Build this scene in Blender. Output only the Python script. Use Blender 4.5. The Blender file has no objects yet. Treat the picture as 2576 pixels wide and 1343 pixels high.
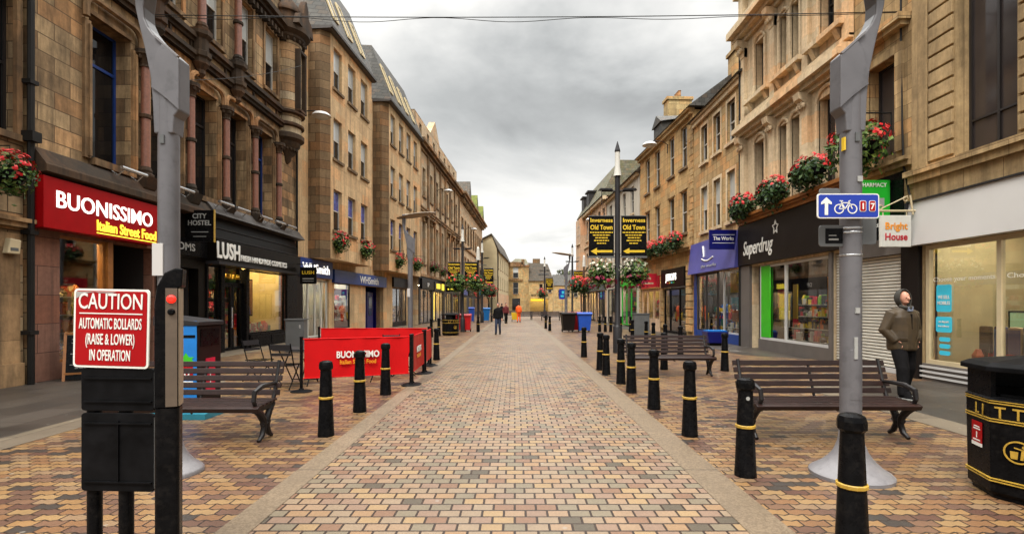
import bpy, bmesh, math, random
from mathutils import Vector, Matrix, Euler
S = bpy.context.scene
COL = S.collection
R = math.radians
PI = math.pi
rnd = random.Random(7)

# ------------------------------------------------------------------ camera
EYE, FOC, HX, HY = 1.6, 1250.0, 1295.0, 766.0     # eye height, focal length and vanishing point measured on the photograph
cd = bpy.data.cameras.new("camera"); cam = bpy.data.objects.new("camera", cd); COL.objects.link(cam)
cam.location = (0, 0, EYE); cam.rotation_euler = (R(90), 0, 0)
cd.sensor_width = 36; cd.lens = 36 * FOC / 2576
cd.shift_x = -(HX - 1288) / 2576; cd.shift_y = (HY - 671.5) / 2576
cd.clip_start = 0.05; cd.clip_end = 2000
S.camera = cam

# ------------------------------------------------------------------ sky, sun, exposure
SUN_EL, SUN_AZ = 58, 205          # veiled sun high behind the camera
w = bpy.data.worlds.new("World"); S.world = w; w.use_nodes = True
nt = w.node_tree; nt.nodes.clear()
def wn(t, **k):
    n = nt.nodes.new(t)
    for a, b in k.items(): setattr(n, a, b)
    return n
def wl(a, b): nt.links.new(a, b)
def wmath(op, a, b=None, c=None, clamp=False):
    n = wn('ShaderNodeMath', operation=op); n.use_clamp = clamp
    for i, x in enumerate((a, b, c)):
        if x is None: continue
        if isinstance(x, (int, float)): n.inputs[i].default_value = x
        else: wl(x, n.inputs[i])
    return n.outputs[0]
out = wn('ShaderNodeOutputWorld'); bg = wn('ShaderNodeBackground'); wl(bg.outputs[0], out.inputs[0])
bg.inputs[1].default_value = 0.1
sky = wn('ShaderNodeTexSky', sky_type='NISHITA', sun_disc=False, sun_elevation=R(SUN_EL), sun_rotation=R(SUN_AZ), dust_density=3, air_density=1.2)
tc = wn('ShaderNodeTexCoord'); sx = wn('ShaderNodeSeparateXYZ'); wl(tc.outputs['Generated'], sx.inputs[0])
zc = wmath('MAXIMUM', sx.outputs[2], 0.0)
den = wmath('ADD', zc, 0.16)
cx = wmath('DIVIDE', sx.outputs[0], den); cy = wmath('DIVIDE', sx.outputs[1], den)
cmb = wn('ShaderNodeCombineXYZ'); wl(cx, cmb.inputs[0]); wl(cy, cmb.inputs[1]); cmb.inputs[2].default_value = 3.3
n1 = wn('ShaderNodeTexNoise'); n1.inputs['Scale'].default_value = 1.15; n1.inputs['Detail'].default_value = 6; n1.inputs['Roughness'].default_value = 0.52; n1.inputs['Distortion'].default_value = 0.5
wl(cmb.outputs[0], n1.inputs['Vector'])
n2 = wn('ShaderNodeTexNoise'); n2.inputs['Scale'].default_value = 3.1; n2.inputs['Detail'].default_value = 5; n2.inputs['Roughness'].default_value = 0.55
wl(cmb.outputs[0], n2.inputs['Vector'])
# one heavier bank of cloud up the street
def bank(px, py, sxx, syy, amp):
    dx = wmath('SUBTRACT', wmath('DIVIDE', sx.outputs[0], wmath('MAXIMUM', sx.outputs[1], 0.05)), (px - HX) / FOC)
    dz = wmath('SUBTRACT', wmath('DIVIDE', sx.outputs[2], wmath('MAXIMUM', sx.outputs[1], 0.05)), (HY - py) / FOC)
    dz = wmath('ADD', dz, wmath('MULTIPLY', wmath('SUBTRACT', n2.outputs[0], 0.5), 0.16))
    dx = wmath('ADD', dx, wmath('MULTIPLY', wmath('SUBTRACT', n1.outputs[0], 0.5), 0.3))
    q = wmath('ADD', wmath('POWER', wmath('ABSOLUTE', wmath('DIVIDE', dx, sxx)), 2.0), wmath('POWER', wmath('ABSOLUTE', wmath('DIVIDE', dz, syy)), 2.0))
    return wmath('MULTIPLY', wmath('EXPONENT', wmath('MULTIPLY', q, -1.0)), amp)
dark = wmath('ADD', bank(1640, 285, 0.36, 0.10, 0.20), bank(1560, 150, 0.5, 0.12, 0.10))
dark = wmath('SUBTRACT', dark, bank(1260, 560, 0.25, 0.16, 0.11))
dark = wmath('SUBTRACT', dark, bank(1080, 10, 0.3, 0.05, 0.11))
base = wmath('ADD', 0.425, wmath('MULTIPLY', wmath('SUBTRACT', n1.outputs[0], 0.5), 0.6))
base = wmath('ADD', base, wmath('MULTIPLY', wmath('SUBTRACT', n2.outputs[0], 0.5), 0.2))
base = wmath('SUBTRACT', base, dark)
base = wmath('MAXIMUM', wmath('MINIMUM', base, 0.53), 0.17)
# sky overhead, out of view, raised beyond a natural overcast to light the facades
over = wmath('ADD', 1.0, wmath('MULTIPLY', wmath('DIVIDE', wmath('SUBTRACT', zc, 0.54), 0.2, clamp=True), 4.2))
lum = wmath('MULTIPLY', wmath('MULTIPLY', base, over), 10.0)
tint = wn('ShaderNodeMix', data_type='RGBA'); tint.inputs[6].default_value = (0.965, 0.985, 0.975, 1); tint.inputs[7].default_value = (1.0, 0.99, 0.955, 1)
wl(wmath('MULTIPLY', wmath('SUBTRACT', base, 0.28), 5.0, clamp=True), tint.inputs[0])
cc = wn('ShaderNodeVectorMath', operation='SCALE'); wl(tint.outputs[2], cc.inputs[0]); wl(lum, cc.inputs['Scale'])
mx = wn('ShaderNodeMix', data_type='RGBA'); mx.inputs[0].default_value = 0.97
wl(sky.outputs[0], mx.inputs[6]); wl(cc.outputs[0], mx.inputs[7]); wl(mx.outputs[2], bg.inputs[0])
sl = bpy.data.lights.new("sun", 'SUN'); sl.energy = 1.5; sl.angle = R(18); sl.color = (1, 0.96, 0.89)
so = bpy.data.objects.new("sun", sl); COL.objects.link(so)
a, e = R(SUN_AZ), R(SUN_EL)
so.rotation_euler = Vector((math.sin(a) * math.cos(e), math.cos(a) * math.cos(e), math.sin(e))).to_track_quat('Z', 'Y').to_euler()
so.location = (0, -20, 30)
S.view_settings.view_transform = 'Standard'; S.view_settings.look = 'None'; S.view_settings.gamma = 1
S.view_settings.exposure = 1.06
S.render.engine = 'CYCLES'
S.cycles.use_denoising = True
S.cycles.max_bounces = 6; S.cycles.diffuse_bounces = 1; S.cycles.transparent_max_bounces = 12; S.cycles.caustics_reflective = False; S.cycles.caustics_refractive = False
S.cycles.sample_clamp_indirect = 4

# ------------------------------------------------------------------ materials
MATS = {}
def newmat(name):
    m = bpy.data.materials.new(name); m.use_nodes = True
    m.node_tree.nodes.clear()
    return m, m.node_tree
class NT:
    def __init__(s, t): s.t = t
    def n(s, ty, **k):
        x = s.t.nodes.new(ty)
        for a, b in k.items(): setattr(x, a, b)
        return x
    def l(s, a, b): s.t.links.new(a, b)
    def put(s, x, sock):
        if isinstance(x, (int, float)): sock.default_value = x
        elif isinstance(x, (tuple, list)): sock.default_value = x if len(x) == len(sock.default_value) else (*x, 1)
        else: s.l(x, sock)
    def math(s, op, a, b=0.0, clamp=False):
        x = s.n('ShaderNodeMath', operation=op); x.use_clamp = clamp
        s.put(a, x.inputs[0]); s.put(b, x.inputs[1]); return x.outputs[0]
    def mix(s, f, a, b, blend='MIX'):
        x = s.n('ShaderNodeMix', data_type='RGBA', blend_type=blend)
        s.put(f, x.inputs[0]); s.put(a, x.inputs[6]); s.put(b, x.inputs[7]); return x.outputs[2]
    def noise(s, vec, scale, detail=4, rough=0.55):
        x = s.n('ShaderNodeTexNoise'); x.inputs['Scale'].default_value = scale; x.inputs['Detail'].default_value = detail; x.inputs['Roughness'].default_value = rough
        if vec is not None: s.l(vec, x.inputs['Vector'])
        return x.outputs[0]
    def ramp(s, f, stops, interp='LINEAR'):
        x = s.n('ShaderNodeValToRGB'); x.color_ramp.interpolation = interp
        cr = x.color_ramp
        while len(cr.elements) < len(stops): cr.elements.new(0.5)
        for e, (p, c) in zip(cr.elements, stops):
            e.position = p; e.color = (*c, 1) if len(c) == 3 else c
        s.put(f, x.inputs[0]); return x.outputs[0]
    def bsdf(s, col, rough=0.6, metal=0.0, spec=0.5, bump=None, bstr=0.3, bdist=0.01, emit=None, estr=0, coat=0):
        b = s.n('ShaderNodeBsdfPrincipled'); o = s.n('ShaderNodeOutputMaterial')
        s.put(col, b.inputs['Base Color']); s.put(rough, b.inputs['Roughness']); s.put(metal, b.inputs['Metallic'])
        s.put(spec, b.inputs['Specular IOR Level'])
        if coat: b.inputs['Coat Weight'].default_value = coat; b.inputs['Coat Roughness'].default_value = 0.05
        if emit is not None: s.put(emit, b.inputs['Emission Color']); b.inputs['Emission Strength'].default_value = estr
        if bump is not None:
            q = s.n('ShaderNodeBump'); q.inputs['Strength'].default_value = bstr; q.inputs['Distance'].default_value = bdist
            s.l(bump, q.inputs['Height']); s.l(q.outputs[0], b.inputs['Normal'])
        s.l(b.outputs[0], o.inputs[0]); return b
def H(r, g, b, k=1.0):            # sRGB 0-255 -> linear, scaled
    f = lambda c: (c / 255 / 12.92 if c <= 10 else ((c / 255 + 0.055) / 1.055) ** 2.4) * k
    return (f(r), f(g), f(b))

def plain(name, col, rough=0.5, metal=0.0, spec=0.5, var=0.15, vs=3.0, bump=0.0, bs=40.0, dirt=0.0, coat=0.0, dust=0.0):
    if name in MATS: return MATS[name]
    m, t = newmat(name); k = NT(t)
    o = k.n('ShaderNodeTexCoord').outputs['Object']
    nz = k.noise(o, vs, 5)
    lo = tuple(c * (1 - var) for c in col); hi = tuple(min(1, c * (1 + var)) for c in col)
    c = k.ramp(nz, [(0.3, lo), (0.7, hi)])
    r = k.math('ADD', rough - 0.08, k.math('MULTIPLY', k.noise(o, vs * 4, 3), 0.16))
    if dirt:
        d = k.ramp(k.noise(o, vs * 2.3, 7, 0.7), [(0.52, (0, 0, 0)), (0.72, (1, 1, 1))])
        c = k.mix(k.math('MULTIPLY', d, dirt), c, tuple(x * 0.35 + 0.01 for x in col))
    if dust:
        dm = k.ramp(k.noise(o, vs * 3, 8, .75), [(.5, (0, 0, 0)), (.72, (1, 1, 1))])
        c = k.mix(k.math('MULTIPLY', dm, dust), c, (.05, .042, .034)); r = k.math('ADD', r, k.math('MULTIPLY', dm, .3))
    k.bsdf(c, r, metal, spec, k.noise(o, bs, 3) if bump else None, bump, 0.01, coat=coat)
    MATS[name] = m; return m
def glow(name, col, strength, base=(0.8, 0.8, 0.8)):
    if name in MATS: return MATS[name]
    m, t = newmat(name); k = NT(t); k.bsdf(base, 0.5, emit=col, estr=strength); MATS[name] = m; return m
def ashlar(name, c1, c2, mortar, bw, bh, stain=0.5, staincol=(0.06, 0.045, 0.03), rough=0.85, mort=0.012, bump=0.5, patch=0.0, patchcol=(0.5, 0.4, 0.28), off=0.5, rock=0.0):
    """coursed dressed stone: blocks of slightly different tone, soot and run-off stains"""
    def lift(c, g=1.66, d=0.2):
        l = sum(c) / 3; return tuple(min(.72, (x * (1 - d) + l * d) * g * t_) for x, t_ in zip(c, (.99, 1.005, .95)))
    c1, c2, mortar, patchcol = lift(c1), lift(c2), lift(mortar, 1.7), lift(patchcol)
    if name in MATS: return MATS[name]
    m, t = newmat(name); k = NT(t)
    o = k.n('ShaderNodeTexCoord').outputs['Object']
    sp = k.n('ShaderNodeSeparateXYZ'); k.l(o, sp.inputs[0])
    u = k.math('ADD', sp.outputs[0], sp.outputs[1])
    cb = k.n('ShaderNodeCombineXYZ'); k.l(u, cb.inputs[0]); k.l(sp.outputs[2], cb.inputs[1])
    br = k.n('ShaderNodeTexBrick'); k.l(cb.outputs[0], br.inputs['Vector']); br.offset = off
    br.inputs['Scale'].default_value = 1; br.inputs['Brick Width'].default_value = bw; br.inputs['Row Height'].default_value = bh
    br.inputs['Mortar Size'].default_value = mort; br.inputs['Mortar Smooth'].default_value = 0.3; br.inputs['Bias'].default_value = 0
    br.inputs['Color1'].default_value = (0, 0, 0, 1); br.inputs['Color2'].default_value = (1, 1, 1, 1); br.inputs['Mortar'].default_value = (0.5, 0.5, 0.5, 1)
    mid = tuple((a + b) / 2 for a, b in zip(c1, c2))
    warm = (c1[0] * 1.1, c1[1] * 0.86, c1[2] * 0.7)
    tone = k.ramp(br.outputs['Color'], [(0.05, c1), (0.35, mid), (0.6, c2), (0.8, warm), (1.0, c1)])
    if patch:
        tone = k.mix(k.ramp(br.outputs['Color'], [(1 - patch, (0, 0, 0)), (1 - patch + 0.01, (1, 1, 1))], 'CONSTANT'), tone, patchcol)
    fine = k.noise(o, 9, 6, 0.7)
    tone = k.mix(0.55, tone, k.mix(1.0, tone, k.ramp(fine, [(0.25, (0.5, 0.47, 0.42)), (0.75, (1.35, 1.3, 1.25))]), 'MULTIPLY'))
    mp = k.n('ShaderNodeMapping'); mp.inputs['Scale'].default_value = (1.6, 1.6, 0.28); k.l(o, mp.inputs[0])
    st = k.noise(mp.outputs[0], 1.3, 8, 0.68)
    bl = k.noise(o, 0.55, 5, 0.6)
    sm = k.math('MULTIPLY', k.ramp(k.math('ADD', k.math('MULTIPLY', st, 0.65), k.math('MULTIPLY', bl, 0.35)), [(0.42, (0, 0, 0)), (0.60, (1, 1, 1))]), stain)
    tone = k.mix(sm, tone, staincol)
    mp2 = k.n('ShaderNodeMapping'); mp2.inputs['Scale'].default_value = (5, 5, .16); k.l(o, mp2.inputs[0])
    run = k.ramp(k.math('ADD', k.math('MULTIPLY', k.noise(mp2.outputs[0], 1.0, 5, .6), .7), k.math('MULTIPLY', k.noise(o, .8, 3), .3)), [(.5, (0, 0, 0)), (.64, (1, 1, 1))])
    tone = k.mix(k.math('MULTIPLY', run, .25 + stain * .45), tone, tuple(x * .8 for x in staincol))
    tone = k.mix(br.outputs['Fac'], tone, mortar)
    h = k.math('SUBTRACT', k.math('MULTIPLY', fine, 0.35 + rock), k.math('MULTIPLY', br.outputs['Fac'], 1.0))
    if rock: h = k.math('ADD', h, k.math('MULTIPLY', k.noise(o, 3.5, 4), rock * 2))
    k.bsdf(tone, rough, spec=0.25, bump=h, bstr=bump, bdist=0.02)
    MATS[name] = m; return m
def slate(name, c1, c2, bw=0.3, bh=0.22, moss=0.0):
    return ashlar(name, c1, c2, tuple(x * 0.4 for x in c1), bw, bh, 0.35, (0.05, 0.05, 0.035) if not moss else (0.12, 0.13, 0.02), 0.55, 0.012, 0.8)
def paving(name, bw, bh, stops, joint, jw, wave=0.0, rough=0.42, bump=0.5, off=0.5, wet=0.5, rot=0, dirtk=0.5, spec=0.5):
    if name in MATS: return MATS[name]
    m, t = newmat(name); k = NT(t)
    o = k.n('ShaderNodeTexCoord').outputs['Object']
    sp = k.n('ShaderNodeSeparateXYZ'); k.l(o, sp.inputs[0])
    u, v = sp.outputs[0], sp.outputs[1]
    if rot: u, v = v, u
    if wave:
        tri = k.math('PINGPONG', u, bw / 4)
        v = k.math('ADD', v, k.math('MULTIPLY', tri, wave))
    cb = k.n('ShaderNodeCombineXYZ'); k.l(u, cb.inputs[0]); k.l(v, cb.inputs[1])
    br = k.n('ShaderNodeTexBrick'); k.l(cb.outputs[0], br.inputs['Vector']); br.offset = off
    br.inputs['Scale'].default_value = 1; br.inputs['Brick Width'].default_value = bw; br.inputs['Row Height'].default_value = bh
    br.inputs['Mortar Size'].default_value = jw; br.inputs['Mortar Smooth'].default_value = 0.25; br.inputs['Bias'].default_value = 0
    br.inputs['Color1'].default_value = (0, 0, 0, 1); br.inputs['Color2'].default_value = (1, 1, 1, 1); br.inputs['Mortar'].default_value = (0.5, 0.5, 0.5, 1)
    c = k.ramp(br.outputs['Color'], stops, 'CONSTANT')
    fine = k.noise(o, 60, 4, 0.7)
    c = k.mix(0.5, c, k.mix(1.0, c, k.ramp(fine, [(0.2, (0.55, 0.55, 0.55)), (0.8, (1.35, 1.35, 1.35))]), 'MULTIPLY'))
    big = k.noise(o, 0.45, 6, 0.65)
    spots = k.noise(o, 2.6, 6, 0.7)
    c = k.mix(k.math('MULTIPLY', k.ramp(k.math('ADD', k.math('MULTIPLY', big, 0.6), k.math('MULTIPLY', spots, 0.4)), [(0.45, (0, 0, 0)), (0.68, (1, 1, 1))]), dirtk), c, k.mix(0.72, c, (0.035, 0.025, 0.02)))
    c = k.mix(1.0, c, k.ramp(k.noise(o, 0.23, 4, .6), [(.3, (.72, .70, .68)), (.7, (1.08, 1.07, 1.06))]), 'MULTIPLY')
    c = k.mix(br.outputs['Fac'], c, joint)
    # small white gum and lichen dots
    vo = k.n('ShaderNodeTexVoronoi'); vo.inputs['Scale'].default_value = 3.1; k.l(o, vo.inputs['Vector'])
    dots = k.ramp(vo.outputs['Distance'], [(0.0, (1, 1, 1)), (0.045, (1, 1, 1)), (0.06, (0, 0, 0))])
    c = k.mix(k.math('MULTIPLY', dots, 0.5), c, (0.26, 0.24, 0.21))
    r = k.math('SUBTRACT', rough + 0.1, k.math('MULTIPLY', k.ramp(big, [(0.4, (0, 0, 0)), (0.65, (1, 1, 1))]), 0.22 * wet))
    hgt = k.math('SUBTRACT', k.math('MULTIPLY', fine, 0.25), k.math('MULTIPLY', br.outputs['Fac'], 1.0))
    k.bsdf(c, r, spec=spec, bump=hgt, bstr=bump, bdist=0.008)
    MATS[name] = m; return m
def speckle(name, col, dark, rough=0.5, slab=0):
    if name in MATS: return MATS[name]
    m, t = newmat(name); k = NT(t)
    o = k.n('ShaderNodeTexCoord').outputs['Object']
    c = k.mix(k.ramp(k.noise(o, 45, 3, 0.8), [(0.42, (1, 1, 1)), (0.58, (0, 0, 0))]), col, dark)
    c = k.mix(k.ramp(k.noise(o, 0.8, 6, 0.7), [(0.4, (0, 0, 0)), (0.75, (0.7, 0.7, 0.7))]), c, tuple(x * 0.5 for x in col))
    if slab:
        sp = k.n('ShaderNodeSeparateXYZ'); k.l(o, sp.inputs[0])
        q = k.math('PINGPONG', sp.outputs[1], slab)
        c = k.mix(k.math('LESS_THAN', q, 0.008), c, tuple(x * 0.25 for x in col))
    k.bsdf(c, rough, spec=0.5, bump=k.noise(o, 120, 2), bstr=0.25, bdist=0.004)
    MATS[name] = m; return m
def goods(name, stops, emit=0.0, rough=0.5):
    """a heap of small different things: every loose piece takes its own colour"""
    if name in MATS: return MATS[name]
    m, t = newmat(name); k = NT(t)
    g = k.n('ShaderNodeNewGeometry')
    c = k.ramp(g.outputs['Random Per Island'], stops, 'CONSTANT')
    k.bsdf(c, rough); MATS[name] = m; return m
def leafmat(name, c1, c2, c3):
    if name in MATS: return MATS[name]
    m, t = newmat(name); k = NT(t)
    g = k.n('ShaderNodeNewGeometry')
    c = k.ramp(g.outputs['Random Per Island'], [(0.0, c1), (0.5, c2), (1.0, c3)])
    b = k.bsdf(c, 0.5, spec=0.3)
    b.inputs['Subsurface Weight'].default_value = 0.0
    MATS[name] = m; return m
def glass(name, tint=(0.86, 0.88, 0.86), refl=0.17):
    if name in MATS: return MATS[name]
    m, t = newmat(name); k = NT(t)
    tr = k.n('ShaderNodeBsdfTransparent'); tr.inputs[0].default_value = (*tint, 1)
    gl = k.n('ShaderNodeBsdfGlossy'); gl.inputs['Roughness'].default_value = 0.02; gl.inputs[0].default_value = (0.95, 0.97, 1, 1)
    fr = k.n('ShaderNodeFresnel'); fr.inputs[0].default_value = 1.5
    ms = k.n('ShaderNodeMixShader'); k.l(k.math('ADD', fr.outputs[0], refl - 0.04, clamp=True), ms.inputs[0])
    k.l(tr.outputs[0], ms.inputs[1]); k.l(gl.outputs[0], ms.inputs[2])
    o = k.n('ShaderNodeOutputMaterial'); k.l(ms.outputs[0], o.inputs[0]); MATS[name] = m; return m

def lin(*c): return c
M = {}
M['road'] = paving('road setts', 0.166, 0.117, [(0, H(202, 168, 134, 0.452)), (.18, H(189, 155, 130, 0.434)), (.33, H(210, 175, 128, 0.452)), (.43, H(174, 158, 131, 0.424)), (.58, H(195, 169, 139, 0.452)), (.76, H(180, 138, 109, 0.424)), (.87, H(203, 163, 121, 0.452)), (.955, H(123, 111, 92, 0.416))], H(74, 49, 31, 0.307), 0.0095, rough=0.37, bump=0.55, dirtk=0.42)
M['pave'] = paving('pavement blocks', 0.2, 0.1, [(0, H(204, 158, 104, 0.416)), (.22, H(186, 137, 94, 0.397)), (.38, H(151, 112, 91, 0.379)), (.5, H(209, 169, 116, 0.416)), (.66, H(170, 128, 99, 0.379)), (.77, H(196, 160, 122, 0.397)), (.87, H(94, 85, 78, 0.379)), (.94, H(138, 97, 80, 0.379))], H(55, 36, 25, 0.361), 0.0075, wave=0.42, rough=0.36, dirtk=0.6)
M['strip'] = speckle('granite channel', H(180, 156, 126, 0.464), H(142, 120, 94, 0.430), slab=1.2)
M['slab'] = paving('dark flagstones', 0.9, 0.6, [(0, H(92, 82, 72, 0.430)), (.4, H(104, 94, 84, 0.430)), (.75, H(82, 74, 66, 0.430))], H(40, 34, 30, 0.516), 0.008, rough=0.42, bump=0.25, rot=1, dirtk=0.6)
M['slabpale'] = paving('pale flagstones', 1.0, 0.5, [(0, H(158, 142, 118, 0.447)), (.4, H(150, 134, 112, 0.447)), (.75, H(166, 150, 126, 0.430))], H(80, 66, 52, 0.516), 0.008, rough=0.5, bump=0.25, rot=1, dirtk=0.5)
M['black'] = plain('black paint', (0.004, 0.004, 0.0045), 0.28, spec=0.07, var=0.4, vs=6, dust=0.2)
M['blackrough'] = plain('black weathered paint', (0.005, 0.005, 0.0055), 0.5, spec=0.06, var=0.5, vs=9)
M['gold'] = plain('gold paint', H(200, 160, 60, .7), 0.4, var=0.2, vs=20)
M['grey'] = plain('grey column paint', H(142, 140, 144, .44), 0.42, metal=0.1, var=0.14, vs=3, dirt=0.5)
M['greybase'] = plain('brushed grey metal', H(164, 160, 162, .48), 0.45, metal=0.1, var=0.14, vs=8, dirt=0.4)
M['beige'] = plain('canopy beige', H(170, 150, 125, .6), 0.5, var=0.1)
M['darkgrey'] = plain('dark grey metal', H(54, 52, 54, .55), 0.45, spec=0.25, var=0.15)
M['midgrey'] = plain('mid grey metal', H(110, 112, 112, .6), 0.45, var=0.12, dirt=0.3)
M['white'] = plain('white paint', H(225, 222, 212, .75), 0.5, var=0.06, dirt=0.12)
M['cream'] = plain('cream frame', H(225, 205, 165, .7), 0.5, var=0.08, dirt=0.1)
M['timber'] = plain('brown bench timber', H(54, 33, 28, .5), 0.42, spec=0.3, var=0.35, vs=10, bump=0.15, bs=30)
M['iron'] = plain('cast iron', (0.012, 0.010, 0.010), 0.4, spec=0.3, var=0.3, vs=10)
M['signred'] = plain('sign red', H(190, 6, 16, .62), 0.45, spec=0.2, var=0.08, vs=4)
M['signredpale'] = plain('pale red cloth', H(212, 60, 50, .7), 0.7, spec=0.2, var=0.08, vs=4)
M['banner'] = plain('red banner cloth', H(222, 8, 14, .72), 0.7, spec=0.2, var=0.1, vs=2.5, bump=0.2, bs=6)
M['letterwhite'] = plain('white lettering', H(240, 238, 230, .85), 0.5, var=0.03)
M['letteryellow'] = plain('yellow lettering', H(236, 196, 40, .8), 0.5, var=0.05)
M['letterdim'] = plain('grey lettering', H(190, 190, 185, .6), 0.5, var=0.05)
M['lit white'] = glow('lit white letters', (1, 0.95, 0.84), 0.75)
M['lit yellow'] = glow('lit yellow letters', (1, 0.78, 0.05), 0.6, (0.8, 0.6, 0.05))
M['signblue'] = plain('sign blue', H(16, 52, 160, .9), 0.35, var=0.06)
M['shopblue'] = plain('shop blue', H(24, 62, 138, .8), 0.4, var=0.12, vs=1)
M['navy'] = plain('navy panel', H(8, 14, 110, .6), 0.35, var=0.12)
M['lavender'] = plain('lavender panel', H(98, 98, 182, .62), 0.4, var=0.16, vs=1.2)
M['green'] = plain('sign green', H(36, 176, 46, .9), 0.4, var=0.08)
M['brightgreen'] = plain('bright green panel', H(64, 190, 30, .8), 0.4, var=0.12)
M['skyblue'] = plain('cyan blue panel', H(20, 120, 200, .85), 0.4, var=0.12)
M['cyan'] = plain('cyan poster', H(60, 196, 225, .95), 0.5, var=0.12)
M['fascia dark'] = plain('dark brown fascia', H(40, 34, 32, .55), 0.4, spec=0.15, var=0.2, vs=1.5)
M['fascia black'] = plain('black fascia', H(24, 20, 16, .6), 0.4, spec=0.12, var=0.3, vs=2)
M['fascia pale'] = plain('pale grey fascia', H(214, 211, 207, .74), 0.35, var=0.05, vs=1)
M['shutter'] = plain('cream shutter', H(226, 220, 206, .8), 0.45, var=0.06)
M['riser'] = plain('grey stall riser', H(120, 112, 106, .6), 0.5, var=0.1)
M['pipe'] = plain('black iron pipe', (0.012, 0.011, 0.01), 0.5, spec=0.2, var=0.3)
M['lead'] = plain('weathered lead', H(86, 78, 72, .5), 0.5, var=0.3, vs=5, dirt=0.5)
M['silver'] = plain('silver fitting', H(200, 200, 200, .8), 0.25, metal=0.8, var=0.1)
M['glassdark'] = plain('dark window glass', (0.006, 0.006, 0.007), 0.06, spec=0.55, var=0.5, vs=1.3)
M['glassgrey'] = plain('smoked window glass', H(70, 62, 60, .7), 0.08, spec=0.6, var=0.15, vs=1)
M['blind'] = plain('blind behind glass', H(205, 208, 205, .8), 0.15, var=0.12, vs=1.5, coat=0.5)
M['blindblue'] = plain('blue film behind glass', H(80, 92, 170, .8), 0.15, var=0.5, vs=6, coat=0.5)
M['glass'] = glass('shop glass')
M['sashwhite'] = plain('white sash', H(215, 210, 200, .7), 0.5, var=0.08)
M['sashdark'] = plain('dark frame', H(40, 34, 32, .7), 0.5, var=0.2)
M['sashblue'] = plain('blue frame', H(28, 62, 132, .8), 0.45, var=0.2)
M['pink'] = plain('pink granite', H(168, 112, 90, .6), 0.4, var=0.2, vs=14, dirt=0.35)
# stones
M['s_soot'] = ashlar('sooty sandstone', H(202, 166, 118, .62), H(150, 114, 76, .54), H(112, 86, 60, .45), 0.75, 0.36, 0.78, (0.034, 0.026, 0.017), bump=0.6, rock=0.3)
M['s_mid'] = ashlar('weathered sandstone', H(200, 168, 126, .6), H(170, 138, 98, .58), H(90, 68, 48, .5), 0.7, 0.34, 0.55, (0.06, 0.042, 0.026), patch=0.12, patchcol=H(214, 188, 152, .62), bump=0.5)
M['s_trim'] = ashlar('carved sandstone trim', H(190, 146, 96, .6), H(150, 112, 72, .56), H(90, 66, 44, .5), 1.4, 0.9, 0.8, (0.035, 0.027, 0.018), mort=0.004, bump=0.3)
M['s_trimdark'] = ashlar('blackened trim', H(96, 72, 50, .5), H(70, 54, 40, .5), H(40, 30, 22, .5), 1.4, 0.9, 0.75, (0.022, 0.018, 0.014), mort=0.004, bump=0.35)
M['s_new'] = ashlar('smooth buff stone', H(226, 186, 134, .62), H(218, 176, 124, .62), H(200, 160, 112, .5), 1.1, 0.55, 0.5, (0.19, 0.13, 0.075), mort=0.006, bump=0.25)
M['s_chamfer'] = ashlar('brown quoin stone', H(156, 124, 86, .52), H(122, 96, 66, .5), H(84, 64, 44, .4), 0.5, 0.42, 0.4, (0.07, 0.05, 0.03), mort=0.012)
M['s_pale'] = ashlar('pale pink stone', H(218, 190, 154, .6), H(204, 172, 136, .58), H(160, 132, 102, .5), 0.9, 0.4, 0.45, (0.12, 0.085, 0.055), mort=0.006, bump=0.3)
M['s_cream'] = ashlar('cream painted stone', H(226, 198, 160, .62), H(218, 188, 150, .6), H(190, 160, 124, .55), 1.6, 0.8, 0.3, (0.16, 0.11, 0.07), mort=0.003, bump=0.2)
M['s_gold'] = ashlar('golden sandstone', H(208, 170, 112, .6), H(184, 146, 92, .58), H(140, 108, 70, .42), 0.62, 0.3, 0.4, (0.12, 0.075, 0.03), mort=0.008)
M['s_gold2'] = ashlar('honey sandstone', H(210, 168, 104, .6), H(190, 148, 88, .58), H(140, 106, 64, .42), 0.8, 0.34, 0.35, (0.13, 0.08, 0.035), mort=0.008)
M['s_yellow'] = ashlar('yellow rusticated stone', H(210, 174, 118, .6), H(180, 144, 92, .56), H(120, 90, 56, .42), 0.7, 0.32, 0.6, (0.09, 0.06, 0.03), mort=0.006)
M['s_rust'] = ashlar('banded yellow stone', H(206, 170, 116, .58), H(178, 142, 92, .55), H(110, 80, 50, .42), 0.8, 10, 0.65, (0.07, 0.048, 0.026), mort=0.006)
M['s_red'] = ashlar('red sandstone pier', H(150, 100, 80, .55), H(136, 88, 72, .52), H(80, 50, 42, .5), 2.0, 0.6, 0.45, (0.05, 0.03, 0.025), mort=0.008)
M['render'] = plain('white render', H(214, 204, 186, .7), 0.8, var=0.08, vs=1.5, dirt=0.2)
M['s_peach'] = ashlar('peach render', H(218, 178, 144, .62), H(208, 168, 134, .6), H(180, 142, 110, .5), 1.6, 0.9, 0.3, (0.14, 0.09, 0.06), mort=0.004)
M['s_far'] = ashlar('far sandstone', H(212, 182, 122, .6), H(190, 158, 100, .58), H(130, 102, 66, .45), 0.7, 0.35, 0.3, (0.1, 0.07, 0.04), mort=0.01)
M['s_palegreen'] = plain('pale green render', H(224, 206, 164, .66), 0.85, var=0.1, vs=0.7, dirt=0.2)
M['slate'] = slate('blue slate', H(92, 88, 86, .5), H(64, 62, 62, .5))
M['slategrey'] = slate('grey slate', H(124, 118, 102, .5), H(92, 88, 76, .5), moss=1)
M['slatebrown'] = slate('brown slate', H(104, 92, 80, .5), H(84, 74, 64, .5))
M['moss'] = plain('mossy slate', H(120, 128, 40, .6), 0.8, var=0.4, vs=2)
M['skylight'] = plain('skylight frame', H(235, 215, 170, .8), 0.3, var=0.1)
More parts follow.
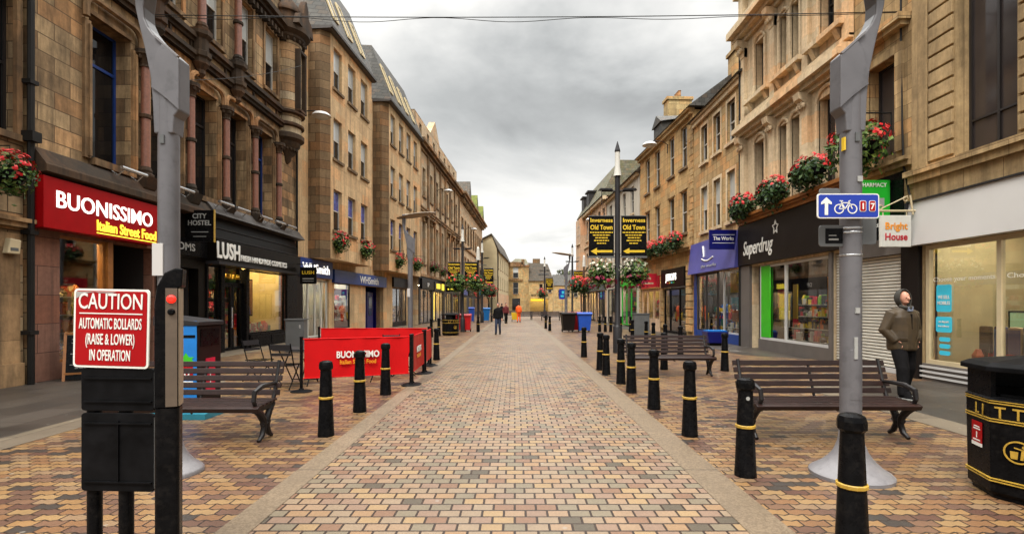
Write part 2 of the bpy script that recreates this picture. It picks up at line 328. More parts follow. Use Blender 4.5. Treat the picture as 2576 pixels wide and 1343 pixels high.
M['leaf'] = leafmat('basket leaves', H(36, 62, 24, .7), H(66, 100, 36, .7), H(120, 140, 62, .7))
M['leafdark'] = leafmat('trailing leaves', H(30, 50, 24, .7), H(48, 78, 34, .7), H(80, 104, 50, .7))
M['red petals'] = leafmat('red petals', H(190, 20, 30, .8), H(225, 36, 44, .85), H(235, 96, 90, .85))
M['magenta petals'] = leafmat('magenta petals', H(96, 10, 34, .8), H(140, 20, 60, .8), H(170, 40, 80, .8))
M['white petals'] = leafmat('white petals', H(225, 222, 200, .8), H(240, 236, 220, .85), H(214, 220, 170, .8))
M['crown'] = leafmat('tree leaves', H(60, 70, 40, .7), H(84, 92, 52, .7), H(110, 112, 66, .7))
M['skin'] = plain('skin', H(206, 146, 120, .85), 0.5, var=0.08, vs=20)
M['olive'] = plain('olive waxed jacket', H(86, 66, 36, .42), 0.6, var=0.35, vs=8, bump=0.3, bs=16)
M['hoodgrey'] = plain('dark grey hood', H(70, 66, 58, .5), 0.8, var=0.2, vs=10, bump=0.2)
M['blackcloth'] = plain('black cloth', (0.008, 0.0075, 0.008), 0.9, spec=0.08, var=0.3, vs=10, bump=0.2, bs=20)
M['jean'] = plain('dark jeans', H(36, 48, 74, .7), 0.8, var=0.3, vs=10)
M['hivis'] = plain('orange work suit', H(250, 96, 20, .85), 0.7, var=0.1, vs=8)
M['room'] = plain('warm shop wall', H(214, 190, 130, .7), 0.8, var=0.1)
M['roomdark'] = plain('dark shop wall', H(50, 42, 38, .7), 0.8, var=0.3, vs=1)
M['roompale'] = plain('pale shop wall', H(200, 196, 180, .7), 0.8, var=0.1)
M['wood'] = plain('orange shop timber', H(176, 112, 52, .6), 0.5, var=0.2, vs=6)
M['shoplight'] = glow('shop ceiling lamp', (1, 0.78, 0.42), 26.0)
M['shoplightwhite'] = glow('white shop lamp', (1, 0.92, 0.78), 32.0)
M['redlamp'] = glow('red signal lamp', (1, 0.012, 0.004), 1.0, (0.5, 0.01, 0.005))
M['g_warm'] = goods('warm shop goods', [(0, H(200, 120, 40, .8)), (.2, H(220, 170, 80, .8)), (.35, H(150, 60, 30, .8)), (.5, H(235, 215, 160, .8)), (.62, H(190, 80, 40, .8)), (.75, H(120, 90, 50, .8)), (.88, H(240, 190, 60, .8))])
M['g_bright'] = goods('bright cosmetics', [(0, H(220, 90, 40, .8)), (.15, H(240, 170, 40, .8)), (.3, H(180, 30, 50, .8)), (.45, H(235, 220, 180, .8)), (.6, H(90, 130, 60, .8)), (.72, H(210, 60, 90, .8)), (.86, H(120, 50, 30, .8))])
M['g_cool'] = goods('toys and books', [(0, H(30, 60, 150, .8)), (.2, H(60, 120, 190, .8)), (.35, H(220, 215, 205, .8)), (.5, H(30, 30, 40, .8)), (.65, H(200, 60, 50, .8)), (.78, H(230, 190, 60, .8)), (.9, H(40, 120, 110, .8))])
M['g_red'] = goods('red posters and magazines', [(0, H(210, 30, 34, .8)), (.3, H(230, 200, 170, .8)), (.45, H(190, 20, 40, .8)), (.65, H(240, 230, 220, .8)), (.8, H(70, 60, 60, .8)), (.9, H(220, 110, 60, .8))])
M['g_mix'] = goods('mixed chemist goods', [(0, H(40, 36, 34, .8)), (.25, H(225, 200, 60, .8)), (.4, H(220, 215, 205, .8)), (.55, H(200, 40, 60, .8)), (.68, H(120, 170, 40, .8)), (.8, H(90, 80, 74, .8)), (.9, H(230, 120, 50, .8))])
M['shoplightdim'] = glow('dim shop lamp', (1, 0.91, 0.74), 22.0)
M['shoplightbright'] = glow('bright shop lamp', (1, 0.76, 0.4), 42.0)
M['steel'] = plain('dull steel plate', H(140, 122, 104, .42), 0.45, metal=0.1, var=.15, vs=8, dirt=.3)
M['beige'] = plain('canopy beige', H(170, 150, 125, .6), 0.5, var=0.1)

# ------------------------------------------------------------------ mesh helpers
class MB:
    """collects shapes and links them as ONE mesh object"""
    def __init__(s): s.v = []; s.f = []; s.mi = []; s.cur = 0
    def face(s, pts):
        n = len(s.v); s.v += [tuple(p) for p in pts]; s.f.append(tuple(range(n, n + len(pts)))); s.mi.append(s.cur)
    def raw(s, vs, fs):
        n = len(s.v); s.v += [tuple(p) for p in vs]
        for f in fs: s.f.append(tuple(i + n for i in f)); s.mi.append(s.cur)
    def box(s, x0, x1, y0, y1, z0, z1):
        s.raw([(x0, y0, z0), (x1, y0, z0), (x1, y1, z0), (x0, y1, z0), (x0, y0, z1), (x1, y0, z1), (x1, y1, z1), (x0, y1, z1)],
              [(0, 3, 2, 1), (4, 5, 6, 7), (0, 1, 5, 4), (1, 2, 6, 5), (2, 3, 7, 6), (3, 0, 4, 7)])
    def obox(s, c, sz, rot):
        m = Euler(rot).to_matrix(); n = len(s.v)
        k = MB(); k.box(-sz[0] / 2, sz[0] / 2, -sz[1] / 2, sz[1] / 2, -sz[2] / 2, sz[2] / 2)
        s.raw([tuple(m @ Vector(p) + Vector(c)) for p in k.v], k.f)
    def bar(s, p, q, w, t=None, up=(0, 0, 1)):
        p, q = Vector(p), Vector(q); d = (q - p).normalized(); t = t or w
        sd = d.cross(Vector(up))
        if sd.length < 1e-4: sd = d.cross(Vector((0, 1, 0)))
        sd.normalize(); u2 = sd.cross(d)
        vs = []
        for c in (p, q):
            for a, b in ((-1, -1), (1, -1), (1, 1), (-1, 1)): vs.append(tuple(c + sd * a * w / 2 + u2 * b * t / 2))
        s.raw(vs, [(0, 1, 2, 3), (7, 6, 5, 4), (0, 4, 5, 1), (1, 5, 6, 2), (2, 6, 7, 3), (3, 7, 4, 0)])
    def rings(s, rings, caps=True, closed=True):
        n = len(rings[0]); b = len(s.v)
        for r in rings: s.v += [tuple(p) for p in r]
        for i in range(len(rings) - 1):
            for j in range(n if closed else n - 1):
                k = (j + 1) % n
                s.f.append((b + i * n + j, b + i * n + k, b + (i + 1) * n + k, b + (i + 1) * n + j)); s.mi.append(s.cur)
        if caps:
            s.f.append(tuple(b + j for j in range(n - 1, -1, -1))); s.mi.append(s.cur)
            e = b + (len(rings) - 1) * n
            s.f.append(tuple(e + j for j in range(n))); s.mi.append(s.cur)
    def lathe(s, prof, n=12, c=(0, 0), a0=0.0, arc=2 * PI, caps=True):
        full = abs(arc - 2 * PI) < 1e-5
        k = n if full else n + 1
        s.rings([[(c[0] + r * math.cos(a0 + arc * j / n), c[1] + r * math.sin(a0 + arc * j / n), z) for j in range(k)] for r, z in prof], caps, full)
    def tube(s, path, r, n=8, caps=True, sy=1.0):
        path = [Vector(p) for p in path]; rs = []
        a = None
        for i, p in enumerate(path):
            d = (path[min(i + 1, len(path) - 1)] - path[max(i - 1, 0)]).normalized()
            if a is None:
                a = d.cross(Vector((0, 0, 1)))
                if a.length < 0.05: a = d.cross(Vector((0, 1, 0)))
            else: a = a - d * a.dot(d)          # carry the frame along so the tube never twists
            a.normalize(); b = a.cross(d)
            rr = r[i] if isinstance(r, (list, tuple)) else r
            rs.append([tuple(p + a * math.cos(2 * PI * j / n) * rr + b * math.sin(2 * PI * j / n) * rr * sy) for j in range(n)])
        s.rings(rs, caps)
    def prism(s, pts, axis, a, b):
        """2D outline pushed along an axis; pts are (x,z) for 'y', (y,z) for 'x', (x,y) for 'z'"""
        f = {'x': lambda p, t: (t, p[0], p[1]), 'y': lambda p, t: (p[0], t, p[1]), 'z': lambda p, t: (p[0], p[1], t)}[axis]
        s.rings([[f(p, a) for p in pts], [f(p, b) for p in pts]])
    def ell(s, c, r, n=12, m=8, rot=None):
        rs = []
        mt = Euler(rot).to_matrix() if rot else None
        for i in range(m + 1):
            t = PI * (0.02 + 0.96 * i / m)
            ring = []
            for j in range(n):
                p = Vector((r[0] * math.sin(t) * math.cos(2 * PI * j / n), r[1] * math.sin(t) * math.sin(2 * PI * j / n), -r[2] * math.cos(t)))
                if mt: p = mt @ p
                ring.append(tuple(p + Vector(c)))
            rs.append(ring)
        s.rings(rs)
    def fring(s, cx, cz, r, w, y0, y1, n=20):
        b = len(s.v)
        for rr, y in ((r - w / 2, y0), (r + w / 2, y0), (r + w / 2, y1), (r - w / 2, y1)):
            for j in range(n): s.v.append((cx + rr * math.cos(2 * PI * j / n), y, cz + rr * math.sin(2 * PI * j / n)))
        for i in range(4):
            for j in range(n):
                k = (j + 1) % n; i2 = (i + 1) % 4
                s.f.append((b + i * n + j, b + i * n + k, b + i2 * n + k, b + i2 * n + j)); s.mi.append(s.cur)
    def build(s, name, mat=None, parent=None, smooth=False, bevel=0.0, loc=None, rot=None, fix=True):
        me = bpy.data.meshes.new(name); me.from_pydata(s.v, [], s.f)
        mats = mat if isinstance(mat, (list, tuple)) else [mat]
        for m in mats: me.materials.append(M[m] if isinstance(m, str) else m)
        if len(mats) > 1: me.polygons.foreach_set('material_index', s.mi)
        if fix:
            bm = bmesh.new(); bm.from_mesh(me); bmesh.ops.recalc_face_normals(bm, faces=bm.faces); bm.to_mesh(me); bm.free()
        if smooth:
            me.polygons.foreach_set('use_smooth', [True] * len(me.polygons))
            try: me.set_sharp_from_angle(angle=R(40))
            except Exception: pass
        o = bpy.data.objects.new(name, me); COL.objects.link(o)
        if parent is not None: o.parent = parent
        if loc: o.location = loc
        if rot: o.rotation_euler = rot
        if bevel:
            b = o.modifiers.new('bevel', 'BEVEL'); b.width = bevel; b.segments = 2; b.limit_method = 'ANGLE'; b.angle_limit = R(40)
        return o

def tag(o, label=None, cat=None, group=None, kind=None):
    if label: o['label'] = label
    if cat: o['category'] = cat
    if group: o['group'] = group
    if kind: o['kind'] = kind
    return o
def thing(name, label, cat, loc=(0, 0, 0), rz=0.0, group=None):
    o = bpy.data.objects.new(name, None); COL.objects.link(o); o.empty_display_size = 0.2
    o.location = loc; o.rotation_euler = (0, 0, rz)
    return tag(o, label, cat, group)
def copy_tree(o, label=None, loc=None, rz=None, group=None, scale=None):
    c = o.copy(); COL.objects.link(c)
    if label: c['label'] = label
    if group: c['group'] = group
    if loc: c.location = loc
    if rz is not None: c.rotation_euler = (0, 0, rz)
    if scale: c.scale = scale if isinstance(scale, tuple) else (scale,) * 3
    for ch in list(o.children):
        d = ch.copy(); COL.objects.link(d); d.parent = c
        for g in list(ch.children):
            q = g.copy(); COL.objects.link(q); q.parent = d
    return c
def share(o, name, parent, loc=(0, 0, 0), rot=None):
    c = bpy.data.objects.new(name, o.data); COL.objects.link(c); c.parent = parent; c.location = loc
    if rot: c.rotation_euler = rot
    return c
TXT = {}
def text(s, size, mat, parent, pos, rot=(PI / 2, 0, 0), sx=1.0, bold=0.0, ext=0.006, align='CENTER', shear=0.0, name='lettering', width=None, lines=1.0):
    """raised lettering with its baseline start, centre or end at pos"""
    cu = bpy.data.curves.new('t', 'FONT'); cu.body = s; cu.size = size; cu.extrude = ext; cu.offset = bold * size; cu.align_x = align; cu.shear = shear
    cu.space_line = lines; cu.resolution_u = 3
    ob = bpy.data.objects.new('t', cu); COL.objects.link(ob)
    bpy.context.view_layer.update()
    me = bpy.data.meshes.new_from_object(ob.evaluated_get(bpy.context.evaluated_depsgraph_get()))
    bpy.data.objects.remove(ob); bpy.data.curves.remove(cu)
    me.name = name
    if width:
        xs = [v.co.x for v in me.vertices]; sx = width / max(1e-4, (max(xs) - min(xs)))
    for v in me.vertices: v.co.x *= sx
    me.materials.clear(); me.materials.append(M[mat] if isinstance(mat, str) else mat)
    o = bpy.data.objects.new(name, me); COL.objects.link(o); o.parent = parent; o.location = pos; o.rotation_euler = rot
    return o
def G(x, y):               # a point of the ground seen at this pixel of the photograph
    Z = EYE * FOC / (y - HY); return ((x - HX) * Z / FOC, Z)
def Hh(y, Z): return EYE - (y - HY) * Z / FOC

# ------------------------------------------------------------------ building helpers
def wallpanel(mb, x0, x1, z0, z1, holes=(), y=0.0, rev=0.2):
    hs = [h for h in holes if h[1] > x0 and h[0] < x1 and h[3] > z0 and h[2] < z1]
    xs = sorted({round(v, 4) for v in [x0, x1] + [c for h in hs for c in h[:2]] if x0 <= v <= x1})
    zs = sorted({round(v, 4) for v in [z0, z1] + [c for h in hs for c in h[2:4]] if z0 <= v <= z1})
    for i in range(len(xs) - 1):
        for j in range(len(zs) - 1):
            a, b, c, d = xs[i], xs[i + 1], zs[j], zs[j + 1]
            mx_, mz_ = (a + b) / 2, (c + d) / 2
            if any(h[0] < mx_ < h[1] and h[2] < mz_ < h[3] for h in hs): continue
            mb.face([(a, y, c), (b, y, c), (b, y, d), (a, y, d)])
    for h in hs:
        a, b, c, d = max(h[0], x0), min(h[1], x1), max(h[2], z0), min(h[3], z1)
        r = h[4] if len(h) > 4 else rev
        mb.face([(a, y, c), (a, y, d), (a, y + r, d), (a, y + r, c)])
        mb.face([(b, y, c), (b, y + r, c), (b, y + r, d), (b, y, d)])
        mb.face([(a, y, d), (b, y, d), (b, y + r, d), (a, y + r, d)])
        mb.face([(a, y, c), (a, y + r, c), (b, y + r, c), (b, y, c)])
def shell(mb, x0, x1, z0, z1, D, y=0.0, top=True):
    """side and back walls behind a front"""
    mb.face([(x0, y, z0), (x0, D, z0), (x0, D, z1), (x0, y, z1)])
    mb.face([(x1, y, z0), (x1, y, z1), (x1, D, z1), (x1, D, z0)])
    mb.face([(x0, D, z0), (x1, D, z0), (x1, D, z1), (x0, D, z1)])
    if top: mb.face([(x0, y, z1), (x1, y, z1), (x1, D, z1), (x0, D, z1)])
def cornice(mb, x0, x1, prof, y=0.0, ret=True):
    """stepped moulding; prof = [(z0, z1, projection)]"""
    for z0, z1, p in prof:
        e = p if ret else 0
        mb.box(x0 - e * 0.6, x1 + e * 0.6, y - p, y + 0.05, z0, z1)
WIN = {}
def window(par, x, z, w, h, style='sash', y=0.0, rev=0.16, frame='sashwhite', pane='glassdark', sill='s_trim', rot=None, sillp=0.1, name='window', bars=0):
    """a window of its own: frame, with pane and sill below it; x is its middle, z its foot"""
    key = (round(w, 2), round(h, 2), style, frame, pane, sill, bars, round(rev, 2))
    loc = (x, y + rev - 0.05, z)
    if key in WIN:
        f, p, s_ = WIN[key]
        o = share(f, name, par, loc); share(p, 'pane', o)
        if s_: share(s_, 'sill', o)
        return o
    f = MB(); t = 0.055; a = w / 2
    f.box(-a, -a + t, 0, .06, 0, h); f.box(a - t, a, 0, .06, 0, h)
    f.box(-a + t, a - t, 0, .06, 0, t * 1.3); f.box(-a + t, a - t, 0, .06, h - t, h)
    p = MB(); b = a - t
    if style.startswith('sash'):
        f.box(-a + t, a - t, .004, .055, h * .5 - .025, h * .5 + .025)
        p.face([(-b, .045, t), (b, .045, t), (b, .045, h * .5), (-b, .045, h * .5)])
        if style != 'sash': p.cur = 1
        p.face([(-b, .03, h * .5), (b, .03, h * .5), (b, .03, h - t), (-b, .03, h - t)])
        p.cur = 0
    elif style == 'transom':
        f.box(-a + t, a - t, .004, .055, h * .72 - .035, h * .72 + .035)
        p.face([(-b, .04, t), (b, .04, t), (b, .04, h - t), (-b, .04, h - t)])
    elif style == 'cross':
        f.box(-.022, .022, .004, .055, t, h - t)
        for q in (.12, .78): f.box(-a + t, a - t, .006, .05, h * q - .02, h * q + .02)
        p.face([(-b, .04, t), (b, .04, t), (b, .04, h - t), (-b, .04, h - t)])
    else:
        p.face([(-b, .04, t), (b, .04, t), (b, .04, h - t), (-b, .04, h - t)])
    for q in range(bars):
        xq = -b + 2 * b * (q + 1) / (bars + 1); f.box(xq - .014, xq + .014, .006, .05, t, h - t)
    o = f.build(name, frame, par, loc=loc)
    mats = [pane] + ([{'sashblind': 'blind', 'sashblue': 'blindblue'}[style]] if style in ('sashblind', 'sashblue') else [pane])
    po = p.build('pane', mats, o, fix=False)
    so_ = None
    if sill:
        k = MB(); k.box(-a - .12, a + .12, -rev - sillp + .05, .1, -.13, -.002)
        so_ = k.build('sill', sill, o)
    WIN[key] = (o, po, so_)
    return o
def architrave(mb, x, z, w, h, t=.14, p=.06, y=0.0):
    a = w / 2
    mb.box(x - a - t, x - a, y - p, y + .02, z, z + h + t); mb.box(x + a, x + a + t, y - p, y + .02, z, z + h + t)
    mb.box(x - a, x + a, y - p, y + .02, z + h, z + h + t)
def room(par, x0, x1, z0, z1, depth=2.6, y=0.25, wall='room', lamp='shoplight', floor='wood'):
    """the lit inside of a shop: back and side walls, floor, ceiling with its lamps"""
    b = MB(); z1 += .35
    b.face([(x0, y + depth, z0), (x1, y + depth, z0), (x1, y + depth, z1), (x0, y + depth, z1)])
    b.face([(x0, y, z0), (x0, y + depth, z0), (x0, y + depth, z1), (x0, y, z1)])
    b.face([(x1, y, z0), (x1, y, z1), (x1, y + depth, z1), (x1, y + depth, z0)])
    b.face([(x0, y, z1), (x0, y + depth, z1), (x1, y + depth, z1), (x1, y, z1)])
    o = b.build('interior', wall, par, fix=False)
    f = MB(); f.face([(x0, y, z0 + .01), (x1, y, z0 + .01), (x1, y + depth, z0 + .01), (x0, y + depth, z0 + .01)])
    f.build('shop_floor', floor, par, fix=False)
    if lamp:
        n = max(1, int((x1 - x0) / 1.4))
        for i in range(n):
            c = x0 + (x1 - x0) * (i + .5) / n
            for q in (.02, 1.0):
                l = MB(); l.box(c - .4, c + .4, y + q, y + q + .2, z1 - .06, z1 - .03); l.build('ceiling_light', lamp, par)
    return o
def merchandise(par, x0, x1, y0, y1, z0, z1, n, mat, shelf=True, big=1.0):
    b = MB()
    lv = 4
    for i in range(n):
        w_, h_, d_ = rnd.uniform(.05, .2) * big, rnd.uniform(.06, .3) * big, rnd.uniform(.05, .15) * big
        k = rnd.randrange(lv); z = z0 + (z1 - z0) * k / lv
        x = rnd.uniform(x0, x1 - w_); y = y0 + (y1 - y0) * (k / lv) + rnd.uniform(0, .1)
        if rnd.random() < .3: b.lathe([(w_ * .4, z), (w_ * .5, z + h_ * .6), (w_ * .2, z + h_)], 6, (x + w_ / 2, y))
        else: b.obox((x + w_ / 2, y, z + h_ / 2), (w_, d_, h_), (0, 0, rnd.uniform(-.4, .4)))
    o = b.build('merchandise', mat, par); o['kind'] = 'stuff'
    if shelf:
        s_ = MB()
        for k in range(lv):
            z = z0 + (z1 - z0) * k / lv; yy = y0 + (y1 - y0) * k / lv
            s_.box(x0, x1, yy - .12, yy + .22, z - .03, z - .005)
        s_.build('display_shelf', 'roompale', par)
def shopfront(par, x0, x1, z0, z1, y=.06, mull=(), frame='sashdark', t=.06, transom=None, pane='glass', name='shop_window'):
    f = MB()
    f.box(x0, x0 + t, y - .04, y + .05, z0, z1); f.box(x1 - t, x1, y - .04, y + .05, z0, z1)
    f.box(x0 + t, x1 - t, y - .04, y + .05, z0, z0 + t); f.box(x0 + t, x1 - t, y - .04, y + .05, z1 - t, z1)
    for m_ in mull: f.box(m_ - t / 2, m_ + t / 2, y - .037, y + .047, z0 + t, z1 - t)
    if transom: f.box(x0 + t, x1 - t, y - .03, y + .04, transom - .025, transom + .025)
    o = f.build(name, frame, par)
    p = MB(); p.face([(x0, y + .005, z0), (x1, y + .005, z0), (x1, y + .005, z1), (x0, y + .005, z1)])
    p.build('pane', pane, o, fix=False)
    return o
def gabled(par, x0, x1, z0, zr, yf, yb, mat='slate', ov=.25, name='roof', hip=False):
    """pitched roof with its ridge along the front"""
    ym = (yf + yb) / 2; b = MB(); h0 = x0 - (0 if hip else ov); h1 = x1 + (0 if hip else ov)
    r0, r1 = (x0 + (ym - yf) * .6, x1 - (ym - yf) * .6) if hip else (h0, h1)
    t = .1
    b.raw([(h0, yf, z0), (h1, yf, z0), (r1, ym, zr), (r0, ym, zr), (h0, yb, z0), (h1, yb, z0)],
          [(0, 1, 2, 3), (3, 2, 5, 4), (0, 3, 4), (1, 5, 2), (0, 4, 5, 1)])
    return b.build(name, mat, par)
def chimney(par, x, y, z0, z1, w=1.2, d=.7, pots=4, mat='s_gold'):
    b = MB(); b.box(x - w / 2, x + w / 2, y - d / 2, y + d / 2, z0, z1); b.box(x - w / 2 - .08, x + w / 2 + .08, y - d / 2 - .08, y + d / 2 + .08, z1, z1 + .18)
    o = b.build('chimney', mat, par)
    for i in range(pots):
        p = MB(); c = x - w / 2 + w * (i + .5) / pots
        p.lathe([(.11, z1 + .18), (.09, z1 + .55), (.12, z1 + .6)], 8, (c, y)); yield p.build('chimney_pot', 's_trim', par)
def left_building(name, label, X0, Z0, slope=0.0, cat='building'):
    return thing(name, label, cat, (X0, Z0, 0), math.atan2(1, slope))
def right_building(name, label, Xf, Zf, Xn, Zn, cat='building'):
    return thing(name, label, cat, (Xf, Zf, 0), math.atan2(Zn - Zf, Xn - Xf))

# ------------------------------------------------------------------ ground
def sheet(name, mat, pts, z, kind='structure'):
    b = MB(); b.face([(x, y, z) for x, y in pts]); o = b.build(name, mat, None, fix=False); o['kind'] = kind; return o
sheet('pavement', 'pave', [(-420, -60), (420, -60), (420, 700), (-420, 700)], 0.0)
sheet('road', 'road', [(-1.86, -14), (1.64, -14), (1.64, 110), (-1.86, 110)], .004)
sheet('kerb_strip', 'strip', [(-2.1, -14), (-1.86, -14), (-1.86, 110), (-2.1, 110)], .008)
sheet('kerb_strip', 'strip', [(1.64, -14), (1.96, -14), (1.96, 110), (1.64, 110)], .008)
sheet('pavement', 'slab', [(-12, -14), (-6.15, -14), (-6.15, 10.2), (-7.4, 11.6), (-12, 11.6)], .004)
sheet('pavement', 'slabpale', [(-6.15, -14), (-5.65, -14), (-5.65, 9.8), (-7.1, 11.9), (-7.4, 11.6), (-6.15, 10.2)], .004)
sheet('pavement', 'slabpale', [(-12, 13.0), (-8.9, 13.0), (-8.4, 30), (-6.6, 60), (-12, 60)], .004)
sheet('pavement', 'slab', [(6.0, -14), (12, -14), (12, 10.4), (7.4, 10.4), (6.0, 9.3)], .004)
sheet('pavement', 'slabpale', [(5.5, -14), (6.0, -14), (6.0, 9.3), (7.4, 10.4), (7.1, 10.7), (5.5, 9.5)], .004)
sheet('pavement', 'slab', [(8.5, 14.6), (12, 14.6), (12, 46), (7.0, 46), (7.2, 15.8)], .004)

# ------------------------------------------------------------------ left side: old stone house at the frame edge
def at(b, u, y, z=0.0):
    r = b.rotation_euler.z; c, s = math.cos(r), math.sin(r)
    return (b.location.x + u * c - y * s, b.location.y + u * s + y * c, z)
def on(b, name, label, cat, u, y, z, group=None):
    return thing(name, label, cat, at(b, u, y, z), b.rotation_euler.z, group)

B = left_building('stone_house', 'weathered pale stone house with white door at the left frame edge', -9.85, 3.0)
m = MB()
holes = [(6.1, 6.82, 4.95, 7.75, .25), (3.6, 4.6, 4.95, 7.75, .25), (4.6, 6.25, 0, 2.85, .3)]
wallpanel(m, 0, 6.95, 0, 11, holes); shell(m, 0, 6.95, 0, 11, 9)
m.build('wall', 's_mid', B)
m = MB()
cornice(m, .0, 6.88, [(3.12, 3.22, .16), (3.22, 3.3, .22), (3.9, 4.05, .1)])
for c in (4.1, 6.4):
    m.box(c - .54, c + .54, -.16, .02, 7.95, 8.06); m.box(c - .58, c + .58, -.24, .02, 8.06, 8.2)
    architrave(m, c, 4.95, .95 if c < 5 else .74, 2.8, .14 if c < 5 else .1, .07)
m.box(6.3, 6.36, -.05, 0, 0, 3.1); m.box(6.36, 6.9, -.09, 0, 0, .45); m.box(6.45, 6.85, -.05, 0, .45, 3.0)
m.build('cornice', 's_trim', B)
window(B, 6.46, 4.95, .72, 2.8, 'sash', rev=.25, frame='sashdark'); window(B, 4.1, 4.95, 1.0, 2.8, 'sash', rev=.25, frame='sashdark')
d = MB(); d.box(4.6, 6.25, .22, .3, 0, 2.85); d = d.build('door', 'white', B)
p = MB(); p.box(4.75, 5.35, .19, .215, .3, 2.3); p.box(5.5, 6.1, .19, .215, .3, 2.3); p.build('door_panel', 'sashwhite', d)
gabled(B, 0, 6.9, 11, 14, -.3, 9, 'slate')
al = on(B, 'alarm_box', 'small cream alarm box on the stone house wall beside the pipe', 'alarm box', 6.62, -.1, 2.72)
m = MB(); m.prism([(-.12, -.14), (.12, -.14), (.15, .14), (-.06, .16)], 'y', -.06, .1); m.build('case', 'cream', al, bevel=.02)
m = MB(); m.box(-.07, .08, -.066, -.058, -.08, -.02); m.build('badge', 'midgrey', al)

# ------------------------------------------------------------------ left side: carved Victorian block with three shops
B = V = left_building('victorian_block', 'soot stained Victorian stone block with pink granite columns and corner turret', -9.8, 10.2)
L = 12.0
m = MB()
cs = [1.85, 3.68, 5.5, 7.3, 9.2]
fholes = [(c - .62, c + .62, 4.98, 8.3, .42) for c in cs]
us = [1.95, 3.9, 5.9, 7.85, 9.75]
sholes = [(c - .5, c + .5, 10.15, 12.55, .22) for c in us]
gh = [(.5, 3.25, 0, 3.1, .25), (3.55, 5.2, 0, 2.95, .25), (5.5, 11.0, 0, 2.95, .2)]
wallpanel(m, -.2, L, 4.5, 13.3, fholes + sholes); shell(m, -.2, L, 0, 13.3, 10)
m.build('wall', 's_soot', B)
m = MB(); wallpanel(m, -.2, L, 0, 4.5, gh); m.build('ground_floor_wall', 's_red', B)
# recessed spandrel frames, hood moulds, string courses, parapet
m = MB()
for c in cs:
    m.box(c - .80, c - .63, -.07, .04, 4.95, 8.1); m.box(c + .63, c + .80, -.07, .04, 4.95, 8.1)
    m.box(c - .72, c - .66, -.12, 0, 5.0, 8.0); m.box(c + .66, c + .72, -.12, 0, 5.0, 8.0)
    m.box(c - .63, c + .63, -.05, .04, 8.3, 8.4)
    path = [(c - .83, -.12, 8.12)] + [(c - .83 + .28 * (1 - math.cos(t)), -.12, 8.36 + .28 * math.sin(t)) for t in [0, .4, .8, 1.2, PI / 2]] + \
           [(c + .83 - .28 * (1 - math.cos(t)), -.12, 8.36 + .28 * math.sin(t)) for t in [PI / 2, 1.2, .8, .4, 0]] + [(c + .83, -.12, 8.12)]
    m.tube(path, .075, 6)
    m.box(c - .63, c + .63, -.16, .1, 4.82, 4.98)
m.build('window_surround', 's_trim', B)
m = MB()
cornice(m, 0, L, [(9.0, 9.12, .14), (9.12, 9.24, .22), (9.56, 9.66, .1), (9.66, 9.8, .2)])
cornice(m, 0, L, [(12.8, 12.95, .12), (12.95, 13.1, .26), (13.1, 13.28, .42), (13.28, 13.4, .34)])
x = .1
while x < L - 1.2:
    m.box(x, x + .12, -.25, 0, 12.6, 12.8); x += .28
for k in range(12): m.box(.25 + k * .9, .32 + k * .9, -.06, 0, 9.26, 9.55)
m.build('string_course', 's_trimdark', B)
m = MB()
wallpanel(m, 0, L, 13.4, 14.5, y=.05); m.box(0, L, .05, .4, 14.3, 14.52)
for c in (3.0, 6.9):
    m.prism([(c - 1.3, 13.4), (c + 1.3, 13.4), (c + 1.3, 14.4), (c + .5, 15.2), (c, 16.0), (c - .5, 15.2), (c - 1.3, 14.4)], 'y', -.1, .3)
m.build('parapet', 's_soot', B)
gabled(B, 0, L, 14.0, 18.5, .4, 10, 'slate')
# columns: first floor between the bays, second floor on corbels
def column(x, z0, z1, y, r=.105):
    s_ = MB(); s_.lathe([(r * 1.05, z0 + .3), (r, z0 + .4), (r * .95, z1 - .35)], 12, (x, y))
    o = s_.build('column', 'pink', B, smooth=True)
    k = MB()
    k.lathe([(r * 1.9, z0), (r * 1.9, z0 + .12), (r * 1.35, z0 + .16), (r * 1.5, z0 + .22), (r * 1.1, z0 + .32)], 10, (x, y)); k.build('column_base', 's_trimdark', o); k = MB()
    k.lathe([(r * 1.3, z1 - .36), (r * 1.1, z1 - .3), (r * 1.35, z1 - .2), (r * 2.0, z1 - .08), (r * 2.3, z1 - .07), (r * 2.3, z1 + .05)], 10, (x, y))
    zm = z0 + (z1 - z0) * .5; g_ = MB()
    g_.lathe([(r * 1.02, zm - .06), (r * 1.35, zm - .04), (r * 1.35, zm + .04), (r * 1.02, zm + .06)], 12, (x, y))
    for q in range(6):
        t = q * PI / 3
        k.ell((x + math.cos(t) * r * 1.7, y + math.sin(t) * r * 1.7, z1 - .13), (.05, .05, .07), 6, 4)
    k.build('capital', 's_trimdark', o); g_.build('shaft_ring', 's_trimdark', o)
for x in (2.76, 4.59, 6.4, 8.25, 10.1):
    column(x, 4.86, 8.12, -.17)
for x in (2.76, 4.59, 6.4, 8.25, 10.1):
    m = MB(); m.prism([(-.42, 4.9), (.02, 4.9), (.02, 4.4), (-.12, 4.4), (-.3, 4.62)], 'x', x - .2, x + .2); m.build('corbel', 's_trimdark', B)
for x in (1.05, 3.1, 5.05, 7.05):
    m = MB(); m.lathe([(.05, 8.55), (.14, 8.66), (.12, 8.78), (.24, 8.95), (.24, 9.1), (.3, 9.15), (.3, 9.3), (.22, 9.34), (.22, 9.7), (.33, 9.8), (.33, 9.95)], 8, (x, -.16), PI / 8); m.build('corbel', 's_trimdark', B)
for x in (1.05, 3.1, 5.05, 7.05): column(x, 9.9, 12.8, -.2, .12)
for i, c in enumerate(cs): window(B, c, 4.98, 1.24, 3.32, 'transom', rev=.42, frame='sashblue' if i in (0, 4) else 'sashdark', sill=None)
for c in us: window(B, c, 10.15, 1.0, 2.4, 'sashblind', rev=.22)
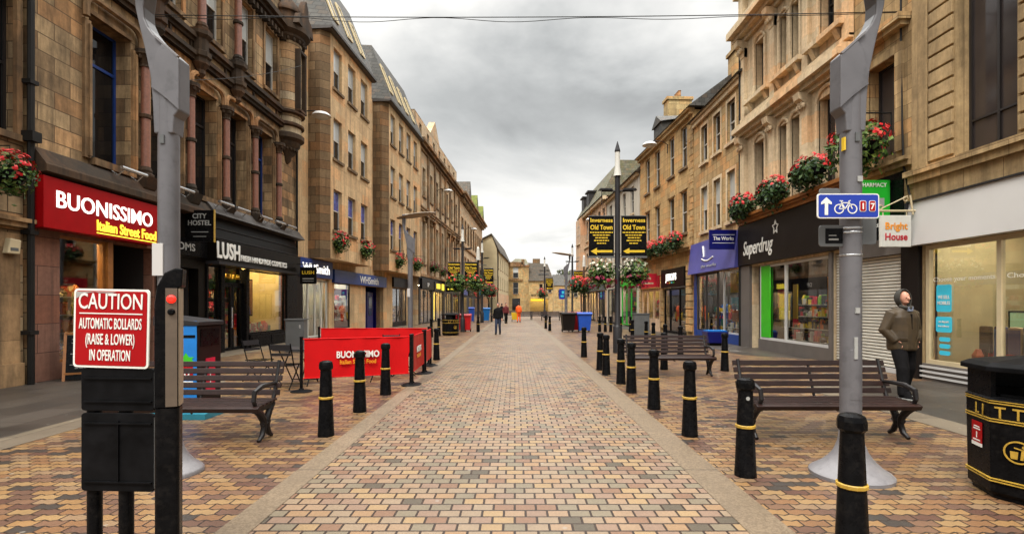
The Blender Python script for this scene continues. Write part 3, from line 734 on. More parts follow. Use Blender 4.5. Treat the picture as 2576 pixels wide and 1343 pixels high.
m = MB()
for c in us: architrave(m, c, 10.15, 1.0, 2.4, .13, .05)
m.build('window_architrave', 's_trim', B)
# turret at the far corner
m = MB(); c = (11.15, .02); a0, ar = PI, PI
m.lathe([(.6, 8.55), (.62, 12.95)], 16, c, a0, ar, False)
m.build('turret', 's_mid', B, smooth=True)
m = MB()
m.lathe([(.06, 7.62), (.18, 7.75), (.2, 7.9), (.36, 8.05), (.38, 8.2), (.55, 8.36), (.57, 8.5), (.72, 8.62), (.72, 8.8), (.62, 8.86)], 16, c, a0, ar)
for z0, p in ((9.1, .1), (9.62, .13)): m.lathe([(.62, z0), (.62 + p, z0 + .05), (.62 + p, z0 + .14), (.62, z0 + .2)], 16, c, a0, ar)
m.lathe([(.62, 12.7), (.76, 12.85), (.76, 12.95), (.95, 13.08), (.95, 13.28), (.7, 13.34), (.66, 13.9), (.74, 13.95), (.74, 14.05), (.1, 14.9)], 16, c, a0, ar)
for q in range(9):
    t = a0 + ar * (q + .5) / 9; m.ell((c[0] + .72 * math.cos(t), c[1] + .72 * math.sin(t), 12.72), (.06, .06, .1), 6, 4)
    m.ell((c[0] + .42 * math.cos(t), c[1] + .42 * math.sin(t), 8.2), (.06, .06, .08), 6, 4)
for dx in (-.28, .28): m.box(c[0] + dx - .05, c[0] + dx + .05, -.72, -.5, 9.9, 12.3)
m.box(c[0] - .33, c[0] + .33, -.73, -.5, 12.3, 12.42); m.box(c[0] - .33, c[0] + .33, -.73, -.5, 9.8, 9.9)
m.prism([(c[0] - .75, 13.3), (c[0] + .75, 13.3), (c[0] + .55, 13.8), (c[0] + .25, 13.95), (c[0] + .2, 14.3), (c[0], 14.6), (c[0] - .2, 14.3), (c[0] - .25, 13.95), (c[0] - .55, 13.8)], 'y', -.85, -.6)
m.build('turret_moulding', 's_trimdark', B, smooth=True)
# drip shelf over the shops, lead covered, with silver flood lamps
m = MB(); m.prism([(-.38, 4.3), (.02, 4.24), (.02, 4.84), (-.12, 4.78), (-.38, 4.44)], 'x', -.2, 5.35); m.build('ledge', 's_trimdark', B)
m = MB(); m.prism([(-.46, 4.46), (.02, 4.4), (.02, 4.92), (-.16, 4.84)], 'x', 5.36, L - .05); m.build('lead_shelf', 'lead', B)
for x in (2.0, 3.85, 5.9, 6.9, 8.5, 9.6, 10.6):
    f = MB(); f.tube([(x - .4, -.46, 4.86), (x + .4, -.46, 4.86)], .05, 8); f.tube([(x - .3, -.46, 4.84), (x - .3, -.3, 4.7), (x - .3, -.15, 4.8)], .018, 5); f.tube([(x + .3, -.46, 4.84), (x + .3, -.3, 4.7), (x + .3, -.15, 4.8)], .018, 5)
    f.build('flood_lamp', 'silver', B, smooth=True)
m = MB(); m.tube([(-.26, -.12, 0), (-.26, -.12, 14)], .06, 8); m.box(-.36, -.16, -.25, -.02, 4.85, 5.05)
for z in (1, 3, 6, 8, 10): m.box(-.35, -.17, -.2, 0, z, z + .08)
m.build('downpipe', 'pipe', B)
m = MB(); m.tube([(11.93, -.1, 3.2), (11.93, -.1, 9.0)], .05, 8); m.build('downpipe', 'pipe', B)
# restaurant shop
room(B, .5, 1.9, .0, 3.1, 2.4, wall='room', lamp='shoplightbright', floor='wood'); merchandise(B, .55, 1.75, .45, .7, .55, 2.2, 150, 'g_warm')
m = MB(); m.box(.52, 1.75, .25, .9, .0, .5); m.box(.6, 1.7, 1.5, 1.9, .0, 1.05); m.build('counter', 'wood', B)
shopfront(B, .5, 1.75, .35, 3.1, .1, (), 'wood')
m = MB(); m.box(1.75, 1.9, -.02, .25, 0, 3.1); m.build('door_post', 'wood', B)
m = MB(); m.box(.5, 1.75, .0, .22, 0, .35); m.build('stall_riser', 's_red', B)
room(B, 1.9, 3.25, 0, 3.1, 1.6, wall='roomdark', lamp=None, floor='slab')
m = MB()
for z in (1.1, 1.4, 1.7, 2.0, 2.3, 2.6): m.box(1.92, 3.2, 1.83, 1.845, z, z + .012)
m.build('wall_tiles', 'midgrey', B)
# hostel door and its black front
m = MB(); m.box(3.3, 5.45, -.12, 0, 3.0, 4.25); wallpanel(m, 3.3, 5.45, 0, 3.0, [(3.65, 5.1, 0, 2.7, .3)], -.06, .3); m.build('hostel_front', 'fascia black', B)
room(B, 3.65, 5.1, 0, 2.7, 2, wall='roomdark', lamp=None, floor='slab')
m = MB(); m.box(3.7, 4.36, .5, .55, 0, 2.2); m.box(4.4, 5.05, .5, .55, 0, 2.2); m.build('door', 'black', B)
# cosmetics shop
m = MB()
m.prism([(-.42, 2.98), (.0, 2.98), (.0, 4.42), (-.16, 4.4), (-.3, 3.72), (-.42, 3.66)], 'x', 5.47, 11.55)
m.build('shop_fascia', 'fascia black', B)
m = MB()
for y_, z_ in ((-.31, 3.72), (-.235, 4.05)): m.box(5.5, 11.5, y_ - .03, y_ + .03, z_, z_ + .025)
m.box(5.44, 11.58, -.5, -.05, 2.88, 2.975)
m.build('fascia_moulding', 'darkgrey', B)
room(B, 5.55, 8.1, 0, 2.9, 2.2, wall='room', lamp='shoplightbright'); merchandise(B, 5.6, 8.0, .35, .9, .45, 2.3, 420, 'g_bright', True, 1.15)
room(B, 8.1, 10.95, .3, 2.9, 1.3, wall='room', floor='cream'); merchandise(B, 8.2, 8.8, .35, .6, .5, 1.9, 60, 'g_bright', False); merchandise(B, 8.8, 10.6, .4, .6, .5, .7, 50, 'g_bright', False)
shopfront(B, 5.55, 6.3, .45, 2.88, .04, (), 'black'); shopfront(B, 8.05, 10.95, .5, 2.88, .04, (), 'black')
m = MB(); m.box(5.55, 6.3, -.1, .2, 0, .45); m.box(8.05, 10.95, -.1, .2, 0, .5); m.box(11.0, 11.95, -.1, 0, 0, 2.95); m.box(6.3, 6.5, -.06, .2, 0, 2.88); m.box(7.85, 8.05, -.06, .2, 0, 2.88); m.box(5.46, 5.55, -.1, .2, 0, 2.88)
for x0, x1 in ((5.6, 6.25), (8.15, 9.5), (9.6, 10.85)): m.box(x0, x1, -.12, -.1, .1, .4)
m.build('stall_riser', 'black', B)
d = shopfront(B, 6.5, 7.16, .02, 2.3, .12, (), 'black', .09, name='door'); m = MB(); m.tube([(7.1, .04, .8), (7.1, .04, 1.5)], .02, 6); m.build('handle', 'silver', d)
d = shopfront(B, 7.19, 7.85, .02, 2.3, .12, (), 'black', .09, name='door'); m = MB(); m.box(6.5, 7.85, .08, .2, 2.3, 2.36); m.build('transom', 'black', d)
pn = MB(); pn.face([(6.5, .14, 2.36), (7.85, .14, 2.36), (7.85, .14, 2.88), (6.5, .14, 2.88)]); pn.build('fanlight', 'glass', B, fix=False)
text('NATURAL', .24, 'letteryellow', B, (7.17, .12, 2.5), width=1.15, name='window_lettering')
m = MB(); m.box(9.0, 9.7, .7, .74, 1.15, 2.6); m.cur = 1; m.box(9.05, 9.65, .69, .7, 1.2, 2.55); m.cur = 2; m.prism([(9.2, 1.22), (9.5, 1.22), (9.4, 1.7), (9.33, 2.0), (9.26, 1.7)], 'y', .675, .69)
m.build('wall_picture', ['fascia dark', 'wood', 'lavender'], B)

# signs of that block
s = on(B, 'shop_sign', 'large red backlit Italian restaurant sign with glowing white letters', 'shop sign', 1.75, -.3, 3.16)
m = MB(); m.box(-1.93, 1.3, -.0, .3, 0, 1.06); m.build('sign_board', 'signred', s, bevel=.01)
text('BUONISSIMO', .5, 'lit white', s, (-.3, -.005, .46), width=2.72, bold=.006, ext=.012)
text('Italian Street Food', .34, 'lit yellow', s, (.27, -.005, .13), width=1.86, bold=.02, ext=.01)
m = MB(); m.box(-.66, 1.2, -.012, .0, .06, .085); m.build('underline', 'lit yellow', s)
s = on(B, 'hanging_sign', 'black projecting hostel sign board with gold edge', 'sign', 4.42, -.1, 3.45)
m = MB(); m.box(-.03, .03, -.86, .0, 0, .92); m.build('sign_board', 'black', s, bevel=.006)
m = MB(); m.box(-.035, .035, -.875, -.86, -.02, .94); m.build('gold_edge', 'gold', s)
text('CITY\nHOSTEL', .2, 'letterdim', s, (-.036, -.44, .68), (PI / 2, 0, -PI / 2), bold=.02, ext=.004, sx=.95)
m = MB(); m.box(-.036, -.03, -.7, -.2, .27, .29); m.box(-.036, -.03, -.64, -.26, .14, .155); m.build('small_print', 'letterdim', s)
s = on(B, 'shop_sign', 'black fascia reading Rooms above the dark hostel door', 'shop sign', 4.4, -.13, 3.05)
m = MB(); m.box(-1.05, .95, -.04, 0, 0, .5); m.build('sign_board', 'black', s)
text('ROOMS', .3, 'letterdim', s, (-.3, -.045, .15), bold=.015, width=1.3)
s = on(B, 'shop_lettering', 'white raised condensed lettering on the black cosmetics shop fascia', 'shop sign', 5.4, -.43, 3.0)
text('LUSH', .7, 'letterwhite', s, (0, -.01, .1), align='LEFT', width=1.3, bold=.03, ext=.012)
text('FRESH HANDMADE COSMETICS', .27, 'letterwhite', s, (1.38, -.01, .1), align='LEFT', width=3.4, bold=.025, ext=.012, name='small_lettering')
s = on(B, 'hanging_sign', 'small black hanging sign with gold letters between the turret and buff block', 'sign', 11.35, -.45, 2.5)
m = MB(); m.box(-.03, .03, -.75, -.05, 0, .72); m.build('sign_board', 'black', s, bevel=.006)
m = MB(); m.tube([(0, .1, .85), (0, -.78, .85)], .02, 6); m.tube([(0, -.2, .85), (0, -.2, .7)], .01, 5); m.tube([(0, -.6, .85), (0, -.6, .7)], .01, 5); m.build('bracket', 'black', s)
text('LUSH', .2, 'letteryellow', s, (-.036, -.4, .42), (PI / 2, 0, -PI / 2), bold=.02, width=.52, ext=.004)
m = MB(); m.box(-.036, -.03, -.64, -.16, .2, .24); m.box(-.036, -.03, -.64, -.16, .11, .13); m.build('small_print', 'letterdim', s)

# ------------------------------------------------------------------ left side: smooth buff block with jettied upper floors
SL = .08
B = W = left_building('buff_stone_block', 'smooth buff stone block with jettied bays, slate mansard and skylights', -9.8, 22.25, SL)
F = -.93                                            # front of the jetty
m = MB()
gh = [(.55, 3.25, 0, 2.85, .3), (3.85, 5.9, .3, 2.75, .15), (8.2, 11.4, 0, 2.75, .5), (13.3, 16.6, 0, 2.8, .2)]
wallpanel(m, 0, 17.4, 0, 14.6, gh); shell(m, 0, 17.4, 0, 14.6, 10); m.build('wall', 's_new', B)
bays = [(1.1, 6.75, [2.25, 3.95, 5.65]), (9.45, 17.35, [10.6, 12.35, 14.1, 15.9])]
rows = [5.2, 8.65, 12.05]
for x0, x1, cw in bays:
    m = MB()
    hs = [(c - .48, c + .48, z, z + 1.98, .2) for c in cw for z in rows]
    xa = x0 + .35
    wallpanel(m, xa, x1, 3.8, 14.5, hs, F); m.face([(x1, F, 3.8), (x1, 0, 3.8), (x1, 0, 14.5), (x1, F, 14.5)])
    m.face([(xa, F, 3.8), (x1, F, 3.8), (x1, 0, 3.8), (x0, 0, 3.8), (x0, F + .35, 3.8)])
    for z in (4.95, 8.3, 11.7): m.box(xa, x1 + .004, F - .008, F, z, z + .03)
    m.build('jettied_bay', 's_new', B)
    m = MB(); m.face([(x0, 0, 3.8), (x0, 0, 14.5), (x0, F + .35, 14.5), (x0, F + .35, 3.8)]); m.face([(x0, F + .35, 3.8), (x0, F + .35, 14.5), (xa, F, 14.5), (xa, F, 3.8)])
    m.build('chamfered_corner', 's_chamfer', B)
    for z in rows:
        for c in cw: window(B, c, z, .96, 1.98, 'sashblue' if z == rows[0] else 'sashblind', y=F, rev=.2, sill='s_chamfer', sillp=.09)
    m = MB(); m.prism([(F - .22, 14.5), (.1, 14.5), (.1, 14.7), (F - .22, 14.62)], 'x', x0 - .1, x1 + .1); m.box(x0 - .1, x1 + .1, F - .3, F - .2, 14.54, 14.66)
    m.build('gutter', 'lead', B)
    m = MB(); zt = 18.6
    m.raw([(x0 - .1, 0.1, 14.6), (x0 + .3, F - .22, 14.62), (x1 + .1, F - .22, 14.62), (x1 + .1, .1, 14.6), (x0 + .7, 1.6, zt), (x0 + .9, F + 1.35, zt), (x1 + .05, F + 1.35, zt), (x1 + .05, 8, zt), (x0 + .7, 8, zt), (x0 - .1, 8, 14.6), (x1 + .1, 8, 14.6)],
          [(1, 2, 6, 5), (0, 1, 5, 4), (4, 5, 6, 7, 8), (9, 0, 4, 8), (2, 3, 7, 6), (3, 10, 7)])
    rf = m.build('roof', 'slate', B)
    for c in cw:
        k = MB(); sl = (1.57) / 3.98
        def rp(dx, z): return (c + dx, F - .22 + (z - 14.62) * sl - .06, z)
        a1, a2 = 15.5, 17.3
        for dx in (-.3, .24): k.bar(rp(dx + .03, a1), rp(dx + .03, a2), .045, .08)
        k.bar(rp(-.27, a1), rp(.27, a1), .07, .1); k.bar(rp(-.27, a2), rp(.27, a2), .07, .1)
        f = k.build('skylight', 'skylight', rf)
        k.__init__(); k.face([rp(-.27, a1), rp(.27, a1), rp(.27, a2), rp(-.27, a2)]); k.build('skylight_pane', 'glassdark', B, fix=False)
for z in (5.2, 8.8, 12.2):
    k = MB(); k.box(7.55, 7.75, -.03, .0, z, z + 2.2); k.build('window_slot', 'sashdark', B)
chm = list(chimney(B, 16.6, 3.5, 17, 20.3, 1.2, .8, 3, 's_chamfer'))
# its shopfronts
room(B, .55, 3.25, 0, 2.85, 2.2, wall='roompale', lamp='shoplightwhite'); merchandise(B, .7, 3.1, 1.2, 1.6, .2, 2.0, 120, 'g_warm')
shopfront(B, .55, 3.25, .02, 2.8, .12, (1.25, 1.95, 2.6), 'white', .08)
room(B, 3.85, 5.9, .3, 2.75, 1.4, wall='roompale', lamp='shoplightwhite'); merchandise(B, 3.95, 5.8, .3, .55, .35, 2.3, 240, 'g_red', False, 1.2)
shopfront(B, 3.85, 5.9, .3, 2.75, .06, (), 'sashdark')
m = MB(); m.box(3.9, 5.85, .12, .15, 2.1, 2.45); m.box(3.9, 5.85, .12, .15, .35, .75); m.build('window_poster', 'signred', B)
room(B, 8.2, 11.4, 0, 2.75, 1.2, wall='navy', lamp=None, floor='slab')
d = MB(); d.box(8.3, 9.4, .42, .5, 0, 2.4); d = d.build('door', 'navy', B); m = MB(); m.box(8.5, 9.2, .4, .42, .9, 2.1); m.build('glazed_panel', 'glassdark', d)
d = MB(); d.box(9.6, 10.6, .42, .5, 0, 2.4); d = d.build('door', 'navy', B); m = MB(); m.box(9.8, 10.4, .4, .42, .9, 2.1); m.build('glazed_panel', 'glassgrey', d)
room(B, 13.3, 16.6, 0, 2.8, 2, wall='roomdark', lamp='shoplightwhite'); merchandise(B, 13.4, 16.4, .6, 1.0, .2, 2.0, 100, 'g_cool'); shopfront(B, 13.3, 16.6, .3, 2.8, .06, (14.4, 15.5), 'sashdark')
m = MB(); m.box(13.3, 16.6, -.02, .18, 0, .3); m.box(.0, .5, -.06, 0, 0, 3.0); m.build('stall_riser', 'fascia dark', B)
s = on(B, 'shop_sign', 'blue stationer fascia with lit white lettering above white framed doors', 'shop sign', 1.75, -.02, 2.9)
m = MB(); m.box(-1.65, 1.6, -.14, .02, 0, .85); m.build('sign_board', 'shopblue', s)
text('WHSmith', .62, 'lit white', s, (-.1, -.145, .2), width=2.7, bold=.008, ext=.012)
s = on(B, 'shop_sign', 'long blue stationer fascia over the red window and blue doors', 'shop sign', 7.6, -.02, 2.75)
m = MB(); m.box(-4.0, 4.0, -.14, .02, 0, .68); m.build('sign_board', 'shopblue', s)
text('WHSmith', .6, 'letterwhite', s, (.9, -.145, .12), width=3.1, bold=.008, ext=.012)
s = on(B, 'shop_sign', 'dark plain fascia above the narrow green tinted shop window', 'shop sign', 15, -.02, 2.85)
m = MB(); m.box(-1.8, 1.8, -.12, .02, 0, .7); m.build('sign_board', 'fascia dark', s)

# ------------------------------------------------------------------ left side: pale classical block
SL3 = .06
B = L3 = left_building('classical_block', 'pale stone classical block with heavy cornice and attic gable, far left', -7.7, 39.65, SL3)
L = 19.0
tall = [1.9, 4.6, 7.0, 9.4, 11.8, 14.4, 17.2]
h1 = [(c - .5, c + .5, 10.6, 13.0, .25) for c in tall] + [(c - .55, c + .55, 5.0, 8.6, .3) for c in tall] + [(c - .4, c + .4, 15.5, 16.7, .2) for c in tall]
m = MB(); wallpanel(m, 0, L, 3.9, 14.4, h1); shell(m, 0, L, 0, 14.4, 9); wallpanel(m, 0, L, 14.9, 17.2, h1, .3); m.box(0, L, .3, 9, 17.1, 17.2)
m.prism([(5.5, 17.2), (9.5, 17.2), (7.5, 18.9)], 'y', .3, .9); m.prism([(0, 14.4), (.3, 14.4), (.3, 17.2), (0, 17.2)], 'y', .3, 9)
m.build('wall', 's_pale', B)
m = MB(); cornice(m, 0, L, [(14.2, 14.4, .15), (14.4, 14.6, .4), (14.6, 14.85, .62), (9.3, 9.5, .15), (9.5, 9.62, .22), (3.9, 4.1, .2)])
for c in (.3, 3.2, 5.8, 8.2, 10.6, 13.1, 15.8, 18.7): m.box(c - .22, c + .22, -.12, .02, 4.1, 14.2)
for c in tall[:2] + tall[4:]:
    m.box(c - .85, c + .85, -.3, .02, 8.9, 9.05); m.box(c - .7, c - .58, -.2, .02, 8.5, 8.9); m.box(c + .58, c + .7, -.2, .02, 8.5, 8.9)
m.build('cornice', 's_trim', B)
for c in tall:
    window(B, c, 10.6, 1.0, 2.4, 'sash', rev=.25, frame='sashdark'); window(B, c, 5.0, 1.1, 3.6, 'transom', rev=.3, frame='sashdark'); window(B, c, 15.5, .8, 1.2, 'sash', y=.3, rev=.2)
rf = gabled(B, 0, L, 17.2, 18.6, .6, 9, 'slatebrown')
list(chimney(B, .4, 2.5, 17, 19.0, .8, 1.4, 3, 's_chamfer')); list(chimney(B, 13, 3, 17, 19.2, 1.1, .8, 3, 's_chamfer'))
gh = [(.6, 4.6, 0, 2.9, .3), (5.2, 9.6, 0, 2.8, .3), (10.4, 14, 0, 2.8, .3), (14.8, 18.4, 0, 2.8, .3)]
m = MB(); wallpanel(m, 0, L, 0, 3.9, gh, -.05); m.build('ground_floor_wall', 'fascia dark', B)
room(B, .6, 4.6, 0, 2.9, 2, wall='roomdark', lamp='shoplight'); merchandise(B, .8, 4.4, .7, 1.0, .2, 2, 120, 'g_cool'); shopfront(B, .6, 4.6, .05, 2.9, .02, (1.9, 3.2), 'sashdark')
room(B, 5.2, 9.6, 0, 2.8, 2, wall='room', lamp='shoplight'); merchandise(B, 5.4, 9.4, .7, 1.0, .2, 2, 140, 'g_warm'); shopfront(B, 5.2, 9.6, .05, 2.8, .02, (6.4, 8.2), 'sashdark')
yl = glow('lit yellow display', (1, .72, .06), .9, (.8, .6, .05))
M['yl'] = yl
m = MB(); m.box(6.5, 8.1, .5, .54, .2, 2.6); m.build('lit_panel', 'yl', B)
m = MB(); m.box(5.3, 5.75, .15, .2, .4, 2.4); m.build('window_poster', 'cyan', B)
for x0, x1 in ((10.4, 14), (14.8, 18.4)):
    room(B, x0, x1, 0, 2.8, 1.8, wall='roomdark', lamp='shoplight'); merchandise(B, x0 + .2, x1 - .2, .6, .9, .2, 2, 90, 'g_mix'); shopfront(B, x0, x1, .05, 2.8, .02, (x0 + 1.2, x0 + 2.4), 'sashdark')
s = on(B, 'shop_sign', 'black fascia with two white letters beside the glowing yellow one', 'shop sign', 2.6, -.06, 2.9)
m = MB(); m.box(-2.1, 2.1, -.14, .02, 0, .85); m.build('sign_board', 'black', s); text('DP', .5, 'letterwhite', s, (0, -.15, .2), ext=.01)
s = on(B, 'shop_sign', 'dark fascia with glowing yellow lettering panels on the classical block', 'shop sign', 7.4, -.06, 2.82)
m = MB(); m.box(-2.3, 2.3, -.14, .02, 0, .85); m.build('sign_board', 'fascia dark', s)
m = MB(); m.box(-1.6, -.1, -.17, -.14, .25, .7); m.box(.7, 1.7, -.17, -.14, .15, .75); m.build('lit_lettering', 'lit yellow', s)
s = on(B, 'hanging_sign', 'dark double hanging board over the far left shops', 'sign', 10.6, -.1, 2.9)
m = MB(); m.box(-.05, .05, -1.5, 0, 0, .55); m.box(-.05, .05, -1.3, 0, .75, 1.3); m.build('sign_board', 'black', s); m = MB(); m.box(-.06, -.05, -1.3, -.2, .18, .32); m.build('lit_lettering', 'lit yellow', s)

# ------------------------------------------------------------------ left side: further houses
B = L4 = left_building('mossy_gabled_block', 'far left stone block with bracketed eaves and moss green dormer gables', -6.5, 58.9, .04)
L = 25
cs4 = [1.8, 4.4, 7.2, 10, 12.8, 15.6, 18.4, 21.2, 23.6]
hs = [(c - .5, c + .5, z, z + 2.5, .25) for c in cs4 for z in (5.0, 9.6)]
m = MB(); wallpanel(m, 0, L, 0, 14.6, hs); shell(m, 0, L, 0, 14.6, 8); m.build('wall', 's_pale', B)
m = MB(); cornice(m, 0, L, [(14.2, 14.4, .25), (14.4, 14.7, .6), (14.7, 14.95, .85), (8.6, 8.8, .2), (3.8, 4.0, .25)])
for c in cs4: architrave(m, c, 5, 1, 2.5, .15, .08); architrave(m, c, 9.6, 1, 2.5, .15, .08)
for k in range(24): m.box(.4 + k, .6 + k, -.5, 0, 13.9, 14.3)
m.build('cornice', 's_trim', B)
for c in cs4:
    for z in (5.0, 9.6): window(B, c, z, 1.0, 2.5, 'sash', rev=.25)
rf = gabled(B, 0, L, 14.9, 17.6, -.6, 8, 'slatebrown')
for c in (5, 13, 21):
    m = MB(); m.prism([(c - 1.6, 14.9), (c + 1.6, 14.9), (c, 17.4)], 'y', -.6, 3); m.build('dormer_gable', 'moss' if c != 5 else 'slatebrown', rf)
m = MB(); m.box(0, L, -.1, 0, .1, 3.0); m.build('shopfront', 'roomdark', B)
for c in (3, 9, 15, 21):
    m = MB(); m.box(c - 1.6, c + 1.6, -.14, -.1, .6, 2.5); m.build('shop_window', 'glassdark', B); m = MB(); m.box(c - 2.4, c + 2.4, -.2, -.1, 2.8, 3.5); m.build('shop_fascia', ['shopblue', 'fascia black', 'signred', 'fascia black'][int(c // 6)], B)
B = left_building('gabled_house', 'pale rendered house whose blank gable faces down the street, far left', -3.1, 86, .066)
m = MB(); L = 26
m.raw([(0, 0, 0), (0, 7.5, 0), (0, 7.5, 10.4), (0, .9, 13.6), (0, 0, 11.2), (L, 0, 0), (L, 7.5, 0), (L, 7.5, 10.4), (L, .9, 13.6), (L, 0, 11.2)], [(0, 1, 2, 3, 4), (5, 9, 8, 7, 6), (1, 6, 7, 2)])
hs = [(c - .5, c + .5, z, z + 2.3, .25) for c in (3, 7, 11, 15, 19, 23) for z in (4.4, 8)]
wallpanel(m, 0, L, 0, 11.2, hs); m.build('wall', 's_palegreen', B)
for c in (3, 7, 11, 15, 19, 23):
    for z in (4.4, 8): window(B, c, z, 1.0, 2.3, 'sash', rev=.25)
m = MB(); t = .15
m.raw([(-.3, 7.7, 10.35), (-.3, .9, 13.7), (-.3, -.35, 10.9), (L, 7.7, 10.35), (L, .9, 13.7), (L, -.35, 10.9)] + [(-.3, 7.7, 10.5), (-.3, .9, 13.9), (-.3, -.35, 11.1), (L, 7.7, 10.5), (L, .9, 13.9), (L, -.35, 11.1)],
      [(6, 9, 10, 7), (7, 10, 11, 8), (0, 6, 7, 1), (1, 7, 8, 2), (2, 8, 11, 5), (0, 1, 4, 3), (1, 2, 5, 4)])
m.build('roof', 'slatebrown', B)
m = MB(); m.tube([(.2, -.15, 0), (.2, -.15, 11)], .09, 8); m.build('downpipe', 'pipe', B)
m = MB(); m.box(.5, L, -.08, 0, 0, 3.6); m.build('shopfront', 's_peach', B)
B = left_building('low_shop', 'low brown roofed shop with pink front before the pale gable', -4.4, 80.5, .1)
m = MB(); m.box(0, 5.4, 0, 5, 0, 6.2); m.build('wall', 's_peach', B)
for c in (1.2, 3.2): window(B, c, 3.8, .8, 1.9, 'sash', rev=.04)
gabled(B, 0, 5.4, 6.2, 8, -.3, 5, 'slatebrown'); m = MB(); m.box(.2, 5.2, -.1, 0, .3, 2.8); m.build('shop_window', 'glassdark', B)

# ------------------------------------------------------------------ end of the street
B = thing('corner_house', 'ochre stone corner house with white framed windows closing the street', 'building', (-1.4, 112, 0))
hs = [(1.0, 2.2, 4.0, 6.6, .2), (1.0, 2.2, 7.6, 10, .2), (.8, 2.6, .3, 3, .2)]
m = MB(); wallpanel(m, 0, 3.1, 0, 10.6, hs); m.face([(0, 0, 0), (0, 8, 0), (0, 8, 10.6), (0, 0, 10.6)]); m.face([(3.1, 0, 0), (3.1, 0, 10.6), (4.6, 1.4, 10.6), (4.6, 1.4, 0)]); m.face([(4.6, 1.4, 0), (4.6, 1.4, 10.6), (4.6, 8, 10.6), (4.6, 8, 0)]); m.face([(0, 0, 10.6), (3.1, 0, 10.6), (4.6, 1.4, 10.6), (4.6, 8, 10.6), (0, 8, 10.6)])
m.build('wall', 's_far', B)
window(B, 1.6, 4, 1.2, 2.6, 'sash'); window(B, 1.6, 7.6, 1.2, 2.4, 'sashblind'); window(B, 1.7, .3, 1.8, 2.7, 'plain', frame='sashdark', sill=None)
m = MB(); cornice(m, 0, 3.1, [(10.2, 10.6, .3), (10.6, 11.2, .1), (7.0, 7.3, .25)]); m.prism([(3.1, -.3), (4.9, 1.4), (4.6, 1.6), (3.1, 0)], 'z', 10.2, 10.6); m.box(2.9, 3.6, -.1, .6, 10.6, 11.8); m.build('cornice', 's_trim', B)
m = MB(); m.raw([(0, 0, 10.7), (3.1, 0, 10.7), (4.6, 1.4, 10.7), (4.6, 8, 10.7), (0, 8, 10.7), (1.5, 3, 12.2), (4, 4, 12.2), (4, 8, 12.2), (1.5, 8, 12.2)], [(0, 1, 6, 5), (1, 2, 6), (2, 3, 7, 6), (5, 6, 7, 8), (4, 0, 5, 8)]); m.build('roof', 'slategrey', B)
B = thing('mansard_store', 'wide ochre store with big dark mansard roof at the street end', 'building', (3.2, 113.5, 0))
hs = [(2.4, 3.2, 4.3, 6.3, .2), (4.4, 5.2, 4.3, 6.3, .2), (.3, 4.4, 0, 2.9, .3)]
m = MB(); wallpanel(m, 0, 5.6, 0, 7.0, hs); shell(m, 0, 5.6, 0, 7, 9); m.build('wall', 's_far', B)
for c in (2.8, 4.8): window(B, c, 4.3, .8, 2.0, 'sash')
room(B, .3, 4.4, 0, 2.9, 2, wall='room', lamp='shoplight')
m = MB(); m.raw([(-.2, -.3, 7), (5.7, -.3, 7), (5.7, 9, 7), (-.2, 9, 7), (-.2, 1.6, 11.3), (4.4, 1.6, 11.0), (4.4, 7, 11), (-.2, 7, 11.3)], [(0, 1, 5, 4), (1, 2, 6, 5), (4, 5, 6, 7), (3, 0, 4, 7), (2, 3, 7, 6)]); rf = m.build('roof', 'slatebrown', B)
m = MB(); m.box(1.0, 2.7, 2.5, 3.5, 11, 12.3); m.build('chimney', 's_chamfer', rf)
m = MB(); m.box(2.2, 4.6, .25, .35, 8.5, 8.7); m.build('roof_rail', 'midgrey', rf)
s = thing('shop_sign', 'yellow sign with black store letters at the street end', 'shop sign', (5.6, 113.4, 3.0))
m = MB(); m.box(-2, 2.2, -.15, 0, 0, 1.1); m.build('sign_board', 's_far', s); text('MARKS & SPENCER', .85, 'black', s, (.1, -.16, .4), width=3.9, bold=.02)
s = thing('awning', 'bright yellow awning under the store sign at the street end', 'awning', (5.4, 113.3, 2.3))
m = MB(); m.prism([(0, .6), (0, .5), (-1.2, 0), (-1.2, .22)], 'x', -1.8, 1.3); m.build('canopy', 'letteryellow', s)
for i, (x, y, w_, h_, mt, lb) in enumerate([(10.2, 128, 7, 6.5, 's_far', 'small far house with slate roof right of the mansard store'), (15.5, 134, 7, 8.2, 's_peach', 'pinkish far house beyond the right lamp column'), (21, 140, 7, 7.4, 's_pale', 'pale far house mostly hidden behind right hand terrace')]):
    B = thing('far_house', lb, 'house', (x, y, 0)); hs = [(c - .5, c + .5, 3.6, 5.4, .2) for c in (1.5, 3.5, 5.5)]
    m = MB(); wallpanel(m, 0, w_, 0, h_, hs); shell(m, 0, w_, 0, h_, 7); m.build('wall', mt, B)
    for c in (1.5, 3.5, 5.5): window(B, c, 3.6, 1, 1.8, 'sash')
    gabled(B, 0, w_, h_, h_ + 3, -.2, 7, 'slate'); list(chimney(B, w_ - .7, 3.5, h_ + 1.5, h_ + 3.8, .9, .7, 2))
def hill(name, x0, x1, y0, h, mat):
    b = MB(); n = 24; rs = []
    for j in range(4):
        rs.append([(x0 + (x1 - x0) * i / n, y0 + j * 50, (h * math.sin(PI * (i / n)) ** .7 + math.sin(i * 1.7) * h * .05) * [0, .8, 1, .6][j] - .5) for i in range(n + 1)])
    b.rings(rs, False, False); o = b.build(name, mat, None, smooth=True); o['kind'] = 'structure'

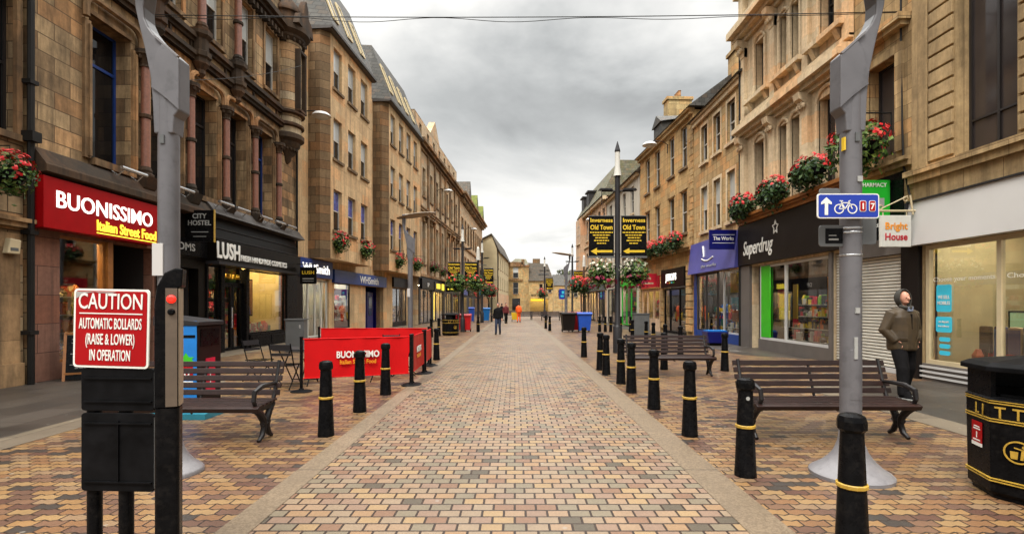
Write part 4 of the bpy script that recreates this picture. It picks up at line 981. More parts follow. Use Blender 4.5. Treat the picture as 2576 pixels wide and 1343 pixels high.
# ------------------------------------------------------------------ right side: banded stone store with the white fascia
B = BH = right_building('banded_stone_store', 'banded yellow stone store with tall dark window over a white fascia', 8.8, 10.95, 8.8, 2.0)
L = 8.95
m = MB(); hs = [(1.05, 2.25, 4.55, 10.2, .3), (4.6, 5.8, 4.55, 10.2, .3)]
wallpanel(m, 0, L, 3.8, 11.5, hs); shell(m, 0, L, 0, 11.5, 9)
wallpanel(m, 0, L, 0, 3.8, [(.25, L - .4, 0, 2.9, .3)]); m.build('wall', 's_rust', B)
m = MB()
z = 4.62
while z < 11.3:
    for a, b_ in ((.42, 1.0), (2.3, 4.55), (5.85, L)): m.box(a, b_, -.05, .01, z, z + .27)
    z += .315
m.box(0, .4, -.06, .01, 4.5, 11.4)
m.build('rusticated_blocks', 's_rust', B, bevel=.012)
m = MB(); cornice(m, 0, L, [(4.25, 4.4, .1), (4.4, 4.52, .18)]); m.build('string_course', 's_yellow', B)
m = MB(); cornice(m, 0, L, [(11.3, 11.6, .4)]); m.build('cornice', 's_yellow', B)
window(B, 1.65, 4.55, 1.2, 5.65, 'cross', rev=.3, frame='sashdark', pane='glassgrey', sill=None); window(B, 5.2, 4.55, 1.2, 5.65, 'cross', rev=.3, frame='sashdark', pane='glassgrey', sill=None)
M['roomolive'] = plain('olive yellow shop wall', H(196, 180, 136, .66), .8, var=.1)
room(B, .25, L - .4, .0, 2.9, 3.0, wall='roomolive', lamp='shoplightdim', floor='cream')
shopfront(B, .3, L - .45, .35, 2.86, .05, (1.9, 3.6, 5.3), 'cream', .085)
m = MB(); m.box(.25, L - .4, -.03, .2, 0, .35); m.build('stall_riser', 'riser', B)
m = MB()
for k in range(3): m.box(.2, L - .4, -.06, -.03, .06 + k * .1, .1 + k * .1)
m.build('riser_rail', 'fascia pale', B)
m = MB(); m.box(-.25, .22, -.1, 0, 0, 3.0); m.build('dark_pilaster', 'fascia dark', B)
m = MB(); m.box(1.05, 1.1, 1.5, 1.55, .4, 2.5); m.box(1.05, 3.2, 1.5, 1.55, 2.45, 2.5); m.build('display_frame', 'signred', B)
m = MB(); m.box(2.1, 8, 2.3, 2.36, .4, 1.4); m.build('back_panel', 'wood', B)
merchandise(B, .5, 8, 1.7, 2.1, .3, 1.5, 90, 'g_cool', True, 1.7); merchandise(B, .9, 8, .35, .5, .36, .6, 60, 'g_red', False, 1.1)
s = on(B, 'shop_sign', 'long blank pale grey fascia over the lit appliance shop', 'shop sign', 0, -.02, 2.87)
m = MB(); m.prism([(-.22, 0), (0, 0), (0, .95), (-.12, .95)], 'x', .03, L); m.build('sign_board', 'fascia pale', s)
m = MB(); m.box(.0, L, -.16, .02, .95, .985); m.box(0, .03, -.2, .0, 0, .95); m.build('edge_trim', 'darkgrey', s)
# what stands in its window
def poster(u, z, w_, h_, mats, lb, lines, y=.03):
    t = on(BH, 'window_poster', lb, 'poster', u, y, z)
    k = MB(); k.prism([(-w_ / 2, .03), (-w_ / 2 + .03, 0), (w_ / 2 - .03, 0), (w_ / 2, .03), (w_ / 2, h_ - .03), (w_ / 2 - .03, h_), (-w_ / 2 + .03, h_), (-w_ / 2, h_ - .03)], 'y', .0, .006); k.build('sheet', mats, t)
    for s_, sz, zz, wd in lines:
        text(s_, sz, 'letterwhite', t, (0, -.003, zz), width=wd, ext=.002, bold=.02)
    return t
poster(.72, 1.45, .36, .56, 'cyan', 'blue window poster reading We Sell Mobiles', [('WE SELL', .1, .27, .28), ('MOBILES', .1, .15, .3)])
poster(.72, 1.03, .38, .32, 'cyan', 'shorter cyan window poster below the mobiles poster', [('no deposit', .06, .2, .24), ('free delivery', .05, .11, .26)])
for k, z in enumerate((.84, .7, .56)):
    poster(.74, z, .26, .09, 'cyan', ['topmost small pale blue sticker under the cyan posters', 'middle small pale blue sticker under the cyan posters', 'lowest small pale blue sticker under the cyan posters'][k], [('', .05, .0, .2)][:0])
t = on(BH, 'window_lettering', 'white lettering across the shop glass reading Choose your moments', 'window lettering', 1.0, .04, 2.08)
text('Choose your moments', .13, 'letterwhite', t, (-.55, 0, 0), align='LEFT', width=1.35, ext=.001)
t = on(BH, 'window_lettering', 'white word Choose on the shop glass beside the right frame edge', 'window lettering', 2.05, .04, 2.08)
text('Choose', .13, 'letterwhite', t, (-.03, 0, 0), align='LEFT', width=.55, ext=.001)
t = on(BH, 'television', 'flat television with green screen standing in the shop window', 'television', 1.75, .95, .62)
m = MB(); m.box(-.62, .62, 0, .06, .12, .86); m.box(-.25, .25, -.1, .14, 0, .02); m.box(-.04, .04, .0, .05, .02, .14); m.build('case', 'black', t, bevel=.008)
m = MB(); m.box(-.58, .58, -.004, 0, .16, .82); M['tvscreen'] = glow('green screen', (.22, .3, .14), .5, (.1, .12, .08)); m.build('screen', 'tvscreen', t)
for u, mt, lb in ((1.2, 'black', 'black giant phone display standee in the shop window'), (1.5, 'navy', 'navy giant phone display standee in the shop window'), (1.78, 's_peach', 'pinkish giant phone display standee in the shop window')):
    t = on(BH, 'phone_standee', lb, 'display standee', u, .42, .36)
    m = MB(); m.box(-.13, .13, 0, .06, 0, .82); m.build('body', mt, t, bevel=.03)
    m = MB(); m.box(-.11, .11, -.004, 0, .06, .77); m.build('screen', {'black': 'glassdark', 'navy': 'skyblue', 's_peach': 'lavender'}[mt], t)
    m = MB(); m.box(-.1, .1, -.05, .2, -.01, .02); m.build('foot', 'darkgrey', t)
t = on(BH, 'washing_machine', 'white washing machine with round porthole at the right frame edge', 'washing machine', 2.25, .4, .36)
m = MB(); m.box(-.3, .3, 0, .6, 0, .85); m.build('cabinet', 'white', t, bevel=.015)
m = MB(); m.fring(0, .42, .19, .05, -.03, 0, 24); m.build('door_ring', 'silver', t); m = MB(); m.lathe([(.165, 0), (.12, .02)], 20); o = m.build('porthole', 'glassdark', t, rot=(PI / 2, 0, 0), loc=(0, -.005, .42)); m = MB(); m.box(-.27, .27, -.006, 0, .72, .82); m.build('control_panel', 'midgrey', t)

# ------------------------------------------------------------------ right side: yellow stone house with the hooded window, pharmacy unit below
B = Y = right_building('yellow_stone_house', 'yellow stone house with hooded window between white fascia store and cream facade', 8.8, 12.88, 8.8, 10.96)
L = 1.92
m = MB(); wallpanel(m, 0, L, 3.2, 11.5, [(.55, 1.45, 5.1, 7.35, .28)]); shell(m, 0, L, 0, 11.5, 9); wallpanel(m, 0, L, 0, 3.2, [(.12, 1.86, 0, 2.76, .18)]); m.build('wall', 's_yellow', B)
m = MB(); architrave(m, 1.0, 5.1, .9, 2.25, .2, .07); m.box(.2, 1.8, -.2, .02, 7.85, 7.95); m.box(.14, 1.86, -.3, .02, 7.95, 8.1); cornice(m, 0, L, [(4.7, 4.82, .12), (4.82, 4.9, .2)], ret=False); m.build('window_surround', 's_yellow', B)
window(B, 1.0, 5.1, .9, 2.25, 'plain', rev=.28, frame='sashdark', pane='glassgrey', sill=None)
m = MB(); m.box(.05, 1.65, -.02, .04, 3.22, 4.62); m.build('sign_recess', 'black', B)
m = MB(); m.box(0, 1.88, -.06, .1, 2.76, 3.2); m.build('shutter_box', 'riser', B)
m = MB()
z = .12
while z < 2.74: m.prism([(.1, z), (.06, z + .02), (.06, z + .055), (.1, z + .075)], 'x', .16, 1.82); z += .078
m.build('roller_shutter', 'shutter', B)
m = MB(); m.box(.12, .17, .02, .14, 0, 2.76); m.box(1.81, 1.86, .02, .14, 0, 2.76); m.box(.17, 1.81, .03, .14, 0, .11); m.build('shutter_guide', 'fascia pale', B)
m = MB(); path = [(1.62, -.05, 11), (1.62, -.05, 7.2), (1.66, -.05, 5.6), (1.70, -.05, 4.7), (1.95, -.08, 3.85)]; m.tube(path, .022, 6); m.build('wall_cable', 'pipe', B)
s = on(B, 'hanging_sign', 'green projecting pharmacy sign with small black panel beneath', 'sign', 1.25, -.05, 3.1)
m = MB(); m.box(-.05, .05, -.8, 0, .5, 1.4); m.build('sign_board', 'green', s, bevel=.01)
m = MB(); m.box(-.05, .05, -.8, 0, 0, .49); m.build('lower_panel', 'black', s, bevel=.01)
m = MB(); m.tube([(0, .1, 1.2), (0, -.05, 1.2)], .03, 6); m.tube([(0, .1, .3), (0, -.05, .3)], .03, 6); m.build('bracket', 'darkgrey', s)
text('PHARMACY', .13, 'letterwhite', s, (.056, -.4, 1.24), (PI / 2, 0, PI / 2), width=.62, ext=.003, bold=.01)
text('Superdrug', .13, 'letterwhite', s, (.056, -.4, .3), (PI / 2, 0, PI / 2), width=.6, ext=.003, shear=.2)
m = MB(); m.box(.05, .056, -.36, -.14, .78, .98); m.build('cross_badge', 'letterdim', s)
s = on(BH, 'hanging_sign', 'white hanging sign with orange and crimson letters on a scrolled bracket', 'sign', .22, -.2, 2.84)
m = MB(); m.box(-.03, .03, -.72, -.06, 0, .68); m.build('sign_board', 'white', s, bevel=.01)
m = MB(); m.tube([(0, .2, .78), (0, -.82, .78)], .025, 6); m.tube([(0, -.12, 1.1), (0, -.7, .82)], .014, 6); m.tube([(0, 0, .7), (0, -.06, 1.12)], .02, 6)
for cy_, cz_ in ((-.7, .86), (-.16, 1.04)): m.tube([(0, cy_ + .05 * math.cos(t_), cz_ + .05 * math.sin(t_)) for t_ in [k * .7 for k in range(9)]], .012, 5)
for q in (-.65, -.14): m.tube([(0, q, .78), (0, q, .66)], .012, 5)
m.build('bracket', 'cream', s)
M['orange'] = plain('orange lettering', H(240, 150, 20, .85), .5); M['crimson'] = plain('crimson lettering', H(190, 10, 40, .85), .5)
text('Bright', .21, 'orange', s, (.036, -.39, .38), (PI / 2, 0, PI / 2), width=.48, ext=.003, bold=.022)
text('House', .21, 'crimson', s, (.036, -.39, .15), (PI / 2, 0, PI / 2), width=.48, ext=.003, bold=.022, name='lower_lettering')

# ------------------------------------------------------------------ right side: cream ornate facade over the chemist
B = CR = right_building('cream_ornate_block', 'cream ornate facade with arched windows and deep cornices above a dark chemist fascia', 8.8, 19.15, 8.8, 12.9)
L = 6.25
bayc = [1.35, 3.28, 5.2]
low = [(bayc[0] - .36, bayc[0] + .36, 5.0, 7.5, .3), (bayc[1] - .62, bayc[1] - .1, 5.0, 7.5, .3), (bayc[1] + .1, bayc[1] + .62, 5.0, 7.5, .3), (bayc[2] - .42, bayc[2] + .42, 5.0, 7.5, .3)]
up = [(bayc[0] - .34, bayc[0] + .34, 9.2, 11.1, .28), (bayc[1] - .58, bayc[1] - .1, 9.2, 11.1, .28), (bayc[1] + .1, bayc[1] + .58, 9.2, 11.1, .28), (bayc[2] - .36, bayc[2] + .36, 9.2, 11.1, .28)]
m = MB(); wallpanel(m, 0, L, 4.6, 13.6, low + up); shell(m, 0, L, 0, 13.6, 9)
wallpanel(m, 0, L, 0, 4.6, [(.75, 1.3, 0, 3.0, .4), (1.3, 5.3, .0, 3.0, .25), (5.45, 6.1, 0, 3.0, .2)]); m.build('wall', 's_cream', B)
m = MB()
for hs in (low, up):
    for a, b_, c_, d_, r_ in hs:
        m.box(a - .1, a, -.07, .03, c_, d_ - .02); m.box(b_, b_ + .1, -.07, .03, c_, d_ - .02)
        cxm, rr = (a + b_) / 2, (b_ - a) / 2 + .05
        m.tube([(cxm - rr * math.cos(t_), -.04, d_ - .1 + rr * .75 * math.sin(t_)) for t_ in [k * PI / 8 for k in range(9)]], .06, 6)
        m.prism([(cxm - rr, d_ - .02)] + [(cxm - rr * math.cos(t_), d_ - .1 + rr * .75 * math.sin(t_)) for t_ in [k * PI / 8 for k in range(1, 8)]] + [(cxm + rr, d_ - .02)], 'y', -.02, .1)
cornice(m, -.1, L, [(7.85, 7.98, .12), (7.98, 8.12, .26), (8.12, 8.3, .42), (8.3, 8.42, .3), (8.55, 8.66, .14)], ret=False)
cornice(m, -.25, L, [(11.55, 11.7, .14), (11.7, 11.85, .34), (11.85, 12.1, .56), (12.1, 12.25, .42), (13.4, 13.65, .3)], ret=False)
for c in (.2, 2.35, 4.25, 6.1):
    m.box(c - .17, c + .17, -.14, .02, 4.95, 7.6); m.box(c - .15, c + .15, -.12, .02, 8.6, 11.3)
    for z in (7.62, 11.3):
        m.prism([(-.14, z - .35), (.02, z - .35), (.02, z + .28), (-.4, z + .28), (-.36, z + .1), (-.2, z - .02)], 'x', c - .15, c + .15)
        for q in range(5): m.ell((c + (q - 2) * .07, -.22, z - .1 + (q % 2) * .08), (.06, .07, .09), 6, 4)
    m.box(c - .17, c + .17, -.2, .02, 12.3, 13.4)
for c in bayc:
    m.box(c - .85, c + .85, -.26, .02, 9.02, 9.16)
    for q in (-.55, .55): m.prism([(-.22, 9.02), (.02, 9.02), (.02, 8.7), (-.08, 8.75)], 'x', c + q - .09, c + q + .09)
m.build('carved_trim', 's_cream', B)
for hs in (low, up):
    for a, b_, c_, d_, r_ in hs: window(B, (a + b_) / 2, c_, b_ - a, d_ - c_, 'sash', rev=r_, frame='sashdark', pane='glassgrey' if rnd.random() < .5 else 'glassdark', sill=None)
m = MB(); cornice(m, 0, L, [(4.6, 4.72, .22), (4.72, 4.8, .3), (4.8, 4.9, .38)], ret=False); m.build('shop_cornice', 'wood', B)
m = MB(); m.tube([(-.03, -.1, 0), (-.03, -.1, 11.6)], .06, 8); m.build('downpipe', 'pipe', B)
gabled(B, 0, L, 13.5, 16, 1, 9, 'slate')
s = on(B, 'shop_sign', 'dark chemist fascia with white script lettering and outlined star', 'shop sign', 0, -.02, 3.08)
m = MB(); m.box(-.05, L - .05, -.16, .02, 0, 1.5); m.build('sign_board', 'fascia dark', s, bevel=.008)
text('Superdrug', .72, 'letterwhite', s, (1.45, -.165, .36), width=2.15, shear=.25, bold=.012, ext=.008)
st = []
for k in range(10): rr = .24 if k % 2 == 0 else .11; st.append((2.72 + rr * math.sin(k * PI / 5) * .8, 1.08 + rr * math.cos(k * PI / 5)))
m = MB()
for k in range(10): m.bar((st[k][0], -.165, st[k][1]), (st[(k + 1) % 10][0], -.165, st[(k + 1) % 10][1]), .035, .02, up=(0, 1, 0))
m.build('star', 'letterwhite', s)
room(B, 1.3, 5.3, .0, 3.0, 2.6, wall='roomdark', lamp='shoplightwhite', floor='slab'); merchandise(B, 2.2, 5.1, .6, 1.1, .45, 2.0, 260, 'g_mix', True, 1.1)
shopfront(B, 1.3, 5.3, .38, 2.98, .05, (2.95,), 'fascia pale', .075)
m = MB(); m.box(1.3, 5.3, -.05, .2, 0, .38); m.build('stall_riser', 'riser', B)
for a_, b_, p_ in ((0, .72, .1), (5.3, 5.44, .06)): m = MB(); m.box(a_, b_, -p_, 0, 0, 3.05); m.build('pilaster', 'riser', B)
room(B, .75, 1.3, 0, 3.0, 1.5, wall='roomdark', lamp=None, floor='slab')
t = on(B, 'window_panel', 'tall bright green panel inside the chemist window', 'window panel', 1.70, .0, .46); m = MB(); m.box(-.3, .3, 0, .04, 0, 2.5); m.build('board', 'brightgreen', t)
for u, z, w_, h_, mt, lb in ((2.35, 1.5, .42, .6, 'crimson', 'red offer card hanging in the chemist window'), (2.62, .85, .5, .55, 'fascia pale', 'pale poster low in the chemist window'), (3.2, 1.15, .26, 1.1, 'letteryellow', 'tall yellow banner behind the chemist glass'), (5.0, 1.2, .3, 1.2, 'orange', 'orange banner near the chemist shutter')):
    t = on(B, 'window_poster', lb, 'poster', u, .2, z); m = MB(); m.box(-w_ / 2, w_ / 2, 0, .02, 0, h_); m.build('sheet', mt, t)
m = MB(); z = .1
while z < 2.95: m.prism([(.1, z), (.06, z + .02), (.06, z + .055), (.1, z + .075)], 'x', 5.47, 6.08); z += .078
m.build('roller_shutter', 'shutter', B)

# ------------------------------------------------------------------ right side: plain three storey house over the bookshop
B = R2 = right_building('sandstone_house', 'plain golden sandstone house with pale window margins above a lavender shop fascia', 8.8, 24.4, 8.8, 19.2)
L = 5.2
wc = [1.35, 2.78, 4.2]
hs = [(c - .37, c + .37, z, z + h_, .16) for c in wc for z, h_ in ((5.0, 2.05), (8.2, 1.7))]
m = MB(); wallpanel(m, 0, L, 4.5, 10.4, hs); shell(m, 0, L, 0, 10.4, 8); wallpanel(m, 0, L, 0, 4.5, [(.4, 4.95, 0, 3.05, .3)]); m.build('wall', 's_gold', B)
m = MB()
for a, b_, c_, d_, r_ in hs: architrave(m, (a + b_) / 2, c_, b_ - a, d_ - c_, .13, .02)
cornice(m, 0, L, [(10.2, 10.4, .12), (10.4, 10.5, .2)], ret=False); m.build('window_margin', 's_cream', B)
for a, b_, c_, d_, r_ in hs: window(B, (a + b_) / 2, c_, b_ - a, d_ - c_, 'sashblind' if c_ < 6 else 'sash', rev=.16, sill='s_cream')
gabled(B, 0, L, 10.5, 13.4, -.3, 8, 'slate'); list(chimney(B, .1, 2.6, 11, 13.8, .8, 1.6, 4, 's_gold'))
room(B, .4, 4.95, 0, 3.05, 2.4, wall='roomdark', lamp='shoplightwhite', floor='slab'); merchandise(B, .6, 4.8, .5, .9, .3, 1.6, 260, 'g_cool', True, 1.2)
shopfront(B, .4, 2.8, .4, 3.02, .05, (1.5,), 'sashdark'); shopfront(B, 3.4, 4.95, .4, 3.02, .05, (), 'fascia pale')
m = MB(); m.box(.4, 2.8, -.04, .2, 0, .4); m.box(3.4, 4.95, -.04, .2, 0, .4); m.box(.15, .4, -.06, 0, 0, 3.05); m.build('stall_riser', 'shopblue', B)
m = MB(); m.box(3.45, 4.9, .3, .34, 2.1, 2.9); m.build('window_poster', 'letteryellow', B); m = MB(); m.box(3.5, 4.8, .32, .36, 1.4, 1.9); m.build('window_poster', 'cyan', B)
m = MB(); m.box(3.6, 4.2, .3, .34, .9, 1.35); m.build('window_poster', 'orange', B)
s = on(B, 'shop_sign', 'lavender bookshop fascia with curved white smile mark', 'shop sign', 0, -.02, 3.05)
m = MB(); m.prism([(-.3, 0), (0, 0), (0, 1.45), (-.14, 1.45)], 'x', .02, L - .02); m.build('sign_board', 'lavender', s)
m = MB(); m.tube([(1.7 + k * .16, -.3 + (.52 + .0) * .11, .62 - .12 * math.sin(k * PI / 8)) for k in range(9)], .035, 6); m.bar((1.75, -.2, 1.2), (1.95, -.24, .7), .07, .03); m.build('smile_mark', 'letterwhite', s)
text('the works', .2, 'letterdim', s, (2.6, -.31, .2), width=1.7, rot=(PI / 2 - .11, 0, 0))
s = on(B, 'hanging_sign', 'navy projecting bookshop sign with white lettering', 'sign', 5.0, -.1, 3.75)
m = MB(); m.box(-.04, .04, -1.12, -.02, 0, .76); m.build('sign_board', 'navy', s, bevel=.01)
m = MB(); m.tube([(0, .1, .6), (0, -.05, .6)], .03, 6); m.tube([(0, .1, .15), (0, -.05, .15)], .03, 6); m.build('bracket', 'darkgrey', s)
text('The Works', .2, 'letterwhite', s, (.046, -.57, .36), (PI / 2, 0, PI / 2), width=.8, ext=.003, bold=.012)
m = MB(); m.box(.04, .046, -1.0, -.14, .24, .255); m.box(.04, .046, -1.0, -.14, .56, .575); m.build('rule', 'letterwhite', s)
t = thing('display_bin', 'navy goods tub standing outside the bookshop window', 'tub', (7.9, 19.6, 0)); m = MB(); m.prism([(-.35, .1), (.35, .1), (.42, .55), (-.42, .55)], 'y', -.3, .3); m.build('tub', 'navy', t, bevel=.02)
m = MB(); m.box(-.3, .3, -.25, .25, 0, .1); m.build('foot', 'black', t); m = MB(); m.box(-.36, .36, -.26, .26, .5, .6); m.build('contents', 'skyblue', t)

# ------------------------------------------------------------------ right side: honey stone house with the flower balcony
B = R3 = right_building('honey_stone_house', 'honey stone terrace house with quoined pier, flower ledge and two narrow shops', 8.37, 33.2, 8.8, 24.45)
L = 8.75
wc = [1.6, 3.45, 5.75, 7.5]
hs = [(c - .42, c + .42, z, z + 2.15, .16) for c in wc for z in (5.3, 8.65)]
m = MB(); wallpanel(m, 0, L, 4.4, 11.2, hs); shell(m, 0, L, 0, 11.2, 8)
wallpanel(m, 0, L, 0, 4.4, [(.6, 4.1, 0, 3.3, .3), (4.6, 7.9, 0, 3.3, .4)]); m.build('wall', 's_gold2', B)
m = MB(); z = 4.6
k = 0
while z < 11: m.box(L - (.5 if k % 2 else .34), L, -.04, 0, z, z + .3); z += .34; k += 1
cornice(m, 0, L, [(4.3, 4.45, .2), (4.45, 4.55, .3), (11.0, 11.2, .18), (11.2, 11.32, .3)], ret=False)
for c in wc: m.box(c - .55, c + .55, -.03, 0, 7.5, 7.78)
m.build('quoin', 's_gold', B)
for a, b_, c_, d_, r_ in hs: window(B, (a + b_) / 2, c_, b_ - a, d_ - c_, 'sash', rev=.16, sill='s_chamfer')
rf = gabled(B, 0, L, 11.3, 14.4, -.35, 8, 'slate'); list(chimney(B, 8.3, 3.2, 12, 15.2, .8, 1.8, 4)); list(chimney(B, .4, 2.4, 12, 15.0, .8, 1.6, 5, 's_far'))
for c in (2.6,):
    m = MB(); m.box(c - .7, c + .7, .3, 2.2, 11.4, 12.6); m.raw([(c - .85, .2, 12.6), (c + .85, .2, 12.6), (c + .85, 2.6, 13.0), (c - .85, 2.6, 13.0), (c, .2, 13.2), (c, 2.6, 13.3)], [(0, 1, 4), (1, 2, 5, 4), (0, 4, 5, 3), (0, 3, 2, 1)]); m.build('dormer', 'slate', rf)
m = MB(); z = .2
for x0 in (.1, 4.15, 8.0):
    z = .25
    while z < 3.3: m.box(x0, x0 + .4 + (.3 if x0 > 7 else 0), -.1, .0, z, z + .33); z += .38
m.build('banded_pier', 's_gold', B, bevel=.015)
room(B, .6, 4.1, 0, 3.3, 2, wall='room', lamp='shoplight'); merchandise(B, .8, 4.0, .6, 1.0, .5, 2.0, 160, 'g_red')
shopfront(B, .6, 4.1, .55, 2.6, .0, (1.7, 2.9), 's_peach', .2); m = MB(); m.box(.6, 4.1, -.04, .2, 0, .55); m.build('stall_riser', 's_peach', B)
room(B, 4.6, 7.9, 0, 3.3, 2, wall='roomdark', lamp='shoplightwhite', floor='slab'); merchandise(B, 4.8, 7.7, .9, 1.2, .3, 1.8, 60, 'g_mix')
shopfront(B, 4.6, 7.9, .05, 2.5, .05, (5.5, 6.9), 'black', .1)
s = on(B, 'shop_sign', 'dark red fascia over the peach framed shop', 'shop sign', 2.35, -.05, 2.62); m = MB(); m.box(-1.75, 1.75, -.12, .0, 0, .68); m.build('sign_board', 'crimson', s); m = MB(); m.box(-.9, .9, -.13, -.12, .2, .3); m.box(-.4, .4, -.13, -.12, .42, .5); m.build('sign_mark', 's_peach', s)
s = on(B, 'hanging_sign', 'dark red projecting board with pale mark before the peach shop', 'sign', 3.9, -.15, 2.7); m = MB(); m.box(-.04, .04, -1.15, -.05, 0, .72); m.build('sign_board', 'crimson', s); m = MB(); m.box(.04, .046, -.95, -.25, .1, .2); m.box(.04, .046, -.8, -.4, .36, .5); m.build('sign_mark', 's_peach', s)
s = on(B, 'shop_sign', 'black fascia with white capital letters and rainbow dots', 'shop sign', 6.25, -.05, 2.55); m = MB(); m.box(-1.7, 1.7, -.12, .0, 0, 1.0); m.build('sign_board', 'fascia black', s); text('JESSOPS', .5, 'lit white', s, (-.1, -.13, .38), width=1.6, bold=.03)
for q, mt in enumerate(('crimson', 'letteryellow', 'cyan', 'green')): m = MB(); m.box(-.7 + q * .3, -.5 + q * .3, -.13, -.12, .2, .28); m.build('coloured_dot', mt, s)

# ------------------------------------------------------------------ right side: white house, far curved terrace
B = R4 = right_building('white_house', 'white rendered house with brown slate roof beyond the honey stone terrace', 8.0, 43.2, 8.35, 33.3)
L = 9.85
wc = [1.5, 3.7, 5.9, 8.1]
hs = [(c - .45, c + .45, z, z + 1.9, .15) for c in wc for z in (5.2, 8.0)]
m = MB(); wallpanel(m, 0, L, 3.6, 10.5, hs); shell(m, 0, L, 0, 10.5, 8); wallpanel(m, 0, L, 0, 3.6, [(.5, 4.5, 0, 2.9, .3), (5.2, 9.3, 0, 2.9, .3)]); m.build('wall', 'render', B)
for a, b_, c_, d_, r_ in hs: window(B, (a + b_) / 2, c_, b_ - a, d_ - c_, 'sash', rev=.15, sill='s_cream')
m = MB(); cornice(m, 0, L, [(10.3, 10.5, .2), (3.6, 3.75, .2)], ret=False); m.build('cornice', 's_cream', B)
gabled(B, 0, L, 10.5, 14.2, -.35, 8, 'slatebrown', name='roof')
for x0, x1, mt in ((.5, 4.5, 'g_cool'), (5.2, 9.3, 'g_mix')):
    room(B, x0, x1, 0, 2.9, 1.8, wall='roomdark', lamp='shoplightwhite', floor='slab'); merchandise(B, x0 + .2, x1 - .2, .6, .9, .2, 2, 70, mt); shopfront(B, x0, x1, .1, 2.9, .04, (x0 + 1.3, x0 + 2.6), 'green' if x0 > 5 else 'sashdark')
s = on(B, 'shop_sign', 'green shop board on the white house', 'shop sign', 7.2, -.03, 2.92); m = MB(); m.box(-2, 2, -.1, 0, 0, .6); m.build('sign_board', 'green', s)
B = R5 = right_building('peach_terrace', 'far peach coloured terrace with dormered grey mansard and grey shop fascia', 7.35, 56, 7.95, 43.3)
L = 12.7
wc = [1.4, 4.2, 6.2, 8.2, 10.0, 11.8]
hs = [(c - .5, c + .5, z, z + 2.0, .18) for c in wc for z in (4.9, 8.2)]
m = MB(); wallpanel(m, 0, L, 3.6, 11.0, hs); shell(m, 0, L, 0, 11, 8); wallpanel(m, 0, L, 0, 3.6, [(c, c + 3.6, 0, 2.8, .3) for c in (.6, 4.8, 8.8)]); m.build('wall', 's_peach', B)
for a, b_, c_, d_, r_ in hs: window(B, (a + b_) / 2, c_, b_ - a, d_ - c_, 'sash', rev=.18, sill='s_cream')
m = MB(); cornice(m, 0, L, [(10.8, 11.1, .3), (3.6, 3.8, .25), (7.5, 7.65, .12)], ret=False); m.build('cornice', 's_cream', B)
m = MB(); m.raw([(0, -.4, 11.1), (L, -.4, 11.1), (L, 8, 11.1), (0, 8, 11.1), (.4, 1.4, 14.4), (L - .6, 1.4, 14.4), (L - .6, 6, 14.4), (.4, 6, 14.4)], [(0, 1, 5, 4), (1, 2, 6, 5), (4, 5, 6, 7), (3, 0, 4, 7), (2, 3, 7, 6)]); rf = m.build('roof', 'slategrey', B)
for c in (2.2, 5.0):
    m = MB(); m.box(c - .6, c + .6, -.1, 1.5, 11.3, 13.0); m.box(c - .75, c + .75, -.25, 1.6, 13.0, 13.15); m.build('dormer', 'sashdark', rf)
m = MB(); m.box(-.02, 2.9, -.45, 0, 3.2, 10.9); m.build('oriel', 's_peach', B)
for z in (4.9, 8.2): window(B, 1.5, z, 1.8, 1.9, 'sash', y=-.48, rev=.06, sill='s_cream', bars=1)
for c, wl_ in ((.6, 'room'), (4.8, 'room'), (8.8, 'roomdark')):
    room(B, c, c + 3.6, 0, 2.8, 1.8, wall=wl_, lamp='shoplight', floor='slab'); merchandise(B, c + .2, c + 3.4, .7, 1, .2, 2, 50, 'g_warm'); shopfront(B, c, c + 3.6, .1, 2.8, .04, (c + 1.2, c + 2.4), 'sashdark')
s = on(B, 'shop_sign', 'pale grey projecting fascia on the far peach terrace', 'shop sign', 8.2, -.05, 2.85); m = MB(); m.box(-4.2, 4.2, -.5, 0, 0, .85); m.build('sign_board', 'midgrey', s)

# ------------------------------------------------------------------ bollards
def bollard():
    t = thing('bollard', 'x', 'bollard', (0, 0, 0))
    m = MB(); m.lathe([(.1, 0), (.1, .03), (.097, .05), (.066, .80), (.066, .81)], 10, a0=.3); m.build('shaft', 'black', t, smooth=True)
    m = MB(); m.lathe([(.066, .80), (.084, .82), (.084, .868), (.074, .9), (.04, .915)], 10, a0=.3); m.build('cap', 'black', t)
    m = MB(); m.lathe([(.084, .45), (.09, .455), (.09, .475), (.084, .48)], 12); m.build('band', 'gold', t)
    return t
BO = bollard(); used = []
def put_bollard(x, z, label, group):
    o = BO if not used else copy_tree(BO)
    used.append(o); o.location = (x, z, 0); o['label'] = label; o['group'] = group; o.rotation_euler = (0, 0, rnd.uniform(0, 6))
RG = 'black bollards along the right road edge'
for i, (px, py) in enumerate([(2143, 1403), (1875, 1195), (1735, 1095), (1645, 1028), (1588, 987), (1562, 965), (1525, 942), (1510, 930), (1469, 898), (1383, 832), (1373, 826)]):
    x, z = G(px, py)
    put_bollard(x, z, ['nearest black bollard, cut by the bottom edge before the right lamp column', 'black bollard with pale sticker at the left end of the near right bench', 'third nearest black bollard of the right road edge row', 'fourth nearest black bollard of the right road edge row',
                       'fifth nearest bollard of the right row, before the middle bench', 'sixth nearest bollard of the right row, at the middle bench end', 'seventh bollard of the right row, left of the banner pole foot', 'eighth bollard of the right row, last of the close group',
                       'lone bollard on the right kerb before the blue wheeled bin', 'far bollard right of the road, the nearer of a pair', 'far bollard right of the road, the farther of a pair'][i], RG)
st_ = thing('sticker', 'small round pale sticker on the bollard beside the near bench', 'sticker', (used[1].location.x - .015, used[1].location.y - .083, .735)); m = MB(); m.lathe([(.018, 0), (.018, .004)], 10); m.build('disc', 'letterdim', st_, rot=(PI / 2, 0, 0))
LG = 'black bollards along the left road edge'
